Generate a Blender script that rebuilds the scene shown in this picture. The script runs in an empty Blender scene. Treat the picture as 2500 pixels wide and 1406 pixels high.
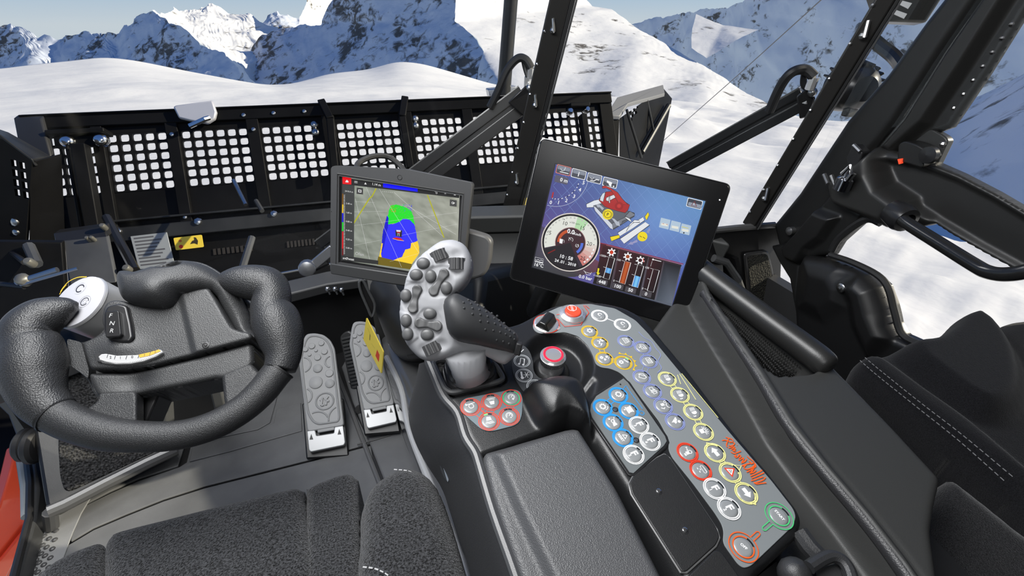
import bpy, bmesh, math, random
import numpy as np
from mathutils import Vector, Matrix, noise as mnoise
random.seed(7)
SC = bpy.context.scene
COL = SC.collection

# ------------------------------------------------------------------ camera
FPX, PW, PH = 1150.0, 2500.0, 1406.0
TH, PS = math.radians(29.2), math.radians(16.9)
CR = np.array([math.cos(PS), -math.sin(PS), 0.0])
CF = np.array([math.sin(PS)*math.cos(TH), math.cos(PS)*math.cos(TH), -math.sin(TH)])
CU = np.cross(CR, CF)
CC = np.array([0.0, 0.0, 1.1])
cam_d = bpy.data.cameras.new('camera'); cam = bpy.data.objects.new('camera', cam_d); COL.objects.link(cam)
cam_d.sensor_width = 36.0; cam_d.lens = 36.0*FPX/PW; cam_d.clip_start = 0.02; cam_d.clip_end = 30000
M = Matrix(((CR[0], CU[0], -CF[0], CC[0]), (CR[1], CU[1], -CF[1], CC[1]), (CR[2], CU[2], -CF[2], CC[2]), (0, 0, 0, 1)))
cam.matrix_world = M
SC.camera = cam

# ------------------------------------------------------------------ sky, sun, added cab fill lights, exposure
SC.view_settings.view_transform = 'Standard'; SC.view_settings.look = 'None'
SC.view_settings.exposure = 0.0; SC.view_settings.gamma = 1.0
SC.view_settings.use_curve_mapping = False
W = bpy.data.worlds.new('sky'); SC.world = W; W.use_nodes = True
nt = W.node_tree; nt.nodes.clear()
tc = nt.nodes.new('ShaderNodeTexCoord'); sp = nt.nodes.new('ShaderNodeSeparateXYZ')
rp = nt.nodes.new('ShaderNodeValToRGB'); bg = nt.nodes.new('ShaderNodeBackground'); ow = nt.nodes.new('ShaderNodeOutputWorld')
nt.links.new(tc.outputs['Generated'], sp.inputs[0]); nt.links.new(sp.outputs['Z'], rp.inputs[0])
cr = rp.color_ramp
cr.elements[0].position = 0.0; cr.elements[0].color = (.56, .63, .68, 1)
cr.elements[1].position = 1.0; cr.elements[1].color = (.04, .10, .29, 1)
for p_, c_ in ((.045, (.41, .54, .67)), (.09, (.19, .31, .51)), (.20, (.08, .175, .39)), (.42, (.06, .14, .345))):
    e_ = cr.elements.new(p_); e_.color = (*c_, 1)
nt.links.new(rp.outputs[0], bg.inputs[0]); bg.inputs[1].default_value = 1.0; nt.links.new(bg.outputs[0], ow.inputs[0])
SUN_AZ, SUN_EL = math.radians(105), math.radians(25)
SUNV = Vector((math.sin(SUN_AZ)*math.cos(SUN_EL), math.cos(SUN_AZ)*math.cos(SUN_EL), math.sin(SUN_EL)))
ld = bpy.data.lights.new('sun', 'SUN'); ld.energy = 5.9; ld.angle = math.radians(.55); ld.color = (1, .915, .73)
lo = bpy.data.objects.new('sun', ld); COL.objects.link(lo); lo.rotation_euler = SUNV.to_track_quat('Z', 'Y').to_euler()
def area_fill(name, loc, target, sx, sy, power, col=(1, 1, 1)):
    d = bpy.data.lights.new(name, 'AREA'); d.shape = 'RECTANGLE'; d.size = sx; d.size_y = sy; d.energy = power; d.color = col
    o = bpy.data.objects.new(name, d); COL.objects.link(o); o.location = loc
    o.rotation_euler = (Vector(loc)-Vector(target)).to_track_quat('Z', 'Y').to_euler()
    return o
FILL_A = area_fill('cab_fill_light', (-.25, .55, 1.66), (-.1, .62, .6), .9, .5, 24, (.99, .995, 1))  # added overhead fill light, no fixture modelled in the cab
FILL_B = area_fill('rear_fill_light', (-.35, -.55, 1.55), (.15, .7, .5), .7, .4, 5.0, (.99, .995, 1))  # added fill light behind the camera, no fixture there

# ------------------------------------------------------------------ unprojection onto real planes
def ray(x, y): return CF + (x-PW/2)/FPX*CR + (PH/2-y)/FPX*CU
def PD(x, y, d): return CC + ray(x, y)*d
def PZ(x, y, z): r = ray(x, y); return CC + r*(z-CC[2])/r[2]
def PX(x, y, v): r = ray(x, y); return CC + r*v/r[0]
def PY(x, y, v): r = ray(x, y); return CC + r*v/r[1]
def PR(x, y, d): r = ray(x, y); return CC + r*d/math.hypot(r[0], r[1])
def nrm(v): v = np.array(v, float); return v/np.linalg.norm(v)
class Plane:
    def __init__(s, p, n, x=(1, 0, 0)):
        s.p = np.array(p, float); s.n = nrm(n); x = np.array(x, float); s.x = nrm(x-s.n*(x@s.n)); s.y = np.cross(s.n, s.x)
    def hit(s, x, y, h=0.0):
        r = ray(x, y); o = s.p+s.n*h; return CC + r*(((o-CC)@s.n)/(r@s.n))
    def uv(s, x, y, h=0.0):
        q = s.hit(x, y, h)-s.p; return np.array((q@s.x, q@s.y))
    def at(s, u, v, h=0.0): return s.p+s.x*u+s.y*v+s.n*h
    def uvs(s, pts, h=0.0): return np.array([s.uv(x, y, h) for x, y in pts])
    def up(s, h): return Plane(s.p+s.n*h, s.n, s.x)

# ------------------------------------------------------------------ mesh builder
class MB:
    def __init__(s): s.v = []; s.f = []; s.m = []
    def add(s, vs, fs, mi=0):
        o = len(s.v); s.v += [tuple(map(float, v)) for v in vs]
        for f in fs: s.f.append(tuple(i+o for i in f)); s.m.append(mi)
        return s
    def box(s, a, b, mi=0):
        x0, y0, z0 = a; x1, y1, z1 = b
        return s.hexa([(x0, y0, z0), (x1, y0, z0), (x1, y1, z0), (x0, y1, z0), (x0, y0, z1), (x1, y0, z1), (x1, y1, z1), (x0, y1, z1)], mi)
    def hexa(s, v, mi=0):
        return s.add(v, [(3, 2, 1, 0), (4, 5, 6, 7), (0, 1, 5, 4), (1, 2, 6, 5), (2, 3, 7, 6), (3, 0, 4, 7)], mi)
    def obox(s, p, q, w, h, up=(0, 0, 1), mi=0):
        p = np.array(p, float); q = np.array(q, float); d = nrm(q-p); u = np.array(up, float); sx = nrm(np.cross(d, u)); sz = np.cross(sx, d)
        a = sx*w/2; b = sz*h/2
        return s.hexa([p-a-b, p+a-b, q+a-b, q-a-b, p-a+b, p+a+b, q+a+b, q-a+b], mi)
    def prism(s, pts, n, mi=0):          # pts: 3D loop, extruded by vector n
        pts = [np.array(p, float) for p in pts]; n = np.array(n, float); k = len(pts)
        # orientation: want the cap at +n to face +n
        c = sum(np.cross(pts[i], pts[(i+1) % k]) for i in range(k))
        if c@n < 0: pts = pts[::-1]
        s.add(pts+[p+n for p in pts], [tuple(range(k))[::-1], tuple(range(k, 2*k))] + [(i, (i+1) % k, (i+1) % k+k, i+k) for i in range(k)], mi)
        return s
    def loft(s, loops, mi=0, cap=True, closed=True):
        k = len(loops[0]); vs = [p for l in loops for p in l]; fs = []
        for j in range(len(loops)-1):
            for i in range(k if closed else k-1):
                a = j*k+i; b = j*k+(i+1) % k; fs.append((a, b, b+k, a+k))
        if cap and closed: fs.append(tuple(range(k))[::-1]); fs.append(tuple(range((len(loops)-1)*k, len(loops)*k)))
        return s.add(vs, fs, mi)
    def tube(s, pts, r, k=10, mi=0, cap=True, up=None, flat=1.0):
        pts = [np.array(p, float) for p in pts]; n = len(pts); rs = r if hasattr(r, '__len__') else [r]*n
        T = [nrm(pts[min(i+1, n-1)]-pts[max(i-1, 0)]) for i in range(n)]
        u = np.array(up if up is not None else ((0, 0, 1) if abs(T[0][2]) < .9 else (1, 0, 0)), float)
        loops = []
        for i in range(n):
            u = nrm(u-T[i]*(u@T[i])); b = np.cross(T[i], u)
            loops.append([pts[i]+rs[i]*(u*flat*math.cos(2*math.pi*j/k)+b*math.sin(2*math.pi*j/k)) for j in range(k)])
        return s.loft(loops, mi, cap)
    def lathe(s, p, axis, prof, k=24, mi=0):     # prof: (height, radius)
        a = nrm(axis); x = nrm(np.cross(a, (0, 0, 1) if abs(a[2]) < .9 else (1, 0, 0))); y = np.cross(a, x); p = np.array(p, float)
        return s.loft([[p+a*h+max(r, 1e-5)*(x*math.cos(2*math.pi*j/k)+y*math.sin(2*math.pi*j/k)) for j in range(k)] for h, r in prof], mi)
    def ball(s, c, r, k=12, mi=0, sc=(1, 1, 1)):
        c = np.array(c, float); L = []
        for i in range(k//2+1):
            t = math.pi*i/(k//2); L.append([c+r*np.array((sc[0]*max(math.sin(t), 1e-4)*math.cos(2*math.pi*j/k), sc[1]*max(math.sin(t), 1e-4)*math.sin(2*math.pi*j/k), -sc[2]*math.cos(t))) for j in range(k)])
        return s.loft(L, mi)

WLOC = {}
def link(o, parent=None, loc=(0, 0, 0)):
    COL.objects.link(o); loc = np.array(loc, float)
    if parent is not None:
        o.parent = parent; o.location = loc-WLOC[parent.name]
    else: o.location = loc
    WLOC[o.name] = loc
    return o
def tag(o, label=None, cat=None, group=None, kind=None):
    if label: o['label'] = label
    if cat: o['category'] = cat
    if group: o['group'] = group
    if kind: o['kind'] = kind
    return o
def thing(name, label, cat, loc, group=None):
    o = bpy.data.objects.new(name, None); o.empty_display_size = .02; link(o, None, loc); return tag(o, label, cat, group)
def obj(name, mb, mat, parent=None, smooth=True, bevel=0, seg=2, sub=0, angle=35, weld=False, recalc=True):
    me = bpy.data.meshes.new(name)
    v = np.array(mb.v, float); c = (v.min(0)+v.max(0))/2; c[2] = v[:, 2].min()
    me.from_pydata([tuple(p) for p in (v-c)], [], mb.f)
    ms = mat if isinstance(mat, (list, tuple)) else [mat]
    for m in ms: me.materials.append(m)
    if len(ms) > 1: me.polygons.foreach_set('material_index', mb.m)
    if recalc or weld:
        b = bmesh.new(); b.from_mesh(me)
        if weld: bmesh.ops.remove_doubles(b, verts=b.verts, dist=1e-6)
        if recalc: bmesh.ops.recalc_face_normals(b, faces=b.faces)
        b.to_mesh(me); b.free()
    if smooth:
        me.polygons.foreach_set('use_smooth', [True]*len(me.polygons))
        if not sub and angle < 180: me.set_sharp_from_angle(angle=math.radians(angle))
    me.update()
    o = bpy.data.objects.new(name, me); link(o, parent, c)
    if bevel:
        m = o.modifiers.new('b', 'BEVEL'); m.width = bevel; m.segments = seg; m.limit_method = 'ANGLE'; m.angle_limit = math.radians(40); m.harden_normals = False
    if sub:
        m = o.modifiers.new('s', 'SUBSURF'); m.levels = sub; m.render_levels = sub
    return o
def copy(o, parent, loc, name=None):
    c = o.copy(); COL.objects.link(c); loc = np.array(loc, float); c.parent = parent
    c.location = loc-(WLOC[parent.name] if parent is not None else 0); WLOC[c.name] = loc
    return c

# ------------------------------------------------------------------ 2D helpers
def smooth_poly(p, k=4):          # closed Catmull-Rom
    p = np.array(p, float); n = len(p); o = []
    for i in range(n):
        a, b, c, d = p[i-1], p[i], p[(i+1) % n], p[(i+2) % n]
        for j in range(k):
            t = j/k; o.append(.5*((2*b)+(c-a)*t+(2*a-5*b+4*c-d)*t*t+(3*b-a-3*c+d)*t**3))
    return np.array(o)
def smooth_line(p, k=6):
    p = np.array(p, float); n = len(p); o = []
    for i in range(n-1):
        a, b, c, d = p[max(i-1, 0)], p[i], p[i+1], p[min(i+2, n-1)]
        for j in range(k):
            t = j/k; o.append(.5*((2*b)+(c-a)*t+(2*a-5*b+4*c-d)*t*t+(3*b-a-3*c+d)*t**3))
    o.append(p[-1]); return np.array(o)
def round_poly(p, r, k=5):        # round the corners of a polygon
    p = np.array(p, float); n = len(p); o = []; rr = r if hasattr(r, '__len__') else [r]*n
    for i in range(n):
        a, b, c = p[i-1], p[i], p[(i+1) % n]; d1 = a-b; d2 = c-b; l1 = np.linalg.norm(d1); l2 = np.linalg.norm(d2)
        q = min(rr[i], l1*.48, l2*.48)
        if q <= 1e-9: o.append(b); continue
        s = b+d1/l1*q; e = b+d2/l2*q
        for j in range(k+1):
            t = j/k; o.append((1-t)**2*s+2*t*(1-t)*b+t*t*e)
    return np.array(o)
def sdist(P, poly):               # signed distance, + inside
    P = np.asarray(P, float); poly = np.asarray(poly, float); d = np.full(len(P), 1e9); ins = np.zeros(len(P), bool); n = len(poly)
    for i in range(n):
        a = poly[i]; b = poly[(i+1) % n]; ab = b-a; L = ab@ab+1e-18
        t = np.clip(((P-a)@ab)/L, 0, 1); q = P-(a+t[:, None]*ab); d = np.minimum(d, (q*q).sum(1))
        c = ((a[1] > P[:, 1]) != (b[1] > P[:, 1])); 
        with np.errstate(divide='ignore', invalid='ignore'):
            xx = (b[0]-a[0])*(P[:, 1]-a[1])/(b[1]-a[1])+a[0]
        ins ^= (c & (P[:, 0] < xx))
    d = np.sqrt(d); return np.where(ins, d, -d)
def sstep(a, b, x): t = np.clip((x-a)/(b-a), 0, 1); return t*t*(3-2*t)
def relief(name, pl, outline, mat, parent=None, cell=.002, r=.01, depth=.03, layers=(), fn=None, mats=None, matpoly=None, angle=60):
    """solid whose front is a height field over plane pl; outline and layer polygons in uv metres"""
    outline = np.array(outline, float); lo_ = outline.min(0)-cell*2; hi_ = outline.max(0)+cell*2
    nu = int((hi_[0]-lo_[0])/cell)+2; nv = int((hi_[1]-lo_[1])/cell)+2
    U, V = np.meshgrid(lo_[0]+np.arange(nu)*cell, lo_[1]+np.arange(nv)*cell, indexing='ij'); P = np.stack([U.ravel(), V.ravel()], 1)
    sd = sdist(P, outline)
    eps = cell*.25
    near = (sd < 0) & (sd > -cell*1.5)
    if near.any():
        q = P[near]; gx = (sdist(q+(eps, 0), outline)-sdist(q-(eps, 0), outline))/(2*eps); gy = (sdist(q+(0, eps), outline)-sdist(q-(0, eps), outline))/(2*eps)
        g = np.stack([gx, gy], 1); L = np.linalg.norm(g, axis=1, keepdims=True); g /= np.maximum(L, 1e-6)
        P[near] = q-g*sd[near][:, None]; 
    h = np.zeros(len(P))
    for ly in layers:
        poly, hh, soft = ly[:3]; s2 = sdist(P, poly); w = sstep(-soft, soft, s2)
        val = hh(P, s2, h) if callable(hh) else hh
        h = h*(1-w)+val*w
    if fn is not None: h = fn(P, sd, h)
    s = np.clip(sd, 0, r); h = h-r*(1-np.sqrt(np.clip(1-(1-s/r)**2, 0, 1)))
    keep = sd > -cell*1.5
    h[near] = h[near]
    idx = np.full(len(P), -1); ki = np.nonzero(keep)[0]; idx[ki] = np.arange(len(ki))
    X = pl.p+P[ki, :1]*pl.x+P[ki, 1:]*pl.y+h[ki, None]*pl.n
    G = idx.reshape(nu, nv); a, b, c, d = G[:-1, :-1].ravel(), G[1:, :-1].ravel(), G[1:, 1:].ravel(), G[:-1, 1:].ravel()
    ok = (a >= 0) & (b >= 0) & (c >= 0) & (d >= 0); F = np.stack([a, b, c, d], 1)[ok]
    cen = (P[ki][F]).mean(1); sc_ = sdist(cen, outline); F = F[sc_ > -cell*.35]; cen = cen[sc_ > -cell*.35]
    used = np.zeros(len(X), bool); used[F.ravel()] = True; re = np.cumsum(used)-1; X = X[used]; F = re[F]
    mi = np.zeros(len(F), int)
    if matpoly is not None:
        for k_, mp in enumerate(matpoly): mi[sdist(cen, mp) > 0] = k_+1
    vs = [tuple(p) for p in X]; fs = [tuple(q) for q in F]
    # skirt
    ec = {}
    for q in fs:
        for i in range(4): e = (q[i], q[(i+1) % 4]); ec[e] = 1
    bd = [e for e in ec if (e[1], e[0]) not in ec]; nb = {}
    for e in bd:
        for i in e:
            if i not in nb: nb[i] = len(vs); vs.append(tuple(X[i]-pl.n*depth))
    mb = MB(); mb.v = vs; mb.f = fs+[(e[1], e[0], nb[e[0]], nb[e[1]]) for e in bd]; mb.m = list(mi)+[0]*len(bd)
    return obj(name, mb, mats or mat, parent, angle=angle, recalc=False)

# ------------------------------------------------------------------ materials
MATS = {}
def mat(name, col, rough=.5, metal=0., bump=None, spec=.5, emit=None, var=None, coat=0., sheen=0.):
    """bump: list of (type, scale, strength, distance); var: (scale, amount) colour variation"""
    m = bpy.data.materials.new(name); m.use_nodes = True; t = m.node_tree; b = t.nodes['Principled BSDF']
    b.inputs['Base Color'].default_value = (*col, 1); b.inputs['Roughness'].default_value = rough; b.inputs['Metallic'].default_value = metal
    b.inputs['Specular IOR Level'].default_value = spec; b.inputs['Coat Weight'].default_value = coat; b.inputs['Sheen Weight'].default_value = sheen
    if emit: b.inputs['Emission Color'].default_value = (*emit[0], 1); b.inputs['Emission Strength'].default_value = emit[1]
    g = t.nodes.new('ShaderNodeNewGeometry')
    if var:
        n = t.nodes.new('ShaderNodeTexNoise'); n.inputs['Scale'].default_value = var[0]; n.inputs['Detail'].default_value = 3
        t.links.new(g.outputs['Position'], n.inputs['Vector'])
        r = t.nodes.new('ShaderNodeValToRGB'); r.color_ramp.elements[0].position = .36; r.color_ramp.elements[1].position = .64
        r.color_ramp.elements[0].color = (*[max(0, c*(1-var[1])) for c in col], 1); r.color_ramp.elements[1].color = (*[min(1, c*(1+var[1])) for c in col], 1)
        t.links.new(n.outputs[0], r.inputs[0]); t.links.new(r.outputs[0], b.inputs['Base Color'])
    prev = None
    for ty, scl, st, di in (bump or []):
        if ty == 'noise':
            n = t.nodes.new('ShaderNodeTexNoise'); n.inputs['Scale'].default_value = scl; n.inputs['Detail'].default_value = 2; out = n.outputs[0]
        else:
            n = t.nodes.new('ShaderNodeTexVoronoi'); n.inputs['Scale'].default_value = scl; out = n.outputs['Distance']
        t.links.new(g.outputs['Position'], n.inputs['Vector'])
        bp = t.nodes.new('ShaderNodeBump'); bp.inputs['Strength'].default_value = st; bp.inputs['Distance'].default_value = di
        t.links.new(out, bp.inputs['Height'])
        if prev: t.links.new(prev.outputs[0], bp.inputs['Normal'])
        prev = bp
    if prev: t.links.new(prev.outputs[0], b.inputs['Normal'])
    return m
def emat(col, st=1.0):
    k = ('e',)+tuple(round(c, 3) for c in col)
    if k in MATS: return MATS[k]
    m = bpy.data.materials.new('lit_screen'); m.use_nodes = True; t = m.node_tree; t.nodes.clear()
    e = t.nodes.new('ShaderNodeEmission'); e.inputs[0].default_value = (*col, 1); e.inputs[1].default_value = st
    o = t.nodes.new('ShaderNodeOutputMaterial'); t.links.new(e.outputs[0], o.inputs[0]); MATS[k] = m; return m
def lin(r, g, b): return tuple(((c/255)/12.92 if c/255 <= .04045 else ((c/255+.055)/1.055)**2.4) for c in (r, g, b))
def pmat(col):
    k = ('p',)+tuple(round(c, 3) for c in col)
    if k not in MATS: MATS[k] = mat('print_ink', col, .45)
    return MATS[k]
M_PLAST = mat('grained_plastic', (.026, .0265, .028), .40, bump=[('noise', 1500, .35, .0006), ('noise', 420, .15, .0008)])
M_PLAST2 = mat('black_plastic', (.0095, .0098, .0105), .37, bump=[('noise', 1300, .3, .0005)])
M_GREYP = mat('grey_plastic', (.075, .077, .079), .48, bump=[('noise', 900, .25, .0005)])
M_LEATH = mat('grained_leather', (.062, .063, .066), .42, bump=[('vor', 950, .45, .0006), ('noise', 220, .25, .0008)])
M_SKIN = mat('wheel_skin', (.024, .0245, .026), .40, bump=[('vor', 620, .55, .0008), ('noise', 1300, .3, .0006)])
M_CHROME = mat('chrome', (.82, .82, .83), .17, 1.0)
M_STEEL = mat('brushed_steel', (.50, .50, .50), .30, 1.0)
M_BLACKMET = mat('black_paint', (.014, .014, .015), .30, var=(3, .25))
M_RUBBER = mat('black_rubber', (.012, .012, .013), .55)
M_WHITEP = mat('white_plastic', (.75, .76, .78), .4)
M_ORANGE = mat('orange_paint', (.80, .085, .035), .25, coat=.5)
M_YEL = mat('yellow_film', (.85, .62, .06), .45)
# ================================================================== snow country outside
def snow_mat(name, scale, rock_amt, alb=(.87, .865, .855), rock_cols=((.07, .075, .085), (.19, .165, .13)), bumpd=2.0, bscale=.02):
    m = bpy.data.materials.new(name); m.use_nodes = True; t = m.node_tree; b = t.nodes['Principled BSDF']
    b.inputs['Roughness'].default_value = .75; b.inputs['Specular IOR Level'].default_value = .15
    g = t.nodes.new('ShaderNodeNewGeometry')
    mp = t.nodes.new('ShaderNodeMapping'); mp.inputs['Scale'].default_value = (scale, scale, scale*1.9); t.links.new(g.outputs['Position'], mp.inputs[0])
    n1 = t.nodes.new('ShaderNodeTexNoise'); n1.inputs['Scale'].default_value = 1; n1.inputs['Detail'].default_value = 7; n1.inputs['Roughness'].default_value = .62; n1.inputs['Distortion'].default_value = .6; t.links.new(mp.outputs[0], n1.inputs['Vector'])
    n2 = t.nodes.new('ShaderNodeTexNoise'); n2.inputs['Scale'].default_value = .22; n2.inputs['Detail'].default_value = 3; t.links.new(mp.outputs[0], n2.inputs['Vector'])
    mul = t.nodes.new('ShaderNodeMath'); mul.operation = 'MULTIPLY'; t.links.new(n1.outputs[0], mul.inputs[0]); t.links.new(n2.outputs[0], mul.inputs[1])
    rr = t.nodes.new('ShaderNodeValToRGB'); lo_ = .34-.12*rock_amt
    rr.color_ramp.elements[0].position = lo_; rr.color_ramp.elements[0].color = (0, 0, 0, 1); rr.color_ramp.elements[1].position = lo_+.075; rr.color_ramp.elements[1].color = (1, 1, 1, 1)
    t.links.new(mul.outputs[0], rr.inputs[0])
    rc = t.nodes.new('ShaderNodeMixRGB'); rc.inputs[1].default_value = (*rock_cols[0], 1); rc.inputs[2].default_value = (*rock_cols[1], 1)
    n3 = t.nodes.new('ShaderNodeTexNoise'); n3.inputs['Scale'].default_value = 2.5; n3.inputs['Detail'].default_value = 4; t.links.new(mp.outputs[0], n3.inputs['Vector']); t.links.new(n3.outputs[0], rc.inputs[0])
    mx = t.nodes.new('ShaderNodeMixRGB'); mx.inputs[1].default_value = (*alb, 1)
    if rock_amt > 0:
        t.links.new(rr.outputs[0], mx.inputs[0])
    else: mx.inputs[0].default_value = 0
    t.links.new(rc.outputs[0], mx.inputs[2]); t.links.new(mx.outputs[0], b.inputs['Base Color'])
    nb = t.nodes.new('ShaderNodeTexNoise'); nb.inputs['Scale'].default_value = bscale; nb.inputs['Detail'].default_value = 6; t.links.new(g.outputs['Position'], nb.inputs['Vector'])
    bp = t.nodes.new('ShaderNodeBump'); bp.inputs['Strength'].default_value = .5; bp.inputs['Distance'].default_value = bumpd; t.links.new(nb.outputs[0], bp.inputs['Height']); t.links.new(bp.outputs[0], b.inputs['Normal'])
    return m
def facets(name, ctrl, tris, mat_, n=26, amp=.02, freq=6, sm=3, label=None):
    """ctrl: name -> (px, py, distance) or xyz tuple of len 4 ('w', x, y, z)"""
    P = {k: (np.array(v[1:], float) if v[0] == 'w' else PR(*v)) for k, v in ctrl.items()}
    vs = {}; V = []; Fc = []
    def vid(p):
        k = tuple(np.round(p, 1))
        if k not in vs: vs[k] = len(V); V.append(p)
        return vs[k]
    for tr in tris:
        a, b, c = (P[q] for q in tr)
        g = {}
        for i in range(n+1):
            for j in range(n+1-i):
                g[i, j] = vid(a+(b-a)*i/n+(c-a)*j/n)
        for i in range(n):
            for j in range(n-i):
                Fc.append((g[i, j], g[i+1, j], g[i, j+1]))
                if i+j < n-1: Fc.append((g[i+1, j], g[i+1, j+1], g[i, j+1]))
    V = np.array(V); ED = {}
    for f in Fc:
        for a_, b_ in ((f[0], f[1]), (f[1], f[2]), (f[2], f[0])): ED[(min(a_, b_), max(a_, b_))] = ED.get((min(a_, b_), max(a_, b_)), 0)+1
    E_ = np.array(list(ED)); cnt = np.array(list(ED.values())); fix = np.zeros(len(V), bool); fix[E_[cnt == 1].ravel()] = True
    for _ in range(sm):
        S_ = np.zeros_like(V); N_ = np.zeros(len(V)); np.add.at(S_, E_[:, 0], V[E_[:, 1]]); np.add.at(S_, E_[:, 1], V[E_[:, 0]]); np.add.at(N_, E_.ravel(), 1)
        nv = S_/N_[:, None]; V[~fix] = .4*V[~fix]+.6*nv[~fix]
    D_ = np.hypot(V[:, 0], V[:, 1])
    for i, p in enumerate(V):
        d = D_[i]; q = Vector(p)*(freq/1000)
        V[i] += np.array([mnoise.fractal(q, .9, 2.1, 5)-.0, mnoise.fractal(q+Vector((31, 7, 3)), .9, 2.1, 5), 1.2*mnoise.fractal(q+Vector((5, 77, 13)), .9, 2.1, 5)])*amp*d*.5
    mb = MB(); mb.v = [tuple(p) for p in V]; mb.f = Fc; mb.m = [0]*len(Fc)
    o = obj(name, mb, mat_, angle=180); return tag(o, label, None, None, 'structure')

S_FAR = snow_mat('far_shade_snow', .026, .50, (.66, .71, .80), bumpd=14, bscale=.012)  # shade deepened in the colour: darker, bluer snow
S_ROCK = snow_mat('rocky_shade_snow', .024, .78, (.66, .71, .80), bumpd=18, bscale=.012)  # same darker blue snow, shade put into the colour
S_SOFT = snow_mat('soft_snow', .03, .12, bumpd=5, bscale=.02)
S_NEAR = snow_mat('near_snow', .05, 0, bumpd=.25, bscale=.35)
S_RIGHT = snow_mat('right_shade_snow', .020, .40, (.66, .71, .80), bumpd=10, bscale=.01)  # valley wall shade also put into the snow colour

# left shaded mountain with its lit neighbour
A = dict(a0=(-420, 120, 4300), a1=(-120, 100, 3500), a2=(20, 58, 3150), a3=(95, 88, 2950), a4=(215, 72, 2650), a5=(265, 84, 2500), a6=(370, 26, 2230),
         b0=(-420, 210, 4000), b1=(-60, 220, 3050), b2=(150, 222, 2500), b3=(330, 232, 2000), b4=(480, 245, 1700), b5=(650, 250, 1480), s1=(470, 92, 1900), s2=(545, 132, 1700), s3=(640, 205, 1500))
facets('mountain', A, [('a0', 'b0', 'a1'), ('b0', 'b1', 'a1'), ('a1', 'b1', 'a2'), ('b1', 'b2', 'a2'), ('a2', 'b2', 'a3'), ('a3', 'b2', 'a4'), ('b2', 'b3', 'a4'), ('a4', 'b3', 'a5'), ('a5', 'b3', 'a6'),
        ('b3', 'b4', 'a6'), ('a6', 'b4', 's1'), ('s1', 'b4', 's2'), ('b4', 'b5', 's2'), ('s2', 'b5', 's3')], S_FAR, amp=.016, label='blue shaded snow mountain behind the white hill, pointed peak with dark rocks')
B = dict(p0=(372, 28, 2400), p1=(440, 28, 2900), p2=(478, 16, 3000), p3=(522, 12, 3050), p4=(560, 30, 3000), p5=(610, 36, 2900), p6=(690, 78, 2750), p7=(740, 110, 2700), q0=(480, 100, 2300), q1=(560, 165, 2050), q2=(600, 220, 2000), q3=(640, 140, 2250), back=('w', -300, 4200, -500))
facets('mountain', B, [('p0', 'q0', 'p1'), ('p1', 'q0', 'p2'), ('p2', 'q0', 'p3'), ('q0', 'q1', 'p3'), ('p3', 'q1', 'p4'), ('q1', 'q3', 'p4'), ('p4', 'q3', 'p5'), ('p5', 'q3', 'p6'), ('q1', 'q2', 'q3'), ('q3', 'q2', 'p7'), ('p6', 'q3', 'p7')], S_SOFT, amp=.014, label='sunlit white mountain face right of the pointed peak')
B2 = dict(a=(600, 80, 4200), b=(650, 38, 4200), c=(672, 24, 4200), d=(730, 42, 4200), e=(790, 20, 4300), f=(700, 130, 3700), g=(850, 120, 3700), h=(560, 140, 3900))
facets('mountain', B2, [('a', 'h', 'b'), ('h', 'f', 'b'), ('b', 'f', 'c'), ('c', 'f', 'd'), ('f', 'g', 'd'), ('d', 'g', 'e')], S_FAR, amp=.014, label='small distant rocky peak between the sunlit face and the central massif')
B3 = dict(a=(724, 90, 2500), b=(738, 5, 2600), c=(765, -60, 2800), d=(850, -90, 3300), e=(905, 60, 3300), f=(790, 120, 2500))
facets('mountain', B3, [('a', 'f', 'b'), ('b', 'f', 'c'), ('c', 'f', 'd'), ('d', 'f', 'e')], S_SOFT, amp=.014, label='white peak cut by the top of the frame beside the central massif')
# central massif
Cc = dict(l0=(575, 165, 2350), l1=(640, 88, 2300), l2=(735, 58, 2150), l3=(790, 62, 2020), l4=(818, -10, 1980), l5=(900, -180, 1950), pk=(1010, -330, 1900), k0=(560, 240, 2200), k1=(700, 250, 1850), k2=(850, 250, 1560), k3=(1000, 240, 1330), k4=(1165, 225, 1130),
          r0=(1112, -20, 1480), r1=(1108, 55, 1400), r2=(1165, 92, 1300), r3=(1182, 125, 1235), r4=(1168, 165, 1190), r5=(1158, 200, 1150), m1=(960, 60, 1640))
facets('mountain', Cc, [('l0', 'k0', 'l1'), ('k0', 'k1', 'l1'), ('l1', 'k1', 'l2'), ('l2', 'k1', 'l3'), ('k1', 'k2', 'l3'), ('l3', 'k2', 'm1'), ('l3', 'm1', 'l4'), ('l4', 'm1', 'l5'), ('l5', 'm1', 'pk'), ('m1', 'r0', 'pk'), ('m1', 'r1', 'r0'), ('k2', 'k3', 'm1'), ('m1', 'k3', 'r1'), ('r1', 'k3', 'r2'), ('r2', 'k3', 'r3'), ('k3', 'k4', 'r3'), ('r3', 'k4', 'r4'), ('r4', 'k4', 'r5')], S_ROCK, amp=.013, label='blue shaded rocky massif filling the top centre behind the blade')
Dd = dict(pk=(1010, -330, 1900), r0=(1112, -20, 1480), r1=(1108, 55, 1400), r2=(1165, 92, 1300), r3=(1182, 125, 1235), r4=(1168, 165, 1190), k4=(1150, 235, 1130), t0=(1200, -200, 1950), t1=(1398, -40, 1850), t2=(1445, 14, 1780), t3=(1490, 22, 1750), t4=(1560, 70, 1650), t5=(1640, 118, 1500), t6=(1720, 165, 1350), t7=(1800, 215, 1200), t8=(1905, 268, 1000), t9=(1990, 300, 850),
          d0=(1300, 300, 850), d1=(1500, 330, 720), d2=(1700, 350, 620), d3=(1990, 380, 520))
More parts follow.
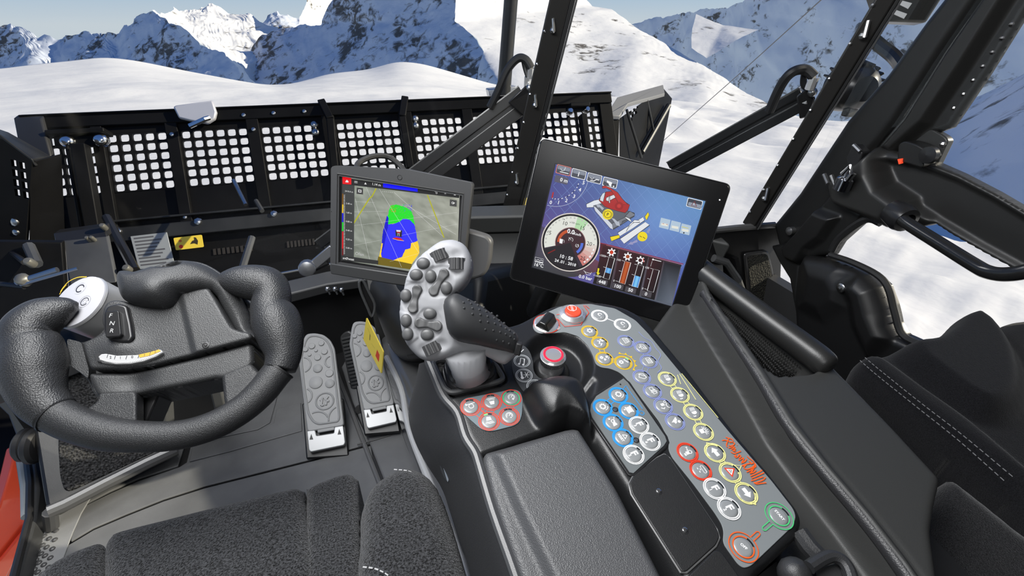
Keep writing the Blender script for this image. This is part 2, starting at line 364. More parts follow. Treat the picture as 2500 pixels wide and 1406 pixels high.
facets('mountain', Dd, [('r0', 't1', 'pk'), ('r0', 't2', 't1'), ('r0', 'r1', 't2'), ('r1', 't3', 't2'), ('r1', 'r2', 't3'), ('r2', 't4', 't3'), ('r2', 'r3', 't4'), ('r3', 'd0', 't4'), ('r3', 'r4', 'd0'), ('r4', 'k4', 'd0'), ('d0', 'd1', 't4'), ('t4', 'd1', 't5'), ('t5', 'd1', 't6'), ('d1', 'd2', 't6'), ('t6', 'd2', 't7'), ('t7', 'd2', 't8'), ('d2', 'd3', 't8'), ('t8', 'd3', 't9')], S_SOFT, amp=.006, sm=60, label='broad sunlit white slope running down to the right behind the blade')
# right hand valley wall, in its own shade
Ee = dict(e0=(1480, 68, 4200), e1=(1555, 50, 4000), e2=(1655, 36, 3700), e3=(1690, 30, 3500), e4=(1760, 20, 3300), e5=(1810, 2, 3100), e6=(1950, -60, 2800), e7=(2200, -150, 2400), e8=(2500, -220, 2000), e9=(2900, -260, 1600),
          f0=(1480, 200, 4000), f1=(1640, 230, 3500), f2=(1800, 300, 2900), f3=(2000, 350, 2350), f4=(2250, 360, 1900), f5=(2500, 370, 1550), f6=(2900, 400, 1200))
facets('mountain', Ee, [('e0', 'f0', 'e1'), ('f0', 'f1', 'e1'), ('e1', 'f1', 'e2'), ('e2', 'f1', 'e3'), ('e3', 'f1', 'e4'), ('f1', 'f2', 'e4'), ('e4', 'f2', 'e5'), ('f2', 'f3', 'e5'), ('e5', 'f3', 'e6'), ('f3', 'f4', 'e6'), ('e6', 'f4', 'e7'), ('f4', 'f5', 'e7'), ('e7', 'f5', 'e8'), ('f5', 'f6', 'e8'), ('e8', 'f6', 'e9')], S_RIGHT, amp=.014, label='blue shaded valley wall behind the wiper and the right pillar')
Ff = dict(a=(1700, 34, 1660), b=(1765, 62, 1600), c=(1852, 72, 1540), d=(1800, 98, 1460), e=(1725, 142, 1380), f=(1688, 118, 1430), g=(1690, 70, 1560))
facets('mountain', Ff, [('a', 'g', 'b'), ('g', 'f', 'b'), ('f', 'e', 'b'), ('e', 'd', 'b'), ('b', 'd', 'c')], S_SOFT, amp=.004, n=14, label='sunlit triangular snow spur on the shaded valley wall')

# near snowfield: polar height field that falls away beyond its crest
crest = [(-700, 240), (-300, 190), (0, 168), (100, 155), (180, 148), (250, 138), (330, 147), (450, 172), (560, 193), (665, 217), (710, 208), (800, 180), (900, 170), (970, 149), (1030, 155), (1110, 178), (1200, 205), (1330, 226), (1500, 236), (1700, 250), (1850, 282), (2000, 296), (2100, 300), (2200, 282), (2290, 268), (2400, 265), (2450, 282), (2520, 298), (2700, 330), (3100, 380)]
ca = []; 
for x, y in crest:
    r = ray(x, y); ca.append((math.atan2(r[0], r[1]), r[2]/math.hypot(r[0], r[1])))
ca = np.array(ca)
NA, NR = 520, 130
az = np.linspace(math.radians(-75), math.radians(150), NA)
ce = np.interp(az, ca[:, 0], ca[:, 1]); kk = np.exp(-(np.arange(-8, 9)/2.6)**2); kk /= kk.sum(); ce = np.convolve(np.pad(ce, 8, 'edge'), kk, 'valid'); cm = np.convolve(np.pad(ce, 60, 'edge'), np.ones(121)/121, 'valid')
rc = 150+45*np.sin(az*3.1+1)+0*az; 
R_ = []; mb = MB()
for i in range(NA):
    for j in range(NR):
        t = j/(NR-20)
        r0 = .5; r = r0+(rc[i]-r0)*(t**2.2) if t <= 1 else rc[i]*(1+(t-1)*1.2)
        zc = CC[2]+ce[i]*rc[i]
        if t <= 1:
            k = (r-r0)/(rc[i]-r0); zm = CC[2]+cm[i]*rc[i]; z = -1.35*(1-k)+zm*k+(zc-zm)*k**2.2
            z += .0038*(1+2.5*float(sstep(.15, .55, az[i])))*min(r, 45)*min(1, r/8)*(1-k*.75)*mnoise.fractal(Vector((math.sin(az[i])*r*.06, math.cos(az[i])*r*.06, 2)), .9, 2.1, 4)*4*(1-k)**.3
            if r < 30: z += .10*mnoise.fractal(Vector((math.sin(az[i])*r*.9, math.cos(az[i])*r*.9, 5)), .9, 2.1, 4)*sstep(.6, 1.0, az[i])*min(1, r/4)
        else: z = zc-(r-rc[i])*.55
        mb.v.append((r*math.sin(az[i]), r*math.cos(az[i]), z))
for i in range(NA-1):
    for j in range(NR-1):
        a = i*NR+j; mb.f.append((a, a+1, a+NR+1, a+NR)); mb.m.append(0)
tag(obj('snowfield', mb, S_NEAR, angle=180), 'smooth white snowfield in front of and beside the vehicle', None, None, 'structure')

# snow bank added mostly out of view so its long shadow covers the right slope
cr_ = smooth_line([(12, 4.9, -2.6), (14.5, 6.1, -1.2), (18, 7.6, -.4), (30, 12.4, .9), (60, 24.0, 2.5), (110, 43, 5), (150, 56, 5)], 14)
mb = MB(); nn_ = 30; L = []
for i, p in enumerate(cr_):
    a = cr_[max(i-1, 0)]; b = cr_[min(i+1, len(cr_)-1)]; d = nrm(np.array((b[0]-a[0], b[1]-a[1], 0))); s_ = np.array((-d[1], d[0], 0)); rr_ = math.hypot(p[0], p[1]); zg = -1.6-.095*rr_; H = p[2]-zg; row = []
    for k in range(nn_+1):
        t = (k/nn_-.5)*2; w = H*1.35+.5; q = np.array((p[0], p[1], 0))+s_*t*w
        hz = zg-.3+(H+.3)*math.exp(-(t*1.75)**2)+.05*H*mnoise.fractal(Vector(q)*.12, .9, 2, 3)
        row.append((q[0], q[1], hz))
    L.append(row)
mb.loft(L, cap=False, closed=False)
tag(obj('shade_snow_bank', mb, snow_mat('bank_snow', .55, .30, (.87, .87, .87), bumpd=.25, bscale=.35), angle=180), 'added snow bank beyond the right door window, shading the slope', None, None, 'structure')
# ================================================================== snow blade in front of the vehicle
BLM = mat('blade_paint', (.0065, .0065, .007), .5, var=(2.5, .3), spec=.10)
BLM2 = mat('blade_paint_worn', (.020, .0205, .021), .45, var=(4, .4), spec=.35)
BP = Plane((0, 3.8, .6), (0, -.882, .471))
def slab(mb, pl, u0, u1, v0, v1, h0, h1, mi=0):
    return mb.prism([pl.at(u0, v0, h0), pl.at(u1, v0, h0), pl.at(u1, v1, h0), pl.at(u0, v1, h0)], pl.n*(h1-h0), mi)
def ppoly(mb, pl, pts, h0, h1, mi=0): return mb.prism([pl.at(u, v, h0) for u, v in pts], pl.n*(h1-h0), mi)
blade = thing('snow_blade', 'wide black snow blade with perforated panels and folding wings ahead of the windshield', 'snow blade', (0, 3.5, -1.0))
obj('top_rail', slab(slab(MB(), BP, -2.0, 2.0, -.085, 0, -.03, .035), BP, -2.0, 2.0, -.012, 0, -.06, .05), BLM, blade, bevel=.008)
obj('lit_edge', slab(MB(), BP, -2.0, 2.0, 0.0005, .012, -.08, .02), mat('pale_lit_edge', (.55, .55, .53), .5), blade, bevel=.004)  # sunlit rail top put in as a pale strip
def perforated(u0, u1, v0, v1, nc, rows=6, skip=()):
    mb = MB(); pu = (u1-u0)/nc; pv = (v0-v1)/rows; hu = pu*.37; hv = pv*.39; ch = min(hu, hv)*.6
    for i in range(nc):
        for j in range(rows):
            cu = u0+(i+.5)*pu; cv = v0-(j+.5)*pv
            out = [(cu-pu/2, cv-pv/2), (cu, cv-pv/2), (cu+pu/2, cv-pv/2), (cu+pu/2, cv), (cu+pu/2, cv+pv/2), (cu, cv+pv/2), (cu-pu/2, cv+pv/2), (cu-pu/2, cv)]
            inn = []
            for k, (sx, sy) in enumerate(((-1, -1), (1, -1), (1, 1), (-1, 1))):
                c = np.array((cu+sx*hu, cv+sy*hv))
                e1 = c-np.array((sx*ch, 0)); e2 = c-np.array((0, sy*ch)); m = (e1+e2)/2*.45+c*.55
                tri = [e2, m, e1] if k % 2 == 0 else [e1, m, e2]
                inn += [tuple(q) for q in tri]
            if (i, j) in skip:
                slab(mb, BP, cu-pu/2, cu+pu/2, cv-pv/2, cv+pv/2, -.01, 0); continue
            # 12 inner points, 8 outer
            omap = [7, 0, 0, 1, 1, 2, 3, 3, 4, 5, 5, 6][0:0]
            mp = [7, 0, 1, 1, 2, 3, 3, 4, 5, 5, 6, 7]
            f = [BP.at(*q, 0) for q in out]+[BP.at(*q, 0) for q in inn]+[BP.at(*q, -.02) for q in inn]
            fs = []
            for k in range(12):
                n_ = (k+1) % 12; oa, ob = mp[k], mp[n_]
                fs.append((oa, ob, 8+n_, 8+k) if oa != ob else (oa, 8+n_, 8+k))
                fs.append((8+k, 8+n_, 20+n_, 20+k))
            mb.add(f, fs)
    return mb
def bu(x, y): return BP.uv(x, y)[0]
panels = [(118, 232, 355, 4), (254, 408, 322, 5), (436, 604, 310, 6), (632, 786, 298, 6), (816, 972, 286, 7), (1003, 1126, 276, 6), (1150, 1262, 270, 6), (1285, 1462, 262, 9)]
ribs = []
for x0, x1, y, nc in panels:
    u0, u1 = bu(x0, y), bu(x1, y); sk = ()
    if x0 == 632: sk = ((5, 0), (5, 1))
    if x0 == 1003: sk = ((0, 0), (0, 1))
    obj('perforated_panel', perforated(u0, u1, -.125, -.505, nc, skip=sk), BLM, blade, smooth=False)
    ribs.append((u0, u1))
for i in range(len(ribs)-1):
    obj('rib', slab(MB(), BP, ribs[i][1], ribs[i+1][0], -.80, -.07, -.03, .03), BLM, blade, bevel=.004)
obj('end_plate', slab(MB(), BP, -2.0, ribs[0][0], -1.2, -.05, -.05, .02), BLM, blade, bevel=.004)
obj('end_plate', slab(MB(), BP, ribs[-1][1], 2.0, -1.2, -.05, -.05, .02), BLM, blade, bevel=.004)
obj('upper_strip', slab(MB(), BP, -2.0, 2.0, -.127, -.083, -.03, 0.0), BLM, blade)
obj('lower_plate', slab(MB(), BP, -2.0, 2.0, -1.9, -.498, -.05, -.004), BLM, blade)
obj('lower_rail', slab(MB(), BP, -1.75, 1.9, -.70, -.685, -.01, .05), BLM2, blade, bevel=.004)
obj('lower_rail', slab(MB(), BP, -1.75, 1.9, -.83, -.74, -.02, .075), BLM2, blade, bevel=.006)
for x, y, r in [(290, 565, .022), (484, 542, .022), (669, 523, .02), (1270, 462, .02)]:
    p = BP.hit(x, y, .07); obj('bolt', MB().lathe(p-BP.n*.005, BP.n, [(0, r*1.25), (.006, r*1.25), (.007, r), (.022, r*.9), (.026, r*.5), (.027, 0)], 8), M_STEEL, blade, angle=50)
for x, y in [(767, 304), (770, 323), (1013, 290), (1014, 307)]:
    p = BP.hit(x, y, .01); obj('bolt', MB().lathe(p, BP.n, [(-.02, .028), (.008, .028), (.02, .016), (.021, 0)], 10), M_STEEL, blade, angle=50)
for x, y in [(420, 328), (619, 316), (595, 281), (668, 276), (743, 272), (452, 530)]:
    p = BP.hit(x, y, .035); obj('bolt', MB().lathe(p, BP.n, [(-.01, .014), (.006, .013), (.010, .006), (.0101, 0)], 8), M_STEEL, blade, angle=50)
# hooks standing above the rail
for (xa, ya), (xb, yb), (xc, yc) in [((784, 246), (806, 290), (818, 420)), ((989, 238), (982, 285), (1002, 410))]:
    q = [BP.hit(xa, ya, .02), BP.hit(xb, yb, .10), BP.hit(xc, yc, .10)]
    obj('hook', MB().obox(q[0], q[1], .035, .05, up=(1, 0, 0)).obox(q[1], q[2], .035, .05, up=(1, 0, 0)), BLM, blade, bevel=.006)
# silver latch plate on the rail
pp = [(424, 262), (432, 258), (520, 246), (530, 275), (526, 292), (508, 303), (470, 297), (438, 290)]
mb = ppoly(MB(), BP, [BP.uv(x, y, .06) for x, y in pp], .04, .075)
lp = obj('silver_latch', mb, mat('pale_silver', (.62, .62, .66), .32, .35), blade, bevel=.01)
obj('lever', MB().tube([BP.hit(510, 288, .08), BP.hit(500, 291, .10), BP.hit(463, 308, .09)], .016, 8), M_CHROME, lp)
# cylinder brackets in front of the panels
for x0, x1, y0, xs in [(118, 262, 322, ((165, 345), (246, 341))), (1388, 1436, 255, ((1391, 272), (1432, 268)))]:
    u0, v0 = BP.uv(x0, y0, .1); u1, _ = BP.uv(x1, y0, .1); s_ = (u1-u0)/.5
    cu = (u0+u1)/2; mb = MB()
    slab(mb, BP, u0, u1, v0-.03, v0, .03, .14); slab(mb, BP, u0+.03*s_, u1-.03*s_, v0-.16*s_, v0-.03, .06, .10)
    slab(mb, BP, cu-.02, cu+.09*s_, v0-.75, v0-.1, .10, .17)
    slab(mb, BP, cu-.12*s_, cu-.09*s_, v0-.75, v0-.1, .08, .12)
    br = obj('cylinder_bracket', mb, BLM, blade, bevel=.006)
    for x, y in xs: obj('bolt', MB().lathe(BP.hit(x, y, .10), BP.n, [(-.02, .05*s_+.012), (.01, .05*s_+.012), (.03, .03*s_+.006), (.031, 0)], 12), M_CHROME, br, angle=50)
# left wing
def punch(o, mbc):          # cut real openings through a part, then drop the cutter
    me = bpy.data.meshes.new('cut'); me.from_pydata(mbc.v, [], mbc.f); b = bmesh.new(); b.from_mesh(me); bmesh.ops.recalc_face_normals(b, faces=b.faces); b.to_mesh(me); b.free()
    c = bpy.data.objects.new('cut', me); COL.objects.link(c)
    m = o.modifiers.new('cut', 'BOOLEAN'); m.operation = 'DIFFERENCE'; m.object = c; m.solver = 'EXACT'
    for k in [q for q in o.modifiers if q.type == 'BEVEL']: o.modifiers.remove(k)
    bpy.context.view_layer.update(); dg = bpy.context.evaluated_depsgraph_get(); nm = bpy.data.meshes.new_from_object(o.evaluated_get(dg), depsgraph=dg)
    o.modifiers.clear(); o.data = nm; bpy.data.objects.remove(c)
mb = MB()
def chain(mb, pts, w, h): 
    for a, b in zip(pts[:-1], pts[1:]): mb.obox(a, b, w, h)
wl = [PY(x, y, 3.15) for x, y in ((-60, 310), (-10, 332), (70, 395))]
mb.prism([PY(-60, 310, 3.15), PY(0, 338, 3.15), PY(78, 395, 3.1), PY(60, 610, 3.1), PY(-60, 590, 3.1)], (.008, .016, 0))
wing = obj('wing', mb, BLM, blade, bevel=.006)
obj('wing_rail', MB().prism([PY(-60, 300, 3.15), PY(0, 330, 3.15), PY(78, 388, 3.1), PY(122, 380, 3.35), PY(108, 372, 3.5), PY(20, 325, 3.5), PY(-60, 295, 3.5)], (0, 0, -.04)), BLM2, wing, bevel=.005)
mb = MB()
WP = Plane(PY(0, 338, 3.149), np.cross(PY(78, 395, 3.099)-PY(0, 338, 3.149), PY(60, 610, 3.099)-PY(0, 338, 3.149))*-1)
for r_ in range(4):
    for c_ in range(2):
        x = 31+c_*21+r_*3; y = 400+r_*24+c_*6
        q = [WP.hit(x+dx, y+dy, .003) for dx, dy in ((-7, -11), (6, -8), (8, 9), (-5, 6))]
        mb.prism([p-WP.n*.25 for p in q], WP.n*.5)
punch(wing, mb)
obj('wing_end', MB().prism([PY(74, 395, 3.1), PY(122, 382, 3.3), PY(135, 620, 3.3), PY(70, 610, 3.1)], (.03, .06, 0)), BLM, wing, bevel=.005)
obj('corner_guard', MB().prism([PY(32, 288, 3.75), PY(100, 290, 3.7), PY(125, 385, 3.5), PY(44, 352, 3.6)], (0, .05, .01)), mat('dull_black', (.022, .022, .023), .5), blade, bevel=.008)
for x, y, r in [(39, 541, .024), (43, 566, .018)]: obj('bolt', MB().lathe(WP.hit(x, y, 0), WP.n, [(0, r), (.015, r*.9), (.02, 0)], 8), M_STEEL, wing, angle=50)
# right wing, folded forward
yq = 3.9
wr = MB().prism([PY(1478, 292, 3.75), PY(1512, 292, 3.75), PY(1508, 420, 3.55), PY(1478, 420, 3.55)], (.02, .1, 0))
wr.prism([PY(1512, 290, 3.75), PY(1618, 216, 4.5), PY(1640, 242, 4.55), PY(1605, 420, 4.3), PY(1565, 425, 4.1), PY(1512, 425, 3.6)], (.03, .04, .0))
wingr = obj('wing', wr, BLM, blade, bevel=.006)
obj('wing_rail', MB().prism([PY(1478, 291, 3.74), PY(1506, 246, 4.0), PY(1618, 214, 4.5), PY(1622, 236, 4.46), PY(1532, 262, 3.9), PY(1512, 292, 3.74)], (0, 0, .03)), mat('pale_rail', (.20, .20, .20), .45), wingr, bevel=.005)  # rail in a paler grey than the wing
for a, b, r in [((1632, 258, 4.40), (1567, 372, 4.0), .028), ((1578, 238, 4.2), (1595, 318, 4.15), .012), ((1530, 268, 3.78), (1566, 385, 3.85), .012)]:
    obj('brace', MB().tube([PY(*a), PY(*b)], r, 10), BLM2, wingr)
mb = MB()
RW = Plane(PY(1512, 290, 3.75)-np.array((.02, .02, 0)), np.cross(PY(1618, 216, 4.5)-PY(1512, 290, 3.75), PY(1512, 425, 3.6)-PY(1512, 290, 3.75))*-1)
for i, (x, y) in enumerate([(1538, 265), (1548, 258), (1536, 275), (1546, 270), (1554, 262), (1542, 284), (1550, 276), (1541, 294)]):
    mb.prism([RW.hit(x+dx, y+dy, .0)-RW.n*.2 for dx, dy in ((-4, -2), (3, -6), (4, 1), (-3, 5))], RW.n*.4)
punch(wingr, mb)

# frame and gear between blade and cab (dark)
frame = blade
obj('deck', MB().box((-2.6, 1.75, -.55), (1.9, 3.3, -.45)).box((-2.9, 2.4, -1.1), (-1.7, 2.5, .12)), BLM, frame, bevel=.01)
fq = mat('dusty_steel', (.055, .057, .061), .5, var=(5, .2))
obj('cover_plate', MB().prism([PY(148, 590, 2.7), PY(262, 578, 2.7), PY(285, 690, 2.5), PY(172, 700, 2.5)], (0, .03, 0)), fq, frame, bevel=.006)
obj('cover_edge', MB().tube([PY(148, 590, 2.69), PY(172, 720, 2.49)], .012, 8), mat('pale_steel', (.2, .2, .21), .4, .5), frame)
obj('beam', MB().prism([PY(130, 570, 2.75), PY(255, 553, 2.75), PY(262, 580, 2.7), PY(135, 596, 2.7)], (0, .06, 0)), M_BLACKMET, frame, bevel=.005)
obj('rear_shield', MB().prism([PY(-90, 590, 2.32), PY(150, 592, 2.32), PY(165, 780, 2.2), PY(-90, 800, 2.2)], (0, .03, 0)), BLM, frame, bevel=.004)
for a, b, r, m_ in [((260, 530, 3.0), (330, 660, 2.6), .022, M_BLACKMET), ((-30, 690, 2.0), (60, 700, 1.95), .010, M_BLACKMET), ((40, 690, 1.95), (140, 658, 1.95), .010, M_STEEL), ((50, 695, 1.94), (190, 655, 1.94), .006, M_STEEL), ((615, 580, 2.6), (590, 660, 2.4), .018, fq), ((570, 440, 3.3), (600, 500, 3.1), .012, M_STEEL), ((625, 490, 3.2), (640, 515, 3.1), .014, fq), ((70, 600, 2.3), (90, 645, 2.2), .02, fq), ((10, 600, 2.4), (60, 640, 2.2), .012, M_BLACKMET), ((645, 675, 2.1), (830, 640, 2.1), .006, M_STEEL)]:
    obj('hydraulic_pipe', MB().tube([PY(*a), PY(*b)], r, 8), m_, frame)
for x, y, d, r in [(55, 682, 1.95, .022), (72, 640, 2.1, .016), (215, 583, 2.68, .010), (226, 582, 2.68, .010), (310, 655, 2.55, .018), (252, 553, 2.72, .014)]:
    obj('fitting', MB().lathe(PY(x, y, d), (0, -.6, .8), [(-.02, r), (.008, r), (.016, r*.7), (.017, 0)], 12), mat('dull_fitting', (.22, .21, .18), .4, .6), frame, angle=50)
# plates and labels on the blade
plate = thing('instruction_plate', 'pale grey plate with lines of print on the blade frame above the steering wheel', 'sign', BP.hit(370, 610, .08))
SP_ = BP.up(.078)
q = [SP_.uv(x, y) for x, y in ((319, 577), (408, 567), (428, 648), (340, 658))]
obj('plate', ppoly(MB(), SP_, q, 0, .006), mat('plate_grey', (.30, .32, .34), .4), plate, bevel=.002)
mb = MB()
for i in range(9):
    t = (i+.8)/10; a = q[0]*(1-t)+q[3]*t; b = q[1]*(1-t)+q[2]*t; e = .62+.28*((i*37) % 10)/10
    c0 = a+(b-a)*.08; c1 = a+(b-a)*e; d_ = (q[3]-q[0])*.022
    ppoly(mb, SP_, [c0-d_, c1-d_, c1+d_, c0+d_], .006, .0066)
obj('printed_lines', mb, pmat((.10, .10, .11)), plate, smooth=False)
lab = thing('warning_label', 'yellow warning label with red dots and hand symbol right of the grey plate', 'label', BP.hit(460, 590, .08))
q = [SP_.uv(x, y) for x, y in ((424, 581), (493, 573), (498, 603), (430, 611))]
obj('label_film', ppoly(MB(), SP_, round_poly(q, .008), 0, .004), M_YEL, lab)
mb = MB(); mb.lathe(SP_.hit(442, 602, .004), SP_.n, [(0, .012), (.0008, .012), (.0009, 0)], 14)
obj('red_dot', mb, pmat((.7, .02, .01)), lab)
mb = MB().lathe(SP_.hit(440, 588, .004), SP_.n, [(0, .009), (.0008, .009), (.0009, 0)], 14)
obj('red_dot', mb, pmat((.6, .16, .02)), lab)
mb = ppoly(MB(), SP_, [SP_.uv(x, y) for x, y in ((465, 596), (470, 588), (475, 586), (474, 579), (479, 580), (484, 588), (483, 597), (475, 594))], .004, .0048)
obj('pictogram', mb, pmat((.04, .03, .01)), lab, smooth=False)
lab2 = thing('warning_label', 'small yellow label with a red dot just left of the big tilted display', 'label', BP.hit(1270, 490, .08))
q = [SP_.uv(x, y) for x, y in ((1260, 486), (1300, 481), (1296, 500), (1257, 506))]
obj('label_film', ppoly(MB(), SP_, round_poly(q, .006), 0, .004), M_YEL, lab2)
obj('red_dot', MB().lathe(SP_.hit(1271, 491, .004), SP_.n, [(0, .014), (.0008, .012), (.0009, 0)], 14), pmat((.7, .05, .01)), lab2)
for x, y, w_ in [(520, 608, 100), (700, 590, 80)]:
    mb = MB()
    for k in range(9):
        xx = x+k*w_/9; yy = y-k*w_/9*.11
        ppoly(mb, BP.up(.0), [BP.uv(xx, yy), BP.uv(xx+w_/16, yy-1), BP.uv(xx+w_/16+2, yy+14), BP.uv(xx+2, yy+15)], -.002, .004)
    obj('cooling_slots', mb, mat('slot_brown', (.022, .018, .015), .6), frame, smooth=False)

# guide pole on the blade and winch cable
pole = thing('guide_pole', 'thin black guide pole rising above the blade beside the left wiper', 'pole', PY(1228, 238, 3.78))
obj('pole_tube', MB().tube([PY(1229, 232, 3.98), PY(1238, 120, 3.92), PY(1263, -200, 3.78)], [.058, .054, .050], 12), mat('pole_black', (.03, .03, .028), .35), pole)
obj('pole_foot', MB().prism([PY(1192, 218, 3.97), PY(1262, 210, 3.97), PY(1262, 236, 3.97), PY(1196, 238, 3.97)], (0, .10, 0)), mat('silver_foot', (.6, .6, .6), .3, .6), pole, bevel=.01)
cab_l = MB().tube([PR(1618, 345, 11), PR(1800, 185, 8.5), PR(2010, -5, 6), PR(2200, -190, 4.4)], .006, 6)
tag(obj('winch_cable', cab_l, mat('steel_cable', (.10, .10, .11), .5)), 'thin straight winch cable running up across the snow to the top edge', 'cable')

# ================================================================== windshield wipers
def wiper(label, arm, blade_p, plate, hose, hose2, clips, side, w_arm, w_bl):
    t = thing('windshield_wiper', label, 'wiper', arm[0])
    a, b = np.array(arm[0]), np.array(arm[1]); d = nrm(b-a); nn = nrm(nrm(CC-(a+b)/2)-d*(nrm(CC-(a+b)/2)@d)); up = np.cross(d, nn)*1.0
    if up[2] < 0: up = -up
    mb = MB(); mb.obox(a-up*w_arm*.02, b-up*w_arm*.02, w_arm*.5, .008, up=nn); mb.obox(a+up*w_arm*.30, b+up*w_arm*.30, w_arm*.40, .022, up=nn); mb.obox(a-up*w_arm*.28, b-up*w_arm*.28, w_arm*.44, .016, up=nn)
    ar = obj('arm', mb, M_BLACKMET, t, bevel=.003)
    obj('bright_edge', MB().obox(a+up*w_arm*.50, b+up*w_arm*.50, w_arm*.05, .024, up=nn).obox(a-up*w_arm*.07, b-up*w_arm*.07, w_arm*.03, .018, up=nn), mat('edge_sheen', (.32, .32, .32), .25, .8), ar)  # sheen on the arm edges built as pale strips
    a2, b2 = np.array(blade_p[0]), np.array(blade_p[1]); d2 = nrm(b2-a2); n2 = nrm(nrm(CC-(a2+b2)/2)-d2*(nrm(CC-(a2+b2)/2)@d2)); s2 = np.cross(d2, n2)
    if s2@CR < 0: s2 = -s2
    bl = obj('blade_carrier', MB().obox(a2, b2, w_bl, .02, up=n2), mat('wiper_dark', (.022, .021, .020), .34), t, bevel=.004)
    obj('rubber_lip', MB().obox(a2+s2*w_bl*.62, b2+s2*w_bl*.62, w_bl*.24, .012, up=n2), M_RUBBER, bl, bevel=.002)
    obj('metal_strip', MB().obox(a2+s2*w_bl*.80, b2+s2*w_bl*.80, w_bl*.10, .012, up=n2), mat('strip_grey', (.16, .16, .16), .3, .6), bl)
    L = np.linalg.norm(b2-a2)
    for k in range(9):
        q = a2+d2*L*(.06+.105*k)-s2*w_bl*.40+n2*.010
        obj('rivet', MB().ball(q, .0045, 8), M_STEEL, bl)
    for tt in clips:
        q = a2+d2*L*tt+n2*.012
        obj('nozzle_clip', MB().tube([q, q+n2*.012+s2*.004, q+d2*.028-s2*.006], .0045, 7).ball(q+n2*.006, .008, 8), M_STEEL, bl)
    pm = MB(); ppl = [np.array(p) for p in plate]; pm.prism(ppl, nrm(CC-ppl[0])*.02)
    pt = obj('pivot_bracket', pm, M_BLACKMET, t, bevel=.004)
    obj('pivot_bolt', MB().ball((ppl[1]+ppl[2])/2+nrm(CC-ppl[0])*.022, .012, 10), M_STEEL, pt)
    obj('washer_hose', MB().tube(smooth_line(hose, 8), .0125, 10), M_RUBBER, t)
    obj('washer_hose', MB().tube(smooth_line(hose2, 6), .008, 8), M_RUBBER, t)
    for p in (hose[-1], hose2[-1]): obj('hose_fitting', MB().tube([np.array(p), np.array(p)+d2*-.03+s2*.005], .012, 8), mat('bright_fitting', (.8, .8, .8), .25, .7), t)
    return t
w1 = wiper('black wiper crossing behind the small left display, its blade leaning right', (PY(790, 610, 1.68), PY(1283, 238, 1.60)), (PY(1247, 505, 1.58), PY(1414, -200, 1.37)),
      [PY(1240, 250, 1.57), PY(1284, 208, 1.56), PY(1300, 222, 1.56), PY(1294, 270, 1.57), PY(1278, 284, 1.57)],
      [PY(1196, 262, 1.60), PY(1216, 222, 1.59), PY(1238, 172, 1.58), PY(1264, 143, 1.57), PY(1284, 146, 1.56), PY(1297, 166, 1.55)],
      [PY(1278, 148, 1.57), PY(1282, 166, 1.57), PY(1289, 188, 1.56)], (.13, .45, .70), 1, .084, .056)
sil = mat('cast_silver', (.42, .42, .43), .35, .8)
obj('arm_root', MB().obox(PY(815, 605, 1.66), PY(748, 662, 1.66), .035, .02, up=(0, -1, .3)).lathe(PY(750, 655, 1.65), (0, -1, .2), [(-.02, .03), (.012, .03), (.016, .02), (.017, 0)], 14), sil, w1, bevel=.004)
obj('root_spring', MB().tube([PY(800, 640, 1.66), PY(740, 668, 1.66)], .012, 8), M_BLACKMET, w1)
w2 = wiper('black wiper standing beside the right windshield pillar with a short diagonal arm', (PY(1640, 415, 1.42), PY(1965, 238, 1.12)), (PY(1828, 548, 1.07), PY(2281, -200, .85)),
      [PY(1945, 235, 1.08), PY(1975, 210, 1.05), PY(1990, 240, 1.05), PY(1975, 285, 1.06), PY(1952, 290, 1.06)],
      [PY(1878, 272, 1.10), PY(1905, 212, 1.08), PY(1932, 178, 1.06), PY(1965, 170, 1.05), PY(1988, 188, 1.03)],
      [PY(1965, 172, 1.06), PY(1962, 205, 1.06), PY(1978, 222, 1.05)], (.14, .72), 1, .064, .036)

# ================================================================== things outside the right front pillar
wl_ = thing('work_light', 'round ribbed black work light bolted outside the right pillar', 'work light', PY(2090, 265, 1.05))
c0 = PY(2082, 214, 1.02); ax = nrm(np.array((.35, 1, -.05)))
mb = MB().lathe(c0-ax*.02, ax, [(-.035, 0), (-.034, .030), (-.02, .046), (.0, .056), (.05, .062), (.055, .058), (.06, 0)], 28)
obj('housing', mb, M_BLACKMET, wl_)
for k in range(9):
    ang = math.radians(20+k*17); x_ = nrm(np.cross(ax, (0, 0, 1))); z_ = np.cross(x_, ax); dd = x_*math.cos(ang)+z_*math.sin(ang)
    obj('cooling_fin', MB().obox(c0-ax*.03+dd*.05, c0+ax*.035+dd*.062, .005, .02, up=dd), BLM2, wl_, bevel=.001)
obj('bracket', MB().obox(PY(2088, 240, 1.0), PY(2070, 285, 1.0), .035, .02, up=(0, -1, 0)), mat('bracket_grey', (.09, .09, .085), .4, .4), wl_, bevel=.004)
obj('bolt', MB().ball(PY(2091, 252, .985), .008, 10), M_STEEL, wl_)
vis = thing('outside_mirror', 'dark mirror housing cut by the top of the frame beside the right wiper blade', 'mirror', PX(2190, 20, 1.35))
MP = Plane(PX(2190, 30, 1.32), (-.55, -.8, .1), (.8, -.55, 0))
obj('housing', ppoly(MB(), MP, [MP.uv(x, y) for x, y in ((2120, -50), (2150, 40), (2165, 52), (2262, 56), (2330, -50))], -.06, 0), mat('mirror_dark', (.028, .026, .02), .3), vis, bevel=.006)
for p in [[(2188, 8), (2196, 0), (2226, 8), (2216, 22)], [(2170, 30), (2180, 22), (2214, 34), (2206, 46)]]:
    obj('white_mark', ppoly(MB(), MP, [MP.uv(x, y) for x, y in p], .0, .002), pmat((.75, .74, .7)), vis, smooth=False)
mst = thing('mirror_stay', 'bent black tube stay between the right wiper and the pillar', 'mirror stay', PX(2190, 140, 1.3))
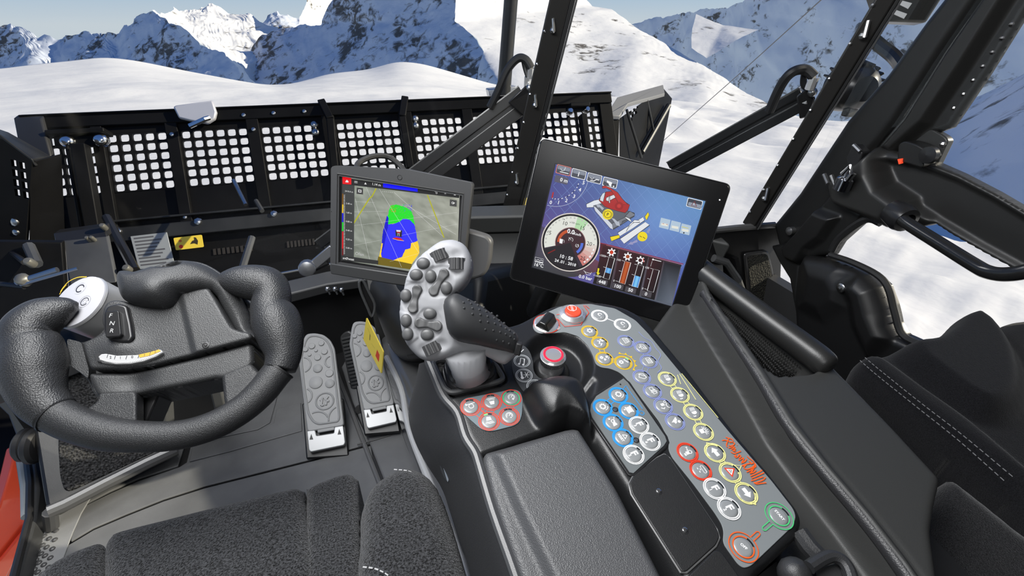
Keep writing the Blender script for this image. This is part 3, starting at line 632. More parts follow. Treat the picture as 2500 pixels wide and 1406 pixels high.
obj('stay_tube', MB().tube(smooth_line([PX(2115, 60, 1.3), PX(2125, 88, 1.3), PX(2150, 112, 1.3), PX(2185, 140, 1.28), PX(2205, 165, 1.24)], 6), .016, 10), M_BLACKMET, mst)
# ================================================================== cab shell
FLM = mat('floor_mat', (.118, .120, .123), .55, bump=[('noise', 500, .2, .0006)], var=(14, .08))
DARK = mat('shadow_plastic', (.010, .010, .011), .5)  # near black; also stands for shade in gaps, holes and recesses
WALLM = mat('cab_trim_dark', (.030, .030, .031), .5, bump=[('noise', 700, .2, .0006)])
CARPET = mat('speckled_carpet', (.030, .030, .031), .95, bump=[('vor', 160, 1.0, .006)], var=(230, .75), spec=.2)
def glass_mat():
    m = bpy.data.materials.new('clear_glass'); m.use_nodes = True; t = m.node_tree; t.nodes.clear()
    tr = t.nodes.new('ShaderNodeBsdfTransparent'); tr.inputs[0].default_value = (.985, .99, .99, 1)
    gl = t.nodes.new('ShaderNodeBsdfGlossy'); gl.inputs['Roughness'].default_value = .0; gl.inputs[0].default_value = (1, 1, 1, 1)
    fr = t.nodes.new('ShaderNodeFresnel'); fr.inputs[0].default_value = 1.28; mx = t.nodes.new('ShaderNodeMixShader'); o = t.nodes.new('ShaderNodeOutputMaterial')
    t.links.new(fr.outputs[0], mx.inputs[0]); t.links.new(tr.outputs[0], mx.inputs[1]); t.links.new(gl.outputs[0], mx.inputs[2]); t.links.new(mx.outputs[0], o.inputs[0]); return m
GLASS = glass_mat()
fl = tag(obj('floor', MB().prism([PZ(x, y, -.007) for x, y in ((84, 1105), (90, 1262), (48, 1406), (0, 1560))]+[np.array(q) for q in ((-.70, -.9, -.007), (1.15, -.9, -.007), (1.15, 1.78, -.007), (-1.1, 1.78, -.007))], (0, 0, -.05)), DARK), 'cab floor', kind='structure')
def zpoly(pts, z0, z1): return MB().prism([PZ(x, y, z0) for x, y in pts], (0, 0, z1-z0))
ln2 = [(175, 1325), (230, 1292), (310, 1258), (400, 1222), (500, 1190), (640, 1155), (770, 1122), (905, 1086)]
ln2b = [(x+1, y+5) for x, y in ln2]
L1 = [(208, 1235), (270, 1203), (340, 1172), (436, 1141)]
obj('mat_panel', zpoly([(90, 1700)]+[(150, 1345)]+ln2b+[(1010, 1700)], -.006, 0), FLM, fl, bevel=.002)
obj('mat_panel', zpoly(ln2+[(870, 1015), (800, 835), (470, 835), (470, 1080), (457, 1132), (440, 1143), (340, 1177), (270, 1208), (205, 1240), (178, 1290)], -.006, 0), FLM, fl, bevel=.002)
obj('mat_panel', zpoly(L1+[(451, 1095), (430, 1060), (200, 1150)], -.006, .001), FLM, fl, bevel=.002)
obj('mat_panel', zpoly([(463, 1129), (560, 1104), (738, 1053), (735, 985), (676, 1000), (668, 1035), (632, 1055), (545, 1073), (470, 1092)], 0, .004), FLM, fl, bevel=.003)
obj('mat_panel', zpoly([(480, 1085), (545, 1068), (630, 1050), (660, 1033), (670, 998), (680, 960), (560, 960), (470, 1040)], 0, .004), FLM, fl, bevel=.003)
obj('mat_panel', zpoly([(905, 1090), (862, 985), (835, 900), (880, 820), (930, 850), (960, 960), (985, 1060), (1040, 1180), (1100, 1330), (1020, 1420), (940, 1180)], 0, .010), FLM, fl, bevel=.005)
obj('mat_ridge', MB().tube([PZ(x, y, .006) for x, y in ((812, 880), (850, 980), (880, 1060), (925, 1175), (990, 1340))], .007, 8), mat('mat_ridge_light', (.11, .11, .112), .4), fl)
obj('mat_groove', MB().tube([PZ(x, y, .011) for x, y in ((872, 1085), (915, 1074), (955, 1062))], .0022, 6), DARK, fl)
obj('sill_plate', zpoly([(85, 1262), (235, 1196), (200, 1255), (180, 1300), (140, 1406), (120, 1500), (45, 1500), (66, 1340)], 0, .0035), mat('sill_grey', (.20, .203, .207), .5, bump=[('noise', 500, .2, .0006)]), fl, bevel=.002)
stud = None
for x, y in [(137, 1296), (99, 1303), (108, 1309), (120, 1315), (134, 1318), (96, 1325), (104, 1331), (114, 1336), (128, 1340), (92, 1347), (100, 1352), (110, 1357), (123, 1362), (88, 1368), (95, 1374), (107, 1379), (119, 1385), (84, 1391), (92, 1397), (103, 1402)]:
    p = PZ(x, y, .0035)
    if stud is None: stud = obj('grip_stud', MB().lathe(p, (0, 0, 1), [(0, .0062), (.0022, .0055), (.0034, .003), (.0036, 0)], 10), mat('stud_dark', (.05, .05, .052), .4), fl); s0 = WLOC[stud.name]-p
    else: copy(stud, fl, p+s0)

# left side: door frame, sill strips, orange body outside
wlf = tag(obj('wall_left', MB().prism([PZ(x, y, .05) for x, y in ((38, 1075), (58, 1180), (60, 1265), (22, 1420), (-20, 1600), (10, 1600), (50, 1400), (88, 1262), (96, 1190), (82, 1110), (70, 1060))], (0, 0, -.06)), mat('sill_rubber', (.035, .036, .038), .38), bevel=.006), 'dark left door frame', kind='structure')
obj('sill_strip', MB().tube([PZ(x, y, .055) for x, y in ((60, 1085), (72, 1180), (71, 1265), (34, 1406), (-5, 1560))], .008, 8), M_BLACKMET, wlf)
obj('sill_strip', MB().tube([PZ(x, y, .05) for x, y in ((47, 1110), (60, 1190), (62, 1262))], .009, 8), mat('seal_sheen', (.20, .22, .23), .3), wlf)  # highlight along the seal put in as a paler strip
obj('frame_curve', MB().prism([PX(x, y, -1.14) for x, y in ((-40, 860), (0, 905), (25, 952), (62, 1015), (78, 1048), (62, 1092), (42, 1078), (18, 1015), (-40, 960))], (.05, 0, 0)), mat('frame_grey', (.045, .046, .048), .35), wlf, bevel=.008)
obj('rear_panel', MB().box((-1.2, -.95, -.05), (-1.14, .35, 1.75)), WALLM, wlf)
body = thing('body_panel', 'orange red painted body side outside the left door sill', 'body panel', (-1.3, 1.2, -.6))
obj('painted_side', MB().prism([PX(x, y, -1.26) for x, y in ((42, 1078), (64, 1175), (66, 1275), (10, 1480), (-100, 1560), (-100, 1400), (0, 1236), (24, 1155))], (-.04, 0, -.02)), M_ORANGE, body, bevel=.006)
obj('painted_fold', MB().prism([PX(x, y, -1.255) for x, y in ((66, 1275), (62, 1300), (0, 1420), (-30, 1560), (-100, 1560), (-60, 1420), (0, 1358))], (.012, 0, 0)), M_ORANGE, body, bevel=.004)
buf = thing('rubber_buffer', 'black ribbed rubber buffer beside the left door sill below the steering wheel grip', 'rubber buffer', PZ(75, 1130, .1))
for x, y, w_, h_ in [(62, 1086, .030, .046), (84, 1088, .034, .050)]:
    c = PZ(x, y, .16); obj('rubber_disc', MB().lathe(c, CR+.25*CF, [(-.014, .02), (-.012, h_*.75), (-.005, h_*.9), (.005, h_*.9), (.012, h_*.75), (.014, .02)], 22), M_RUBBER, buf)
# carpeted kick panel
kA, kB = PZ(125, 1262, .05), PZ(425, 1100, .05); kd = nrm(kB-kA); kh = nrm(np.cross(kd, (0, 0, 1)))
if kh[1] > 0: kh = -kh
KP = Plane(kA, kh*.72+np.array((0, 0, 1))*.69, kd)
kick = thing('kick_panel', 'black kick panel with speckled carpet under the left of the steering wheel', 'kick panel', kA)
kp = KP.uvs([(78, 1030), (150, 905), (190, 880), (330, 880), (400, 920), (425, 1100), (130, 1262), (112, 1240)])
obj('panel_frame', ppoly(MB(), KP, round_poly(kp, .02), -.05, 0), M_PLAST2, kick, bevel=.008)
cp = KP.uvs([(142, 1080), (152, 980), (158, 915), (200, 895), (372, 895), (382, 1010), (390, 1098), (160, 1206), (147, 1165)])
obj('carpet', ppoly(MB(), KP, round_poly(cp, .02), -.002, .004), CARPET, kick, bevel=.003)
obj('bottom_lip', MB().tube([KP.hit(x, y, .006) for x, y in ((118, 1250), (160, 1232), (260, 1180), (360, 1130), (430, 1098))], .016, 10), mat('lip_grey', (.06, .061, .064), .32), kick)
obj('lip_end', MB().tube([KP.hit(122, 1250, .006), PZ(126, 1286, .01)], .015, 10), mat('lip_grey2', (.05, .051, .054), .35), kick)
post = thing('column_post', 'grey upright post below the steering column with a black gap beside it', 'post', PZ(395, 1040, .03))
obj('post_bar', MB().prism([PY(x, y, 1.0) for x, y in ((368, 930), (404, 930), (412, 1060), (378, 1060))], (0, .05, 0)), M_GREYP, post, bevel=.006)
obj('gap_shade', MB().prism([PY(x, y, 1.12) for x, y in ((400, 915), (560, 895), (560, 1000), (520, 1010), (408, 1050))], (0, .03, 0)), DARK, post)  # dark sheet standing in for the shaded gap beside the post
obj('bar_right', MB().prism([PY(x, y, 1.05) for x, y in ((503, 925), (535, 920), (552, 1000), (523, 1005))], (0, .03, 0)), M_GREYP, post, bevel=.005)
obj('cap', MB().ball(PY(470, 935, 1.08), .024, 12, sc=(1, 1, .8)), mat('cap_grey', (.10, .10, .10), .4), post)

# front: bulkhead, window sill bar, dash
ARC = [(-1.14, 1.06), (-.95, 1.30), (-.6, 1.52), (-.2, 1.63), (.2, 1.63), (.6, 1.52), (.95, 1.30), (1.14, 1.06)]
wf = tag(obj('wall_front', MB().loft([[(x*.97, y-.03, -.05), (x*.97, y-.03, .30), (x*.97, y+.01, .30), (x*.97, y+.01, -.05)] for x, y in [(-1.0, 1.27)]+ARC[2:]]), mat('bulkhead_black', (.012, .012, .0125), .35)), 'black bulkhead below the windshield', kind='structure')
obj('sill_bar', MB().loft([[(x*.97, y-.085, .285), (x*.97, y-.095, .325), (x*.97, y-.02, .34), (x*.97, y, .30)] for x, y in [(-1.0, 1.27)]+ARC[2:]]), mat('sill_bar_grey', (.048, .049, .051), .45), wf, bevel=.006)
sc_ = [PY(x, y, 1.50) for x, y in ((800, 706), (818, 706), (834, 708))]
for p in sc_: obj('clip_bright', MB().ball(p, .009, 8).tube([p, p+np.array((.004, 0, -.02))], .004, 6), M_STEEL, wf)
AR2 = [(-.06, 1.50), (.2, 1.50), (.55, 1.42), (.85, 1.22), (.98, 1.04)]
dash = thing('dashboard', 'dark grey dashboard between and behind the two displays', 'dashboard', (.4, 1.3, .1))
dm = mat('dash_grey', (.026, .0265, .0255), .55, bump=[('noise', 600, .2, .0006)])
obj('top_band', MB().loft([[(x, y-.005, .475), (x*.99, y-.03, .545), (x, y+.06, .555), (x, y+.07, .475)] for x, y in AR2]), mat('dash_band', (.060, .0615, .060), .5), dash, bevel=.008)
obj('dash_body', MB().loft([[(x, y+.05, .47), (x*.99, y-.015, .472), (x*.95, y-.10, .40), (x*.92, y-.16, .28), (x*.92, y-.18, .0), (x, y+.05, .0)] for x, y in AR2]), dm, dash, angle=60)
# footwell wall at the right
fw = thing('footwell_panel', 'black footwell panel with a carpet insert below the right wiper', 'footwell panel', (1.03, 1.06, 0))
FP = Plane((1.03, 1.05, .5), (0, -1, .12))
o_ = FP.uvs([(1728, 566), (1903, 549), (1910, 600), (1906, 690), (1945, 780), (1960, 900), (1700, 900), (1690, 640)])
obj('panel', ppoly(MB(), FP, round_poly(o_, .012), -.04, 0), mat('footwell_black', (.009, .009, .0095), .4), fw, bevel=.006)
obj('lit_top_edge', MB().tube([FP.hit(1716, 565, .0), FP.hit(1800, 556, .0), FP.hit(1890, 549, .0)], .010, 8), mat('ledge_grey', (.10, .10, .10), .3), fw)  # light on the panel's top edge put in as a paler tube
o_ = FP.uvs([(1812, 617), (1872, 609), (1884, 660), (1890, 720), (1896, 900), (1838, 900), (1820, 700)])
obj('insert_rim', ppoly(MB(), FP, round_poly(o_, .016), 0, .008), mat('rim_black', (.03, .03, .031), .25), fw, bevel=.004)
o_ = FP.uvs([(1820, 624), (1867, 617), (1878, 662), (1883, 722), (1888, 900), (1846, 900), (1828, 700)])
obj('carpet_insert', ppoly(MB(), FP, round_poly(o_, .012), .004, .010), mat('olive_carpet', (.020, .019, .014), .95, bump=[('vor', 200, 1, .005)], var=(200, .7)), fw)
obj('strap_bar', MB().tube([FP.hit(1742, 630, .01), FP.hit(1772, 640, .015), FP.hit(1800, 680, .01), FP.hit(1815, 720, .01)], .012, 10), M_GREYP, fw)
obj('black_clip', MB().obox(FP.hit(1793, 628, .01), FP.hit(1800, 660, .01), .012, .02, up=(0, -1, 0)), M_BLACKMET, fw)

# right door, pillar
RX = 1.15
DP = Plane((RX, .7, .8), (-1, 0, 0), (0, -1, 0))
PILM = mat('pillar_black', (.012, .012, .0118), .38, bump=[('noise', 700, .15, .0006)])
ap = DP.uvs([(2545, -320), (2254, 51), (2160, 182), (2063, 294), (1947, 471), (1884, 549), (1898, 610), (1945, 590), (2010, 520), (2080, 430), (2180, 300), (2290, 130), (2400, -30), (2640, -370)])
tr1 = tag(relief('trim_1', DP, ap, PILM, cell=.003, r=.02, depth=.08, angle=80), 'black front pillar', kind='structure')
door = thing('door_1', 'right cab door with armrest panel and tubular grab handle', 'door', (RX, .5, .1)); door['kind'] = 'structure'
df = DP.uvs([(2640, -370), (2402, -28), (2290, 130), (2196, 282), (2120, 372), (2160, 395), (2262, 330), (2312, 312), (2400, 180), (2495, 25), (2560, -70), (2790, -400)])
relief('door_frame', DP.up(-.01), df, mat('door_frame_black', (.014, .0137, .013), .36), door, cell=.0028, r=.010, depth=.006, layers=[(DP.uvs([(2670, -400), (2420, -30), (2310, 130), (2210, 290), (2150, 360), (2175, 375), (2262, 300), (2350, 170), (2465, -10), (2740, -400)]), .022, .012)], angle=80)
M_DOOR = mat('door_trim', (.021, .021, .0203), .42, bump=[('noise', 700, .2, .0006)])
hp = DP.uvs([(2128, 388), (2150, 358), (2200, 372), (2270, 392), (2345, 425), (2430, 470), (2540, 535), (2700, 640), (2700, 780), (2500, 668), (2478, 655), (2400, 612), (2330, 572), (2288, 545), (2262, 552), (2225, 556), (2175, 555), (2130, 528), (2080, 505), (2030, 470), (2050, 440)])
bulge = DP.uvs([(2050, 440), (2120, 385), (2160, 366), (2162, 420), (2180, 455), (2235, 492), (2238, 512), (2210, 520), (2188, 545), (2120, 520), (2060, 500)])
inner = DP.uvs([(2164, 392), (2240, 398), (2345, 438), (2430, 482), (2560, 560), (2720, 660), (2720, 780), (2500, 655), (2400, 600), (2300, 540), (2238, 500), (2180, 460)])
relief('armrest_panel', DP.up(.02), hp, M_DOOR, door, cell=.003, r=.018, depth=.02, layers=[(inner, -.02, .01), (bulge, .035, .018)], angle=80)
obj('grab_handle', MB().tube(smooth_line([PX(2190, 524, 1.06), PX(2215, 545, 1.05), PX(2290, 592, 1.04), PX(2380, 648, 1.03), PX(2412, 664, 1.025), PX(2450, 670, 1.02), PX(2500, 664, 1.02), PX(2560, 645, 1.03)], 5), .0125, 14), mat('handle_black', (.016, .016, .016), .22), door)
obj('handle_socket', MB().lathe(PX(2196, 526, 1.07), nrm(PX(2290, 592, 1.05)-PX(2196, 526, 1.07)), [(-.02, .026), (.01, .03), (.022, .026), (.024, .016), (.0, .014)], 20), M_BLACKMET, door)
obj('screw_cover', MB().ball(DP.hit(2103, 487, .045), .009, 10), M_PLAST2, door)
sw = thing('switch_box', 'dark switch box with a red lamp on the door window edge above the armrest', 'switch', PX(2240, 385, RX))
obj('mount_plate', ppoly(MB(), DP, round_poly(DP.uvs([(2262, 312), (2300, 335), (2306, 345), (2268, 425), (2180, 400), (2190, 350)]), .008), -.03, -.01), mat('plate_dark', (.03, .03, .029), .4), sw, bevel=.003)
obj('box', ppoly(MB(), DP, round_poly(DP.uvs([(2217, 350), (2232, 342), (2262, 350), (2284, 362), (2278, 408), (2215, 390)]), .006), -.01, .03), PILM, sw, bevel=.006)
obj('black_knob', MB().lathe(DP.hit(2272, 378, .03), DP.n, [(0, .018), (.01, .017), (.013, 0)], 14), M_BLACKMET, sw)
obj('red_lamp', ppoly(MB(), DP, DP.uvs([(2219, 386), (2230, 384), (2228, 396), (2222, 398)]), .028, .034), mat('red_lens', (.8, .06, .02), .3, emit=((.9, .08, .03), .7)), sw)
for x, y in [(2302, 352), (2290, 378), (2277, 405)]: obj('screw', MB().ball(DP.hit(x, y, -.008), .006, 8), M_STEEL, sw)
for k in range(7):
    x = 2470-k*23.5; y = 60+k*34
    obj('frame_clip', MB().ball(DP.hit(x, y, -.01), .0045, 8), M_CHROME, door)
latch = thing('door_latch', 'chrome latch pin and black bracket at the front edge of the right door', 'latch', PX(2060, 440, 1.1))
obj('pin', MB().lathe(PX(2058, 452, 1.08), nrm(PX(2080, 405, 1.08)-PX(2058, 452, 1.08)), [(-.012, 0), (-.011, .018), (.016, .018), (.02, .012), (.03, .011), (.032, 0)], 20), mat('dark_chrome', (.45, .46, .5), .15, 1), latch)
obj('hook', MB().tube([PX(2058, 425, 1.07), PX(2075, 408, 1.07), PX(2082, 425, 1.07), PX(2070, 440, 1.07)], .007, 10), M_CHROME, latch)
obj('bracket', MB().prism([PX(x, y, 1.10) for x, y in ((2066, 385), (2082, 352), (2106, 372), (2092, 408), (2070, 408))], (.03, 0, 0)), M_BLACKMET, latch, bevel=.003)
obj('bracket_edge', MB().tube([PX(2084, 354, 1.095), PX(2100, 370, 1.095)], .005, 8), M_STEEL, latch)
obj('striker', MB().tube([PX(2012, 425, 1.10), PX(2022, 448, 1.10), PX(2040, 452, 1.10), PX(2030, 428, 1.10)], .006, 8), mat('striker_grey', (.2, .2, .2), .3, .8), latch)
obj('fitting', MB().lathe(DP.hit(1936, 563, .0), DP.n, [(0, .012), (.015, .012), (.02, .005), (.021, 0)], 12), mat('fit', (.1, .1, .1), .3, .5), tr1)
# lower pillar bracket and knee panel
kb = DP.uvs([(1885, 600), (1930, 590), (2000, 510), (2035, 470), (2090, 500), (2118, 520), (2100, 545), (2050, 590), (2030, 622), (2000, 625), (1962, 640), (1955, 720), (1960, 820), (1945, 760), (1930, 680), (1905, 640)])
relief('pillar_foot', DP.up(.01), kb, mat('foot_black', (.011, .011, .011), .4), door, cell=.003, r=.014, depth=.02, layers=[(DP.uvs([(1960, 565), (2005, 512), (2055, 530), (2020, 580), (1985, 605), (1960, 640), (1930, 625), (1925, 600)]), .025, .01)], angle=80)
kn = DP.uvs([(1978, 622), (2030, 630), (2075, 645), (2130, 668), (2162, 698), (2178, 745), (2190, 790), (2206, 820), (2255, 842), (2320, 900), (2200, 960), (2050, 950), (1985, 880), (1958, 800), (1954, 720), (1962, 650)])
relief('knee_panel', DP.up(.03), kn, mat('knee_black', (.010, .010, .0105), .38, bump=[('noise', 700, .2, .0006)]), door, cell=.0035, r=.02, depth=.035, layers=[(DP.uvs([(2120, 680), (2150, 705), (2165, 760), (2190, 820), (2150, 860), (2115, 790), (2105, 730), (2085, 690)]), .025, .02), (DP.uvs([(1990, 640), (2060, 660), (2085, 700), (2080, 740), (2030, 765), (1980, 740)]), .02, .03)], angle=80)
obj('knee_screw', MB().lathe(DP.hit(2052, 703, .05), DP.n, [(0, .012), (.002, .010), (.0021, .005), (.005, .004), (.006, 0)], 12), M_STEEL, door, angle=50)
obj('window_seal', MB().tube(smooth_line([DP.hit(x, y, .02) for x, y in ((2030, 612), (2052, 578), (2112, 536), (2150, 545))], 5), .009, 8), M_RUBBER, door)
obj('window_seal', MB().tube(smooth_line([DP.hit(x, y, .035) for x, y in ((2026, 622), (2080, 640), (2140, 670), (2168, 702), (2184, 760), (2204, 818), (2260, 846))], 5), .008, 8), M_RUBBER, door)
obj('floor_hump', MB().tube(smooth_line([PZ(2005, 805, .30), PZ(2030, 830, .30), PZ(2075, 862, .28)], 5), .035, 12), M_PLAST2, door)
# glass
mb = MB(); A2 = smooth_line(ARC, 4)
mb.loft([[(x, y, .30), (x*.97, y-.30, 1.75)] for x, y in A2], cap=False, closed=False)
g1 = tag(obj('window_1', mb, GLASS, angle=180), 'curved windshield pane', kind='structure')
mb = MB().add([(RX+.01, -.2, .55), (RX+.01, 1.04, .55), (RX+.01, .78, 1.75), (RX+.01, -.2, 1.75)], [(0, 1, 2, 3)])
tag(obj('window_2', mb, GLASS), 'right door window pane', kind='structure')
mb = MB().add([(-1.15, .35, .1), (-1.15, 1.04, .1), (-1.15, .78, 1.75), (-1.15, .35, 1.75)], [(0, 1, 2, 3)])
tag(obj('window_3', mb, GLASS), 'left door window pane', kind='structure')
# the rest of the cab behind and above the camera
tag(obj('ceiling', MB().box((-1.2, -.98, 1.76), (1.2, 1.02, 1.82)), mat('headliner', (.42, .42, .42), .8)), 'cab ceiling', kind='structure')
tag(obj('wall_rear', MB().box((-1.2, -.98, -.05), (1.2, -.92, 1.76)), WALLM), 'cab rear wall', kind='structure')
tag(obj('wall_right', MB().box((1.16, -.92, -.05), (1.2, .38, 1.76)), WALLM), 'right rear cab wall', kind='structure')
obj('door_base', MB().box((1.16, .30, -.05), (1.2, 1.1, .40)), WALLM, door)
# ================================================================== printing
def vcol_mat(name, emit):
    m = bpy.data.materials.new(name); m.use_nodes = True; t = m.node_tree
    a = t.nodes.new('ShaderNodeVertexColor'); a.layer_name = 'Col'
    b = t.nodes['Principled BSDF']
    if emit:
        b.inputs['Base Color'].default_value = (.01, .01, .01, 1); b.inputs['Roughness'].default_value = .35; b.inputs['Specular IOR Level'].default_value = .25
        t.links.new(a.outputs[0], b.inputs['Emission Color']); b.inputs['Emission Strength'].default_value = 1.0
    else:
        t.links.new(a.outputs[0], b.inputs['Base Color']); b.inputs['Roughness'].default_value = .4
    return m
SCREENM, INKM = vcol_mat('screen_light', True), vcol_mat('printed_ink', False)
_G = {}
def glyphs(s, shear=0, bold=0.0):
    k = (s, shear, bold)
    if k not in _G:
        c = bpy.data.curves.new('t', 'FONT'); c.body = s; c.align_x = 'CENTER'; c.align_y = 'CENTER'; c.size = 1; c.resolution_u = 2; c.shear = shear; c.offset = bold
        o = bpy.data.objects.new('t', c); COL.objects.link(o); bpy.context.view_layer.update()
        me = o.evaluated_get(bpy.context.evaluated_depsgraph_get()).to_mesh()
        v = np.array([x.co[:2] for x in me.vertices]).reshape(-1, 2); f = [tuple(p.vertices) for p in me.polygons]
        if len(v): v = v-(v.min(0)+v.max(0))/2
        _G[k] = (v, f); bpy.data.objects.remove(o); bpy.data.curves.remove(c)
    return _G[k]
class Print:
    """flat print on a plane; coordinates in photo pixels, unprojected onto the plane"""
    def __init__(s, pl, h=.0003, step=6e-6): s.pl = pl; s.h = h; s.st = step; s.v = []; s.f = []; s.c = []
    def _add(s, uv, fs, col):
        o = len(s.v); uv = np.asarray(uv); 
        for i, q in enumerate(uv): s.v.append(tuple(s.pl.at(q[0], q[1], s.h))); s.c.append(tuple(col[i]) if isinstance(col, list) else tuple(col))
        s.f += [tuple(i+o for i in f) for f in fs]; s.h += s.st
    def U(s, p): return s.pl.uv(*p)
    def poly(s, pts, col): s._add(s.pl.uvs(pts), [tuple(range(len(pts)))], col)
    def polyuv(s, uv, col): s._add(uv, [tuple(range(len(uv)))], col)
    def line(s, pts, w, col, closed=False, uv=False):      # w in metres
        p = np.asarray(pts, float) if uv else s.pl.uvs(pts); n = len(p); L = []; R = []
        for i in range(n):
            a = p[i-1] if (i > 0 or closed) else p[i]; b = p[(i+1) % n] if (i < n-1 or closed) else p[i]
            d = b-a; d /= np.linalg.norm(d)+1e-12; q = np.array((-d[1], d[0]))*w/2
            if 0 < i < n-1 or closed:
                d1 = p[i]-p[i-1]; d1 /= np.linalg.norm(d1)+1e-12; cs = abs(d@d1); q /= max(cs, .5)
            L.append(p[i]+q); R.append(p[i]-q)
        fs = [(i, (i+1) % n, n+(i+1) % n, n+i) for i in range(n if closed else n-1)]
        s._add(L+R, fs, col)
    def ring(s, c, r, w, col, a0=0, a1=360, k=32, sx=1, sy=1, rot=0):
        c = s.U(c) if len(c) == 2 else np.array(c[:2]); full = abs(a1-a0) >= 360; n = k if full else k+1; I = []; O = []; cr_, sr_ = math.cos(rot), math.sin(rot)
        for i in range(n):
            t = math.radians(a0+(a1-a0)*i/k)
            for rad, L in ((r-w/2, I), (r+w/2, O)):
                x, y = rad*math.cos(t)*sx, rad*math.sin(t)*sy; L.append(c+np.array((x*cr_-y*sr_, x*sr_+y*cr_)))
        fs = [(i, (i+1) % n, n+(i+1) % n, n+i) for i in range(n if full else n-1)]
        s._add(I+O, fs, col)
    def disc(s, c, r, col, k=24, sx=1, sy=1): 
        c = s.U(c) if len(c) == 2 else np.array(c[:2]); s._add([c+r*np.array((sx*math.cos(2*math.pi*i/k), sy*math.sin(2*math.pi*i/k))) for i in range(k)], [tuple(range(k))], col)
    def text(s, t, p, d, hpx, col, shear=0, bold=0.0, wx=1.0):     # centred at pixel p, baseline along pixel vector d, height in pixels
        v, f = glyphs(t, shear, bold)
        if not len(v): return
        c = s.U(p); d = np.array(d, float)/np.hypot(*d); a = s.U((p[0]+d[0]*4, p[1]+d[1]*4))-c; ax = a/np.linalg.norm(a); ay = np.array((-ax[1], ax[0]))
        up = np.array((d[1], -d[0])); b = s.U((p[0]+up[0]*4, p[1]+up[1]*4))-c; sc = abs(b@ay)/4*hpx
        k = sc/.70
        s._add([c+ax*q[0]*k*wx+ay*q[1]*k for q in v], f, col)
    def build(s, name, parent, mat_):
        mb = MB(); mb.v = s.v; mb.f = s.f; mb.m = [0]*len(s.f)
        o = obj(name, mb, mat_, parent, smooth=False, recalc=False); me = o.data
        at = me.color_attributes.new('Col', 'FLOAT_COLOR', 'POINT')
        at.data.foreach_set('color', np.array([(*c, 1) for c in s.c], np.float32).ravel()); return o
# ================================================================== centre console
KA = math.radians(11.6)
KPL = Plane((.2, .3, .7097), (0, -math.sin(KA), math.cos(KA)))
def ku(p, k=None): return KPL.uvs(p)
console = thing('center_console', 'dark grained console between the seats carrying joystick, keypads and armrest', 'console', (.1, .4, 0))
top = [(1046, 885), (1060, 850), (1130, 812), (1262, 790), (1296, 772), (1345, 745), (1400, 736), (1465, 735), (1520, 746), (1565, 768), (1600, 805), (1680, 900), (1790, 1046), (1895, 1170), (1952, 1244), (1962, 1272), (1948, 1312), (1900, 1358), (1850, 1396), (1835, 1425), (1900, 1600), (1960, 1800), (1380, 1800), (1262, 1410), (1205, 1250), (1172, 1140), (1160, 1105), (1137, 1068), (1118, 1010), (1085, 970), (1062, 920)]
bowl = smooth_poly(ku([(1290, 905), (1288, 860), (1310, 830), (1350, 815), (1395, 822), (1428, 850), (1440, 885), (1432, 920), (1405, 948), (1360, 952), (1315, 940)]), 4)
lump = smooth_poly(ku([(1283, 962), (1310, 946), (1365, 936), (1412, 948), (1432, 985), (1442, 1055), (1436, 1080), (1415, 1062), (1388, 1048), (1350, 1056), (1318, 1040), (1297, 1005)]), 4)
well = ku([(1168, 1118), (1385, 1035), (1425, 1050), (1520, 1195), (1640, 1406), (1800, 1800), (1380, 1800), (1258, 1406), (1200, 1240)])
blu = [(1521, 927), (1532, 937), (1622, 1068), (1626, 1080), (1619, 1091), (1545, 1158), (1536, 1156), (1445, 1022), (1440, 1006), (1442, 990), (1455, 970)]
cov = [(1622, 1109), (1634, 1118), (1750, 1293), (1756, 1313), (1747, 1333), (1675, 1398), (1662, 1398), (1541, 1207), (1535, 1182), (1546, 1162), (1602, 1119)]
def grow(p, d):       # px polygon grown about its outline
    p = ku(p); c = p.mean(0); n = len(p); o = []
    for i in range(n):
        e1 = p[i]-p[i-1]; e2 = p[(i+1) % n]-p[i]; n1 = np.array((e1[1], -e1[0]))/np.linalg.norm(e1); n2 = np.array((e2[1], -e2[0]))/np.linalg.norm(e2)
        m = n1+n2; m /= np.linalg.norm(m)+1e-9
        o.append(p[i]+m*d)
    o = np.array(o)
    if (sdist(o, p).mean() > 0) == (d > 0): return grow_flip(p, d)
    return o
def grow_flip(p, d):
    n = len(p); o = []
    for i in range(n):
        e1 = p[i]-p[i-1]; e2 = p[(i+1) % n]-p[i]; n1 = -np.array((e1[1], -e1[0]))/np.linalg.norm(e1); n2 = -np.array((e2[1], -e2[0]))/np.linalg.norm(e2)
        m = n1+n2; m /= np.linalg.norm(m)+1e-9; o.append(p[i]+m*d)
    return np.array(o)
boot_o = ku([(1050, 886), (1082, 956), (1096, 965), (1110, 966), (1222, 939), (1236, 930), (1234, 920), (1218, 890), (1195, 872), (1060, 872)])
valley = ku([(1283, 950), (1420, 930), (1450, 960), (1430, 1000), (1440, 1060), (1520, 1190), (1640, 1400), (1800, 1800), (1870, 1800), (1660, 1406), (1540, 1215), (1520, 1180), (1432, 1020), (1428, 990)])
strip_ = ku([(1445, 930), (1432, 985), (1442, 1055), (1540, 1215), (1660, 1406), (1800, 1640), (1690, 1640), (1610, 1406), (1500, 1210), (1428, 1075), (1415, 990), (1420, 940)])
relief('console_top', KPL, round_poly(ku(top), .012), M_PLAST2, console, cell=.0022, r=.007, depth=.16, layers=[
    (strip_, -.012, .008), (bowl, -.020, .007), (lump, lambda P, s2, h: .006+.030*(1-np.exp(-np.clip(s2+.004, 0, 1)/.013)), .007), (well, -.022, .005), (boot_o, -.014, .002)], angle=80)
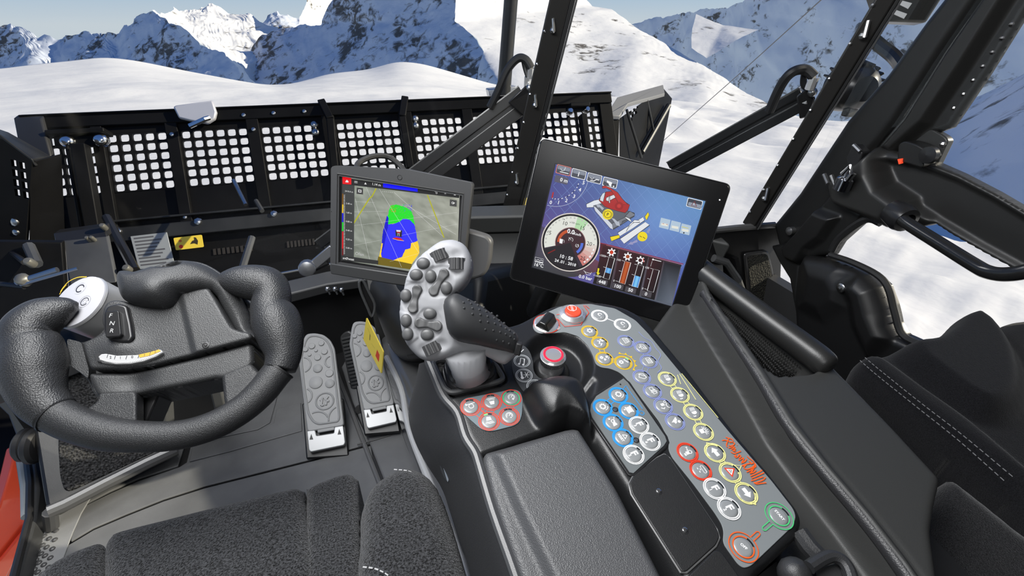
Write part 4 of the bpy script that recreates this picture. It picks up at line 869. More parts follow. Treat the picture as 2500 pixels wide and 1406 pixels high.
# left flank of the console and its foot
T = [(1046, 880), (1062, 918), (1085, 970), (1118, 1010), (1137, 1068), (1160, 1105), (1172, 1140), (1205, 1250), (1262, 1410), (1330, 1620)]
Mm = [(1040, 900), (1015, 955), (990, 1003), (996, 1055), (1020, 1110), (1052, 1160), (1078, 1195), (1112, 1290), (1150, 1410), (1200, 1620)]
Mz = [.63, .60, .57, .555, .545, .54, .535, .53, .52, .50]
Lp = []
for k in range(len(T)):
    a = KPL.hit(*T[k], .0)-KPL.n*.004; b = PZ(*Mm[k], Mz[k]); d = (b-a)
    row = [a+np.array((.004, 0, .003)), a*.93+b*.07+np.array((-.004, 0, .003))]+[a+d*t+np.array((-.012*math.sin(t*math.pi), 0, .006*math.sin(t*math.pi))) for t in (.25, .5, .75)]+[b, b+np.array((.03, .01, -.05)), b+np.array((.06, 0, -.3))]
    Lp.append(row)
obj('console_flank', MB().loft(Lp, cap=False, closed=False), M_PLAST, console, angle=180, sub=2)
obj('flank_ridge', MB().tube(smooth_line([KPL.hit(*q, -.003) for q in T], 4), .0055, 10), mat('ridge_plastic', (.05, .051, .053), .30, bump=[('noise', 1500, .2, .0004)]), console)
# vent pull on the flank
vp = PZ(1094, 1146, .632); VN = nrm(np.array((-.75, -.30, .55)))
VP = Plane(vp, VN, (.25, -.9, -.2))
obj('flank_recess', ppoly(MB(), VP, smooth_poly(VP.uvs([(1086, 1108), (1100, 1118), (1108, 1150), (1106, 1180), (1090, 1165), (1080, 1135)]), 3), -.002, .004), mat('recess_black', (.012, .012, .012), .3), console)
obj('flank_blade', ppoly(MB(), VP, smooth_poly(VP.uvs([(1089, 1110), (1099, 1124), (1106, 1152), (1104, 1176), (1096, 1152), (1090, 1130)]), 3), .004, .007), M_STEEL, console)
# floor tunnel under the console
tun = thing('tunnel_cover', 'glossy grey tunnel cover with a dark upper column between pedals and console', 'tunnel cover', (.03, 1.0, 0))
fl_ = [(868, 800), (905, 862), (958, 965), (980, 1060), (1038, 1185), (1085, 1300), (1130, 1420)]
hl_ = [(918, 800), (944, 872), (980, 950), (998, 1045), (1052, 1185), (1100, 1300), (1140, 1420)]
Lp = []
for a_, b_ in zip(fl_, hl_):
    a = PZ(*a_, .0); b = PZ(*b_, .20); Lp.append([a+np.array((-.012, 0, 0)), a+np.array((.004, 0, .016)), a*.6+b*.4+np.array((-.012, 0, 0)), b+np.array((-.012, 0, -.03)), b, b+np.array((.03, 0, .02)), b+np.array((.12, 0, .02))])
obj('gloss_flank', MB().loft(Lp, cap=False, closed=False), mat('glossy_grey', (.085, .086, .088), .16, coat=.6), tun, angle=180, sub=2)
obj('edge_sheen', MB().tube(smooth_line([PZ(*q, .201) for q in hl_[1:]], 5), .0085, 10), mat('bright_edge_highlight', (.42, .42, .42), .2, coat=.5), tun)  # highlight along the tunnel edge put in as a pale tube
ct = [(884, 686), (900, 745), (926, 828), (950, 878), (985, 893), (1025, 880), (1060, 850)]
cyy = [1.42, 1.36, 1.25, 1.19, 1.13, 1.08, 1.05]
up_ = [(905, 664), (930, 705), (962, 762), (985, 805), (1010, 815), (1040, 805), (1075, 790)]
obj('column', MB().loft([[PY(*a, y), PY(a[0]*.55+b[0]*.45, a[1]*.55+b[1]*.45, y-.055), PY(*b, y-.10), PY(b[0]+90, b[1]-40, y-.12), PY(b[0]+130, b[1]-30, y+.1), PY(a[0]+90, a[1], y+.12)] for a, y, b in zip(ct, cyy, up_)]), mat('column_plastic', (.017, .017, .0175), .42, bump=[('noise', 700, .2, .0006)]), tun, angle=180, sub=2)
obj('column_block', MB().hexa([PY(985, 890, 1.10), PY(1160, 860, .85), PY(1300, 860, 1.2), PY(1040, 820, 1.3), PY(960, 690, 1.25), PY(1180, 660, 1.0), PY(1300, 640, 1.25), PY(900, 640, 1.45)]), mat('column_dark', (.005, .005, .0052), .5), tun, bevel=.03, seg=4)
vl = [(877, 690), (886, 685), (900, 712), (914, 740), (914, 760), (907, 772), (898, 752), (882, 715)]
obj('vent_ring', MB().tube([PY(x, y, 1.235) for x, y in smooth_poly(vl, 3)]+[PY(*smooth_poly(vl, 3)[0], 1.235)], .004, 8), M_GREYP, tun)
obj('vent_hole', MB().prism([PY(x, y, 1.24) for x, y in vl], (0, .02, 0)), DARK, tun)
# bottom right latch of the console
lat = thing('console_latch', 'black looped latch handle at the bottom edge beside the control panel', 'latch', KPL.hit(2040, 1390, .02))
obj('loop', MB().tube(smooth_line([KPL.hit(x, y, .012) for x, y in ((1975, 1385), (2005, 1366), (2030, 1358), (2055, 1368), (2072, 1390), (2082, 1420))], 5), .0055, 10), M_PLAST, lat)
obj('tongue', ppoly(MB(), KPL, round_poly(ku([(1985, 1395), (2040, 1378), (2060, 1440), (1990, 1460)]), .004), -.005, .006), M_PLAST, lat, bevel=.003)
obj('knob_end', MB().ball(KPL.hit(1940, 1402, .002), .014, 14), M_PLAST, lat)
obj('rear_bracket', MB().tube([KPL.hit(x, y, -.006) for x, y in ((1950, 1300), (1975, 1335), (2010, 1372))], .009, 10), M_PLAST, console)
obj('rear_well', ppoly(MB(), KPL.up(-.05), ku([(1850, 1400), (1950, 1320), (2040, 1400), (2090, 1520), (1900, 1560)]), -.02, 0), mat('well_fabric', (.012, .012, .012), .8), console)

# armrest
arm = thing('armrest', 'grey grained leather armrest pad at the bottom centre', 'armrest', KPL.hit(1390, 1250, 0))
ao = ku([(1180, 1107), (1382, 1049), (1403, 1045), (1420, 1062), (1512, 1210), (1612, 1406), (1800, 1790), (1400, 1790), (1264, 1406), (1202, 1225), (1178, 1130)])
ain = ku([(1206, 1118), (1380, 1062), (1410, 1060), (1500, 1205), (1600, 1406), (1780, 1790), (1500, 1790), (1336, 1406), (1258, 1240)])
relief('pad', KPL.up(.004), round_poly(ao, .008), M_LEATH, arm, cell=.0022, r=.008, depth=.025, layers=[(ain, .009, .006)], angle=80)

# keypads -------------------------------------------------------------
FILM = mat('keypad_film', (.185, .200, .205), .42)
FILM2 = mat('keypad_film_dark', (.09, .098, .102), .4)
KEYM = mat('key_cap', (.235, .245, .25), .32, coat=.2)
WH = (.80, .80, .80)
C_GOLD, C_VIO, C_YEL, C_RED, C_BLU, C_GRN, C_ORG = (.62, .40, .015), (.22, .26, .52), (.75, .72, .28), (.72, .045, .015), (.02, .25, .62), (.07, .50, .17), (.80, .10, .01)
KEY = [None, None]
DM = np.array((.58, .815))
def key(parent, p, col, d, glyph=None, label=None, thick=.0011, r=.0107, ind=((.66, -.75), (.97, -.25)), pr=None, lit=None, inner=True, halo=None, indc=None, capr=None):
    """ring printed by pr on the panel, a domed key cap (part) and its white symbol (sub-part)"""
    c3 = KPL.hit(*p, .0012)
    if KEY[0] is None:
        o = obj('key', MB().lathe(c3, KPL.n, [(-.0003, .0084), (.0007, .0083), (.0013, .0076), (.0016, .006), (.0017, .003), (.00172, 0)], 24), KEYM, parent)
        KEY[0] = o; KEY[1] = WLOC[o.name]-c3
    else: o = copy(KEY[0], parent, c3+KEY[1])
    if label: o['label'] = label
    elif 'label' in o.keys(): del o['label']
    pr.ring(p, r, thick, col)
    if inner: pr.ring(p, .0092, .0011, col if lit is None else lit)
    c = KPL.uv(*p); 
    for q in ind:
        e = KPL.uv(p[0]+q[0]*5, p[1]+q[1]*5)-c; a = math.degrees(math.atan2(e[1], e[0]))
        pr.ring(p, .0093, .0016, (.01, .012, .014) if indc is None or q != ind[0] else indc, a-13, a+13, 6)
    if glyph:
        g = Print(KPL, .0012+.0019); cc = g.U(p); dd = np.array(d, float)/np.hypot(*d); ax = nrm(g.U(np.array(p)+dd*4)-cc); ay = np.array((-ax[1], ax[0])); S = .0060
        def tr(q): return cc+(ax*q[0]+ay*q[1])*S
        for sh in glyph:
            k = sh[0]; colr = sh[-1] if isinstance(sh[-1], tuple) and len(sh[-1]) == 3 and k[0] == 'c' else WH
            if k in ('P', 'cP'): g.polyuv([tr(q) for q in sh[1]], colr)
            elif k in ('L', 'cL'): g.line([tr(q) for q in sh[1]], sh[2]*S, colr, uv=True)
            elif k == 'R': g.ring((*tr(sh[1]), 0), sh[2]*S, sh[3]*S, colr, *(sh[4:6] if len(sh) > 5 else (0, 360)), k=20, rot=math.atan2(ax[1], ax[0]))
            elif k == 'D': g.disc((*tr(sh[1]), 0), sh[2]*S, colr, 14)
            elif k == 'T':
                v, f = glyphs(sh[1], 0, .035); v = v*sh[3]; g._add([tr((sh[2][0]+q[0], sh[2][1]+q[1])) for q in v], f, WH)
        go = g.build('key_symbol', o, INKM); go['label'] = 'white printed symbol'
    return o
def gear(c, r, n=6, w=.22): return [('R', c, r, w)]+[('L', [(c[0]+math.cos(a)*r, c[1]+math.sin(a)*r), (c[0]+math.cos(a)*r*1.65, c[1]+math.sin(a)*r*1.65)], w*1.2) for a in [2*math.pi*i/n for i in range(n)]]
def rect(x0, y0, x1, y1): return [(x0, y0), (x1, y0), (x1, y1), (x0, y1)]
def loop(p): return list(p)+[p[0]]
def lampg(n): return [('P', [(0, .5), (.4, .5), (.62, .2), (.62, -.2), (.4, -.5), (0, -.5)])]+[('L', [(-.85, y+.12), (-.12, y-.05)], .12) for y in (.4, .13, -.14, -.4)]+[('T', n, (1.0, -.35), .7)]
def fkey(n): return [('T', 'F', (0, .12), 1.75), ('T', n, (0, -.85), .75)]
panel = thing('control_panel', 'long grey curved control panel with coloured ringed keys right of the armrest', 'control panel', KPL.hit(1620, 1000, 0))
po = [(1300, 797), (1304, 786), (1330, 766), (1366, 750), (1400, 745), (1441, 743), (1501, 754), (1551, 783), (1582, 815), (1783, 1060), (1882, 1174), (1936, 1244), (1942, 1262), (1936, 1284), (1832, 1383), (1814, 1388), (1800, 1378), (1768, 1333), (1764, 1320), (1766, 1299), (1761, 1280), (1744, 1253), (1690, 1180), (1640, 1118), (1631, 1098), (1633, 1075), (1608, 1029), (1527, 923), (1512, 910), (1490, 901), (1467, 898), (1454, 890), (1448, 870), (1436, 845), (1412, 822), (1380, 812), (1340, 815), (1315, 815), (1304, 808)]
obj('panel_film', ppoly(MB(), KPL, round_poly(ku(po), .004, 3), 0, .0012), FILM, panel, bevel=.0003, seg=1)
pr = Print(KPL, .0013)
def link2(p, q, col, w=.0009, gap=.0030):       # double connecting line between two key rings
    a = pr.U(p); b = pr.U(q); d = (b-a)/np.linalg.norm(b-a); n_ = np.array((-d[1], d[0]))
    for s_ in (1, -1): pr.line([a+d*.0102+n_*s_*gap, b-d*.0102+n_*s_*gap], w, col, uv=True)
def onelink(p, q, col, w): 
    a = pr.U(p); b = pr.U(q); d = (b-a)/np.linalg.norm(b-a); pr.line([a+d*.0105, b-d*.0105], w, col, uv=True)
cs = [(1463, 772), (1519, 794)]
onelink(*cs, WH, .0012)
for i, p in enumerate(cs):
    key(panel, p, WH, (.85, .5), [('T', 'C', (-.1, .1), 1.3), ('T', str(i+1), (.75, -.55), .55)], 'white ringed key marked C'+str(i+1), .0030, .0102, (), pr, inner=False)
G = [(1439, 811), (1464, 839), (1475, 877), (1521, 887)]
for a, b in zip(G[:-1], G[1:]): link2(a, b, C_GOLD)
gg = [gear((0, 0), .42), [('P', [(-.5, .9), (.1, .9), (.1, 1.1), (.5, .7), (.1, .35), (.1, .5), (-.5, .5)]), ('L', [(-.7, -.1), (-.2, .2), (.1, -.5), (.5, -.1), (.7, -.8)], .2)], gear((-.5, -.4), .22)+[('P', [(-.1, .6), (.3, .9), (.5, .3), (.1, .2)]), ('P', [(.1, -.1), (.6, -.2), (.5, -.7), (.1, -.5)]), ('L', [(.6, .8), (.8, .2)], .1)], gear((-.3, -.4), .3)+[('T', 'Auto', (.25, .6), .6)]]
for i, p in enumerate(G): key(panel, p, C_GOLD, (.85, .5), gg[i], 'gold ringed key', .0012, pr=pr, indc=(.2, .8, .3) if i == 3 else None)
c = pr.U(G[3])
pr.ring(G[3], .0145, .0010, C_GOLD, -60, 80, 16)
for a in range(-60, 81, 28):
    t_ = math.radians(a); e = np.array((math.cos(t_), math.sin(t_))); n_ = np.array((-e[1], e[0])); pr.polyuv([c+e*.0145-n_*.0019, c+e*.0145+n_*.0019, c+e*.0178], C_GOLD)
V = [(1527, 835), (1568, 850), (1583, 884), (1566, 922), (1592, 957), (1618, 993), (1647, 1031)]
for a, b in ((0, 1), (1, 2), (2, 3), (3, 4), (5, 6)): link2(V[a], V[b], C_VIO, .0006)
trap = [(-.75, -.5), (.75, -.5), (.5, .55), (-.5, .55)]
vg = [[('L', loop(trap), .11)]+[('L', [(x, -.3), (x+.12, 0), (x-.05, .2), (x+.06, .42)], .1) for x in (-.35, 0, .35)], [('L', loop([(-.7, -.4), (.6, -.5), (.75, .5), (-.4, .4)]), .11), ('L', [(-.3, -.3), (.1, .1), (.3, -.1), (.5, .3)], .1), ('P', [(-.2, -.9), (.2, -.9), (0, -.5)])],
      [('L', loop(rect(-.7, -.45, .7, .45)), .11)]+[('L', [(x, -.3), (x+.15, 0), (x-.05, .3)], .12) for x in (-.35, 0, .35)], [('L', loop([(-.7, -.2), (.1, -.75), (.75, .1), (.55, .7), (-.45, .55)]), .11), ('L', [(-.7, -.5), (.1, .5)], .11)],
      [('L', loop(rect(-.75, -.4, .1, .3)), .1), ('L', loop(rect(-.1, -.25, .8, .5)), .1), ('L', [(.35, -.6), (.35, .8)], .1)], [('P', rect(-.45, -.45, .1, .25)), ('L', [(-.2, .9), (.1, .5), (.6, .6), (.9, .9)], .12), ('R', (-.6, .7), .22, .1), ('L', [(.4, -.8), (.75, -.3), (.5, 0)], .16)],
      [('D', (.35, .6), .28), ('P', [(-.7, .5), (0, .4), (.1, 0), (-.5, .05)]), ('P', [(-.4, -.1), (.3, .2), (.6, -.3), (.2, -.4), (.1, -.9), (-.2, -.4)])]]
for i, p in enumerate(V): key(panel, p, C_VIO, DM, vg[i], 'violet ringed key', .0009, pr=pr)
pr.line(smooth_line([(1558, 812), (1572, 826), (1590, 836), (1600, 852), (1612, 868), (1606, 884), (1614, 900), (1604, 912)], 5), .0007, C_VIO)
Yk = [(1628, 927), (1659, 966), (1691, 1008), (1716, 1056)]
for a, b in zip(Yk[:-1], Yk[1:]): link2(a, b, C_YEL, .0007)
for i, p in enumerate(Yk):
    key(panel, p, C_YEL, DM, lampg(str(i+1)) if i < 3 else [('P', rect(-.5, -.75, .35, .05))]+[('L', [(math.cos(t)*.25-.05, .15+math.sin(t)*.2), (math.cos(t)*.85-.05, .15+math.sin(t)*.8)], .11) for t in [math.pi*k/6 for k in range(7)]], 'pale yellow ringed key', .0011, pr=pr)
for a, b in [((1653, 917), (1661, 940)), ((1658, 915), (1698, 978)), ((1663, 914), (1752, 1022))]: pr.line([a, b], .0008, C_YEL)
Y2 = [(1744, 1107), (1781, 1155), (1820, 1206)]
link2(Y2[0], Y2[1], C_YEL, .0007); link2(Y2[1], Y2[2], C_YEL, .0007)
def tip(p, q, w=26):       # pointed outline on one side of a ring
    a = np.array(p, float); q = np.array(q, float)
    d = q-a; L = np.hypot(*d); d /= L; n_ = np.array((-d[1], d[0])); s = a+d*6+n_*w*.86; e = a+d*6-n_*w*.86
    pr.line([s, q, e], .0008, C_YEL)
tip(Y2[0], (1724, 1083), 22); tip(Y2[1], (1808, 1139), 22); tip(Y2[2], (1843, 1234), 22)
arrow = [(-.35, -.8), (.35, -.8), (.35, .1), (.75, .1), (0, .9), (-.75, .1), (-.35, .1)]
key(panel, Y2[0], C_YEL, (.90, -.43), [('P', arrow)], 'pale yellow ringed key with an arrow', .0011, pr=pr)
key(panel, Y2[1], C_YEL, (1, .05), [('cP', [(-.95, .65), (.95, .65), (0, -1.0)], C_RED), ('P', [(-.62, .47), (.62, .47), (0, -.62)]), ('cP', [(-.36, .32), (.36, .32), (0, -.33)], (.25, .26, .27)), ('P', [(-.12, .2), (.12, .2), (0, -.02)])], 'hazard key with a red triangle', .0011, pr=pr)
key(panel, Y2[2], C_YEL, (-.90, .43), [('P', arrow)], 'pale yellow ringed key with an arrow', .0011, pr=pr)
Rk = [(1677, 1106), (1709, 1150)]
key(panel, Rk[0], C_RED, DM, [('P', rect(-.1, -.5, .5, .1)), ('R', (.2, .35), .3, .12), ('D', (-.3, .1), .14), ('L', [(-.9, .4), (-.5, .2), (-.9, .1)], .1), ('P', rect(.1, -.9, .6, -.6))], 'red ringed key', .0012, pr=pr)
key(panel, Rk[1], C_RED, DM, [('L', loop([(-.5, .2), (.7, .2), (.8, .45), (.7, .7), (-.5, .7), (-.6, .45)]), .08), ('P', rect(-.5, -.5, -.2, -.35)), ('P', rect(.1, -.5, .4, -.35)), ('P', rect(-.2, -.15, .1, -.02))], 'red ringed key', .0012, pr=pr)
for i, p in enumerate([(1743, 1195), (1778, 1243)]): key(panel, p, WH, DM, fkey(str(i+1)), 'white ringed key F'+str(i+1), .0010, pr=pr)
for p, col, t_, ln, lb in [((1900, 1261), C_GRN, 'START', (1862, 1294), 'green ringed START key'), ((1813, 1337), C_ORG, 'OFF', (1850, 1303), 'orange red ringed OFF key')]:
    key(panel, p, col, (.66, .75) if t_ == 'START' else (.75, .66), [('T', t_, (0, 0), .60)], lb, .0009, .0128, pr=pr)
    a = pr.U(p); b = pr.U(ln); d = (b-a)/np.linalg.norm(b-a); n_ = np.array((-d[1], d[0]))
    pr.polyuv([a+d*.0120+n_*.0016, a+d*.0134+n_*.0016, a+d*.0134-n_*.0016, a+d*.0120-n_*.0016], (.185, .200, .205))
    pr.line([a+d*.0125+n_*.0018, b-d*.001+n_*.0018, b+d*.0005+n_*.001, b+d*.0009, b+d*.0005-n_*.001, b-d*.001-n_*.0018, a+d*.0125-n_*.0018], .0008, col, uv=True)
# brush script lettering, traced stroke by stroke
SC_ = [((537, 40), (575, 52), (600, 62), (612, 80)), ((500, 74), (530, 70), (560, 78), (600, 92)), ((568, 48), (555, 85), (545, 118), (552, 140)), ((575, 92), (600, 88), (625, 100), (612, 122), (585, 128), (565, 120)), ((565, 150), (600, 140), (630, 138)), ((650, 118), (655, 122)), ((590, 165), (620, 150), (635, 160), (610, 178), (640, 180)), ((588, 188), (620, 205), (655, 195), (690, 180)), ((640, 215), (635, 235)), ((622, 225), (640, 245), (665, 232), (672, 215), (690, 235), (670, 255)), ((668, 275), (690, 262), (715, 250), (712, 275), (698, 298), (730, 285), (748, 262)),
       ((752, 230), (770, 250), (795, 268), (822, 290)), ((700, 330), (740, 315), (790, 300), (770, 280)), ((742, 320), (720, 345), (745, 365), (790, 352), (822, 330), (832, 308), (815, 300), (790, 312)), ((835, 310), (838, 338), (815, 345)), ((748, 392), (790, 372), (820, 350), (800, 385), (780, 402), (815, 395), (842, 372)), ((785, 432), (830, 412), (880, 388), (905, 372)), ((795, 455), (850, 432), (900, 410), (925, 398)), ((790, 480), (830, 470), (870, 455), (915, 440)), ((822, 505), (870, 490), (915, 470), (938, 445)), ((820, 492), (845, 512), (900, 505), (945, 500))]
for st in SC_:
    pts = smooth_line([(1640+x/4.135, 1060+y/4.135) for x, y in st], 4) if len(st) > 2 else [(1640+x/4.135, 1060+y/4.135) for x, y in st]
    pr.line(pts, .0011, C_ORG)
pr.ring((1334, 793), .0172, .0008, C_RED, 0, 360)
pr.line([(1438, 756), (1428, 748)], .0008, C_RED)
hexa = [(1424, 748), (1437, 766), (1417, 796), (1378, 800), (1366, 787)]
pr.line(hexa, .0008, C_RED); pr.line([(1366, 786), (1360, 781)], .0008, C_RED); pr.line([(1358, 771), (1372, 769)], .0008, C_RED)
pr.ring((1361, 803), .0028, .0005, WH, k=14); pr.text('0', (1361, 803), (1, .1), 5, WH)
pr.build('printed_rings', panel, INKM)
# rotary switch, stop button
M_SATIN = mat('satin_chrome', (.72, .72, .73), .22, .75)
rs = thing('rotary_switch', 'chrome dish rotary switch with black lever, left end of the control panel', 'switch', KPL.hit(1334, 793, .001))
p0 = KPL.hit(1333, 793, .001)
obj('dish', MB().lathe(p0, KPL.n, [(0, .0165), (.002, .0163), (.003, .014), (.0018, .009), (.0018, 0)], 32), M_SATIN, rs)
hd = nrm(KPL.hit(1345, 775, 0)-KPL.hit(1322, 803, 0)); hs = np.cross(KPL.n, hd)
obj('lever', MB().hexa([p0+hs*.0105*sx+hd*a+KPL.n*z for z, sx_, in ((.002, 1), (.013, .45)) for sx, a in ((-sx_, -.013), (sx_, -.013), (sx_, .013), (-sx_, .013))]), mat('lever_black', (.015, .015, .014), .2), rs, bevel=.002, seg=3)
st = thing('stop_button', 'red stop button in a chrome bezel at the top of the control panel', 'button', KPL.hit(1397, 769, .001))
p0 = KPL.hit(1397, 770, .001)
obj('bezel', MB().lathe(p0, KPL.n, [(0, .0185), (.004, .018), (.0075, .0135), (.0075, .0115), (.005, .0115), (.005, 0)], 36), M_SATIN, st)
obj('red_cap', MB().lathe(p0, KPL.n, [(.004, .0112), (.0085, .0112), (.0095, .0100), (.0097, 0)], 32), mat('red_button', (.78, .07, .03), .35), st)
g = Print(KPL, .0110); cc = KPL.hit(1397, 770, .0); g.ring((1394, 766), .0062, .0006, WH, k=8); g.text('Stop', (1394, 766), (.35, .93), 7.5, WH); g.build('lettering', st, INKM)
# knob in the bowl
kn_ = thing('rotary_controller', 'chrome rotary knob with a red ring and black centre button in a round bowl', 'knob', KPL.hit(1344, 903, -.016))
p0 = KPL.hit(1344, 905, -.018)
obj('foot', MB().lathe(p0, KPL.n, [(0, .024), (.004, .021), (.007, .017)], 32), M_PLAST2, kn_)
obj('chrome_body', MB().lathe(p0, KPL.n, [(.005, .0158), (.020, .0150), (.0205, .0158), (.028, .0158), (.0285, .0150), (.031, .0132), (.0312, .0115)], 40), M_SATIN, kn_)
kb_ = MB()
x_ = nrm(np.cross(KPL.n, (0, 1, 0))); y_ = np.cross(KPL.n, x_)
for i in range(60):
    a = 2*math.pi*i/60; e = x_*math.cos(a)+y_*math.sin(a); kb_.obox(p0+e*.0158+KPL.n*.0208, p0+e*.0158+KPL.n*.0277, .0009, .0009, up=e)
o_ = obj('knurl', kb_, M_STEEL, kn_, smooth=False); o_['kind'] = 'stuff'
obj('red_ring', MB().lathe(p0, KPL.n, [(.0300, .0128), (.0318, .0124), (.0318, .0098), (.0300, .0096)], 36), mat('red_ring', (.75, .02, .05), .3, emit=((.8, .02, .05), .25)), kn_)
obj('center_button', MB().lathe(p0, KPL.n, [(.0290, .0098), (.0308, .0096), (.0312, .0080), (.0302, .0060), (.0298, 0)], 30), M_BLACKMET, kn_)
# blue keypad
bk = thing('blue_keypad', 'grey keypad with blue ringed keys and white F3, F4, F5 keys', 'keypad', KPL.hit(1530, 1040, 0))
obj('frame', ppoly(MB(), KPL, grow(blu, .0035), -.001, .002), M_BLACKMET, bk, bevel=.0012)
obj('panel_film', ppoly(MB(), KPL, ku(blu), .002, .0026), mat('keypad_film_mid', (.135, .148, .152), .42), bk)
KPL0 = KPL; KPL = KPL0.up(.0014)
pr = Print(KPL, .0013)
Bk = [(1509, 966), (1471, 996), (1534, 1004), (1496, 1033), (1520, 1070)]
for a, b in ((0, 1), (0, 2), (1, 3), (3, 4)): link2(Bk[a], Bk[b], C_BLU, .0009)
ringd = [('R', (0, -.05), .55, .20, a, a+28) for a in range(0, 360, 40)]+[('R', (0, -.05), .40, .10), ('R', (0, 0), .9, .12, 0, 70)]
bg_ = [ringd, ringd, [('P', rect(-.6, -.2, .6, .5)), ('P', rect(-.75, .5, .75, .7)), ('P', rect(-.75, -.5, .75, -.25)), ('D', (-.3, -.75), .16)], [('R', (-.1, 0), .32, .14), ('P', [(.2, -.3), (.9, -.5), (.8, .4), (.3, .3)]), ('L', [(-.8, .7), (.1, 0)], .1), ('D', (-.75, -.4), .18)], [('T', 'RESET', (0, -.45), .62), ('L', loop([(-.4, .1), (.5, .1), (.05, .8)]), .12)]]
for i, p in enumerate(Bk): key(bk, p, C_BLU, DM, bg_[i], 'bright blue ringed key', .0016, pr=pr)
for n_, p in zip('345', [(1559, 1039), (1586, 1079), (1546, 1111)]): key(bk, p, WH, DM, fkey(n_), 'white ringed key F'+n_, .0010, pr=pr)
pr.line(smooth_line([(1521, 952), (1528, 944), (1536, 956), (1568, 1000)], 4), .0007, C_BLU); pr.ring((1566, 1010), .0026, .0007, C_BLU, k=16)
pr.disc((1514, 940), .0010, (.01, .01, .01))
pr.build('printed_rings', bk, INKM)
for p in [(1502, 1000), (1553, 1075)]:
    q = KPL.hit(*p, .001); so = obj('screw', MB().lathe(q, KPL.n, [(0, .0030), (.0004, .0030), (.0005, .0021), (.0012, .0018), (.0013, .0008), (.0009, 0)], 12), M_CHROME, bk, angle=50)
    obj('screw_recess', MB().lathe(q, KPL.n, [(.0002, .0036), (.0004, .0034), (.0005, .0028)], 16), DARK, bk)
KPL = KPL0
# cover plates
cvm = mat('cover_black', (.013, .013, .0133), .42, bump=[('noise', 1400, .35, .0006)])
cv = thing('cover_plate', 'black grained cover plate with two screws below the blue keypad', 'cover plate', KPL.hit(1640, 1250, 0))
obj('plate', ppoly(MB(), KPL, round_poly(ku(cov), .003, 3), -.001, .0022), cvm, cv, bevel=.0012)
obj('plate_edge', MB().tube([KPL.hit(x, y, .0006) for x, y in cov+[cov[0]]], .0011, 6), mat('edge_grey', (.12, .12, .12), .3), cv)
for p in [(1608, 1199), (1672, 1294)]:
    q = KPL.hit(*p, .0022); obj('screw', MB().lathe(q, KPL.n, [(.0002, .0026), (.0010, .0024), (.0014, .0014), (.0010, 0)], 12), M_CHROME, cv, angle=50)
    obj('screw_recess', MB().lathe(q, KPL.n, [(.0001, .0036), (.0003, .0034), (.0003, .0026)], 16), DARK, cv)
cv2 = thing('cover_plate', 'second black grained cover plate cut by the bottom edge of the frame', 'cover plate', KPL.hit(1740, 1420, 0))
obj('plate', ppoly(MB(), KPL, round_poly(ku([(1674, 1412), (1742, 1345), (1752, 1344), (1762, 1352), (1800, 1405), (1900, 1560), (1780, 1620)]), .003, 3), -.001, .0022), cvm, cv2, bevel=.0012)
# red keypad
rk = thing('red_keypad', 'small grey keypad with five red ringed keys below the joystick boot', 'keypad', KPL.hit(1200, 1005, 0))
ro = [(1123, 992), (1125, 984), (1135, 974), (1241, 954), (1258, 952), (1270, 958), (1276, 975), (1274, 1014), (1268, 1031), (1256, 1040), (1205, 1053), (1190, 1054), (1173, 1048), (1135, 1014), (1125, 1002)]
obj('panel_film', ppoly(MB(), KPL, round_poly(ku(ro), .004, 3), 0, .0012), mat('keypad_film_blue', (.125, .160, .180), .4), rk)
pr = Print(KPL, .0013)
Q = [(1149, 995), (1200, 983), (1248, 973), (1194, 1030), (1243, 1018)]
for a, b in ((0, 1), (0, 3), (1, 3), (2, 4)): link2(Q[a], Q[b], C_RED, .0006, .0038)
pr.line([(1171, 992), (1184, 998), (1180, 1008), (1189, 1012)], .0006, C_RED); pr.line([(1172, 999), (1188, 1014)], .0006, C_RED)
DQ = (.98, -.2); top_i = ((-.45, -.9), (.12, -1))
spd = [('R', (0, 0), .62, .10, -40, 220), ('R', (0, 0), .42, .08, -40, 200), ('L', [(-.1, -.1), (.4, .5)], .12)]
cone = [('P', [(-.35, -.75), (.35, -.75), (.5, .0), (-.5, .0)])]+[('L', [(-w, h-.10), (0, h), (w, h-.10)], .09) for w, h in ((.6, .32), (.75, .52), (.9, .72))]
coned = [(k, [(x, -y) for x, y in pts], *rest) for k, pts, *rest in cone]
qg = [[('R', (.1, -.05), .45, .12), ('P', [(-.9, .75), (-.9, .2), (-.4, .3)]), ('L', [(-.5, .4), (.9, .6)], .14)], cone, spd+[('T', '+', (.2, -.5), .9)], coned, spd+[('T', '-', (.2, -.5), .9)]]
for i, p in enumerate(Q): key(rk, p, C_RED, DQ, qg[i], ['red ringed horn key', None, 'red ringed key with a green inner ring', None, None][i], .0010, .0112, top_i, pr, lit=C_GRN if i == 2 else C_RED, indc=(.2, .75, .2) if i == 3 else None)
pr.build('printed_rings', rk, INKM)
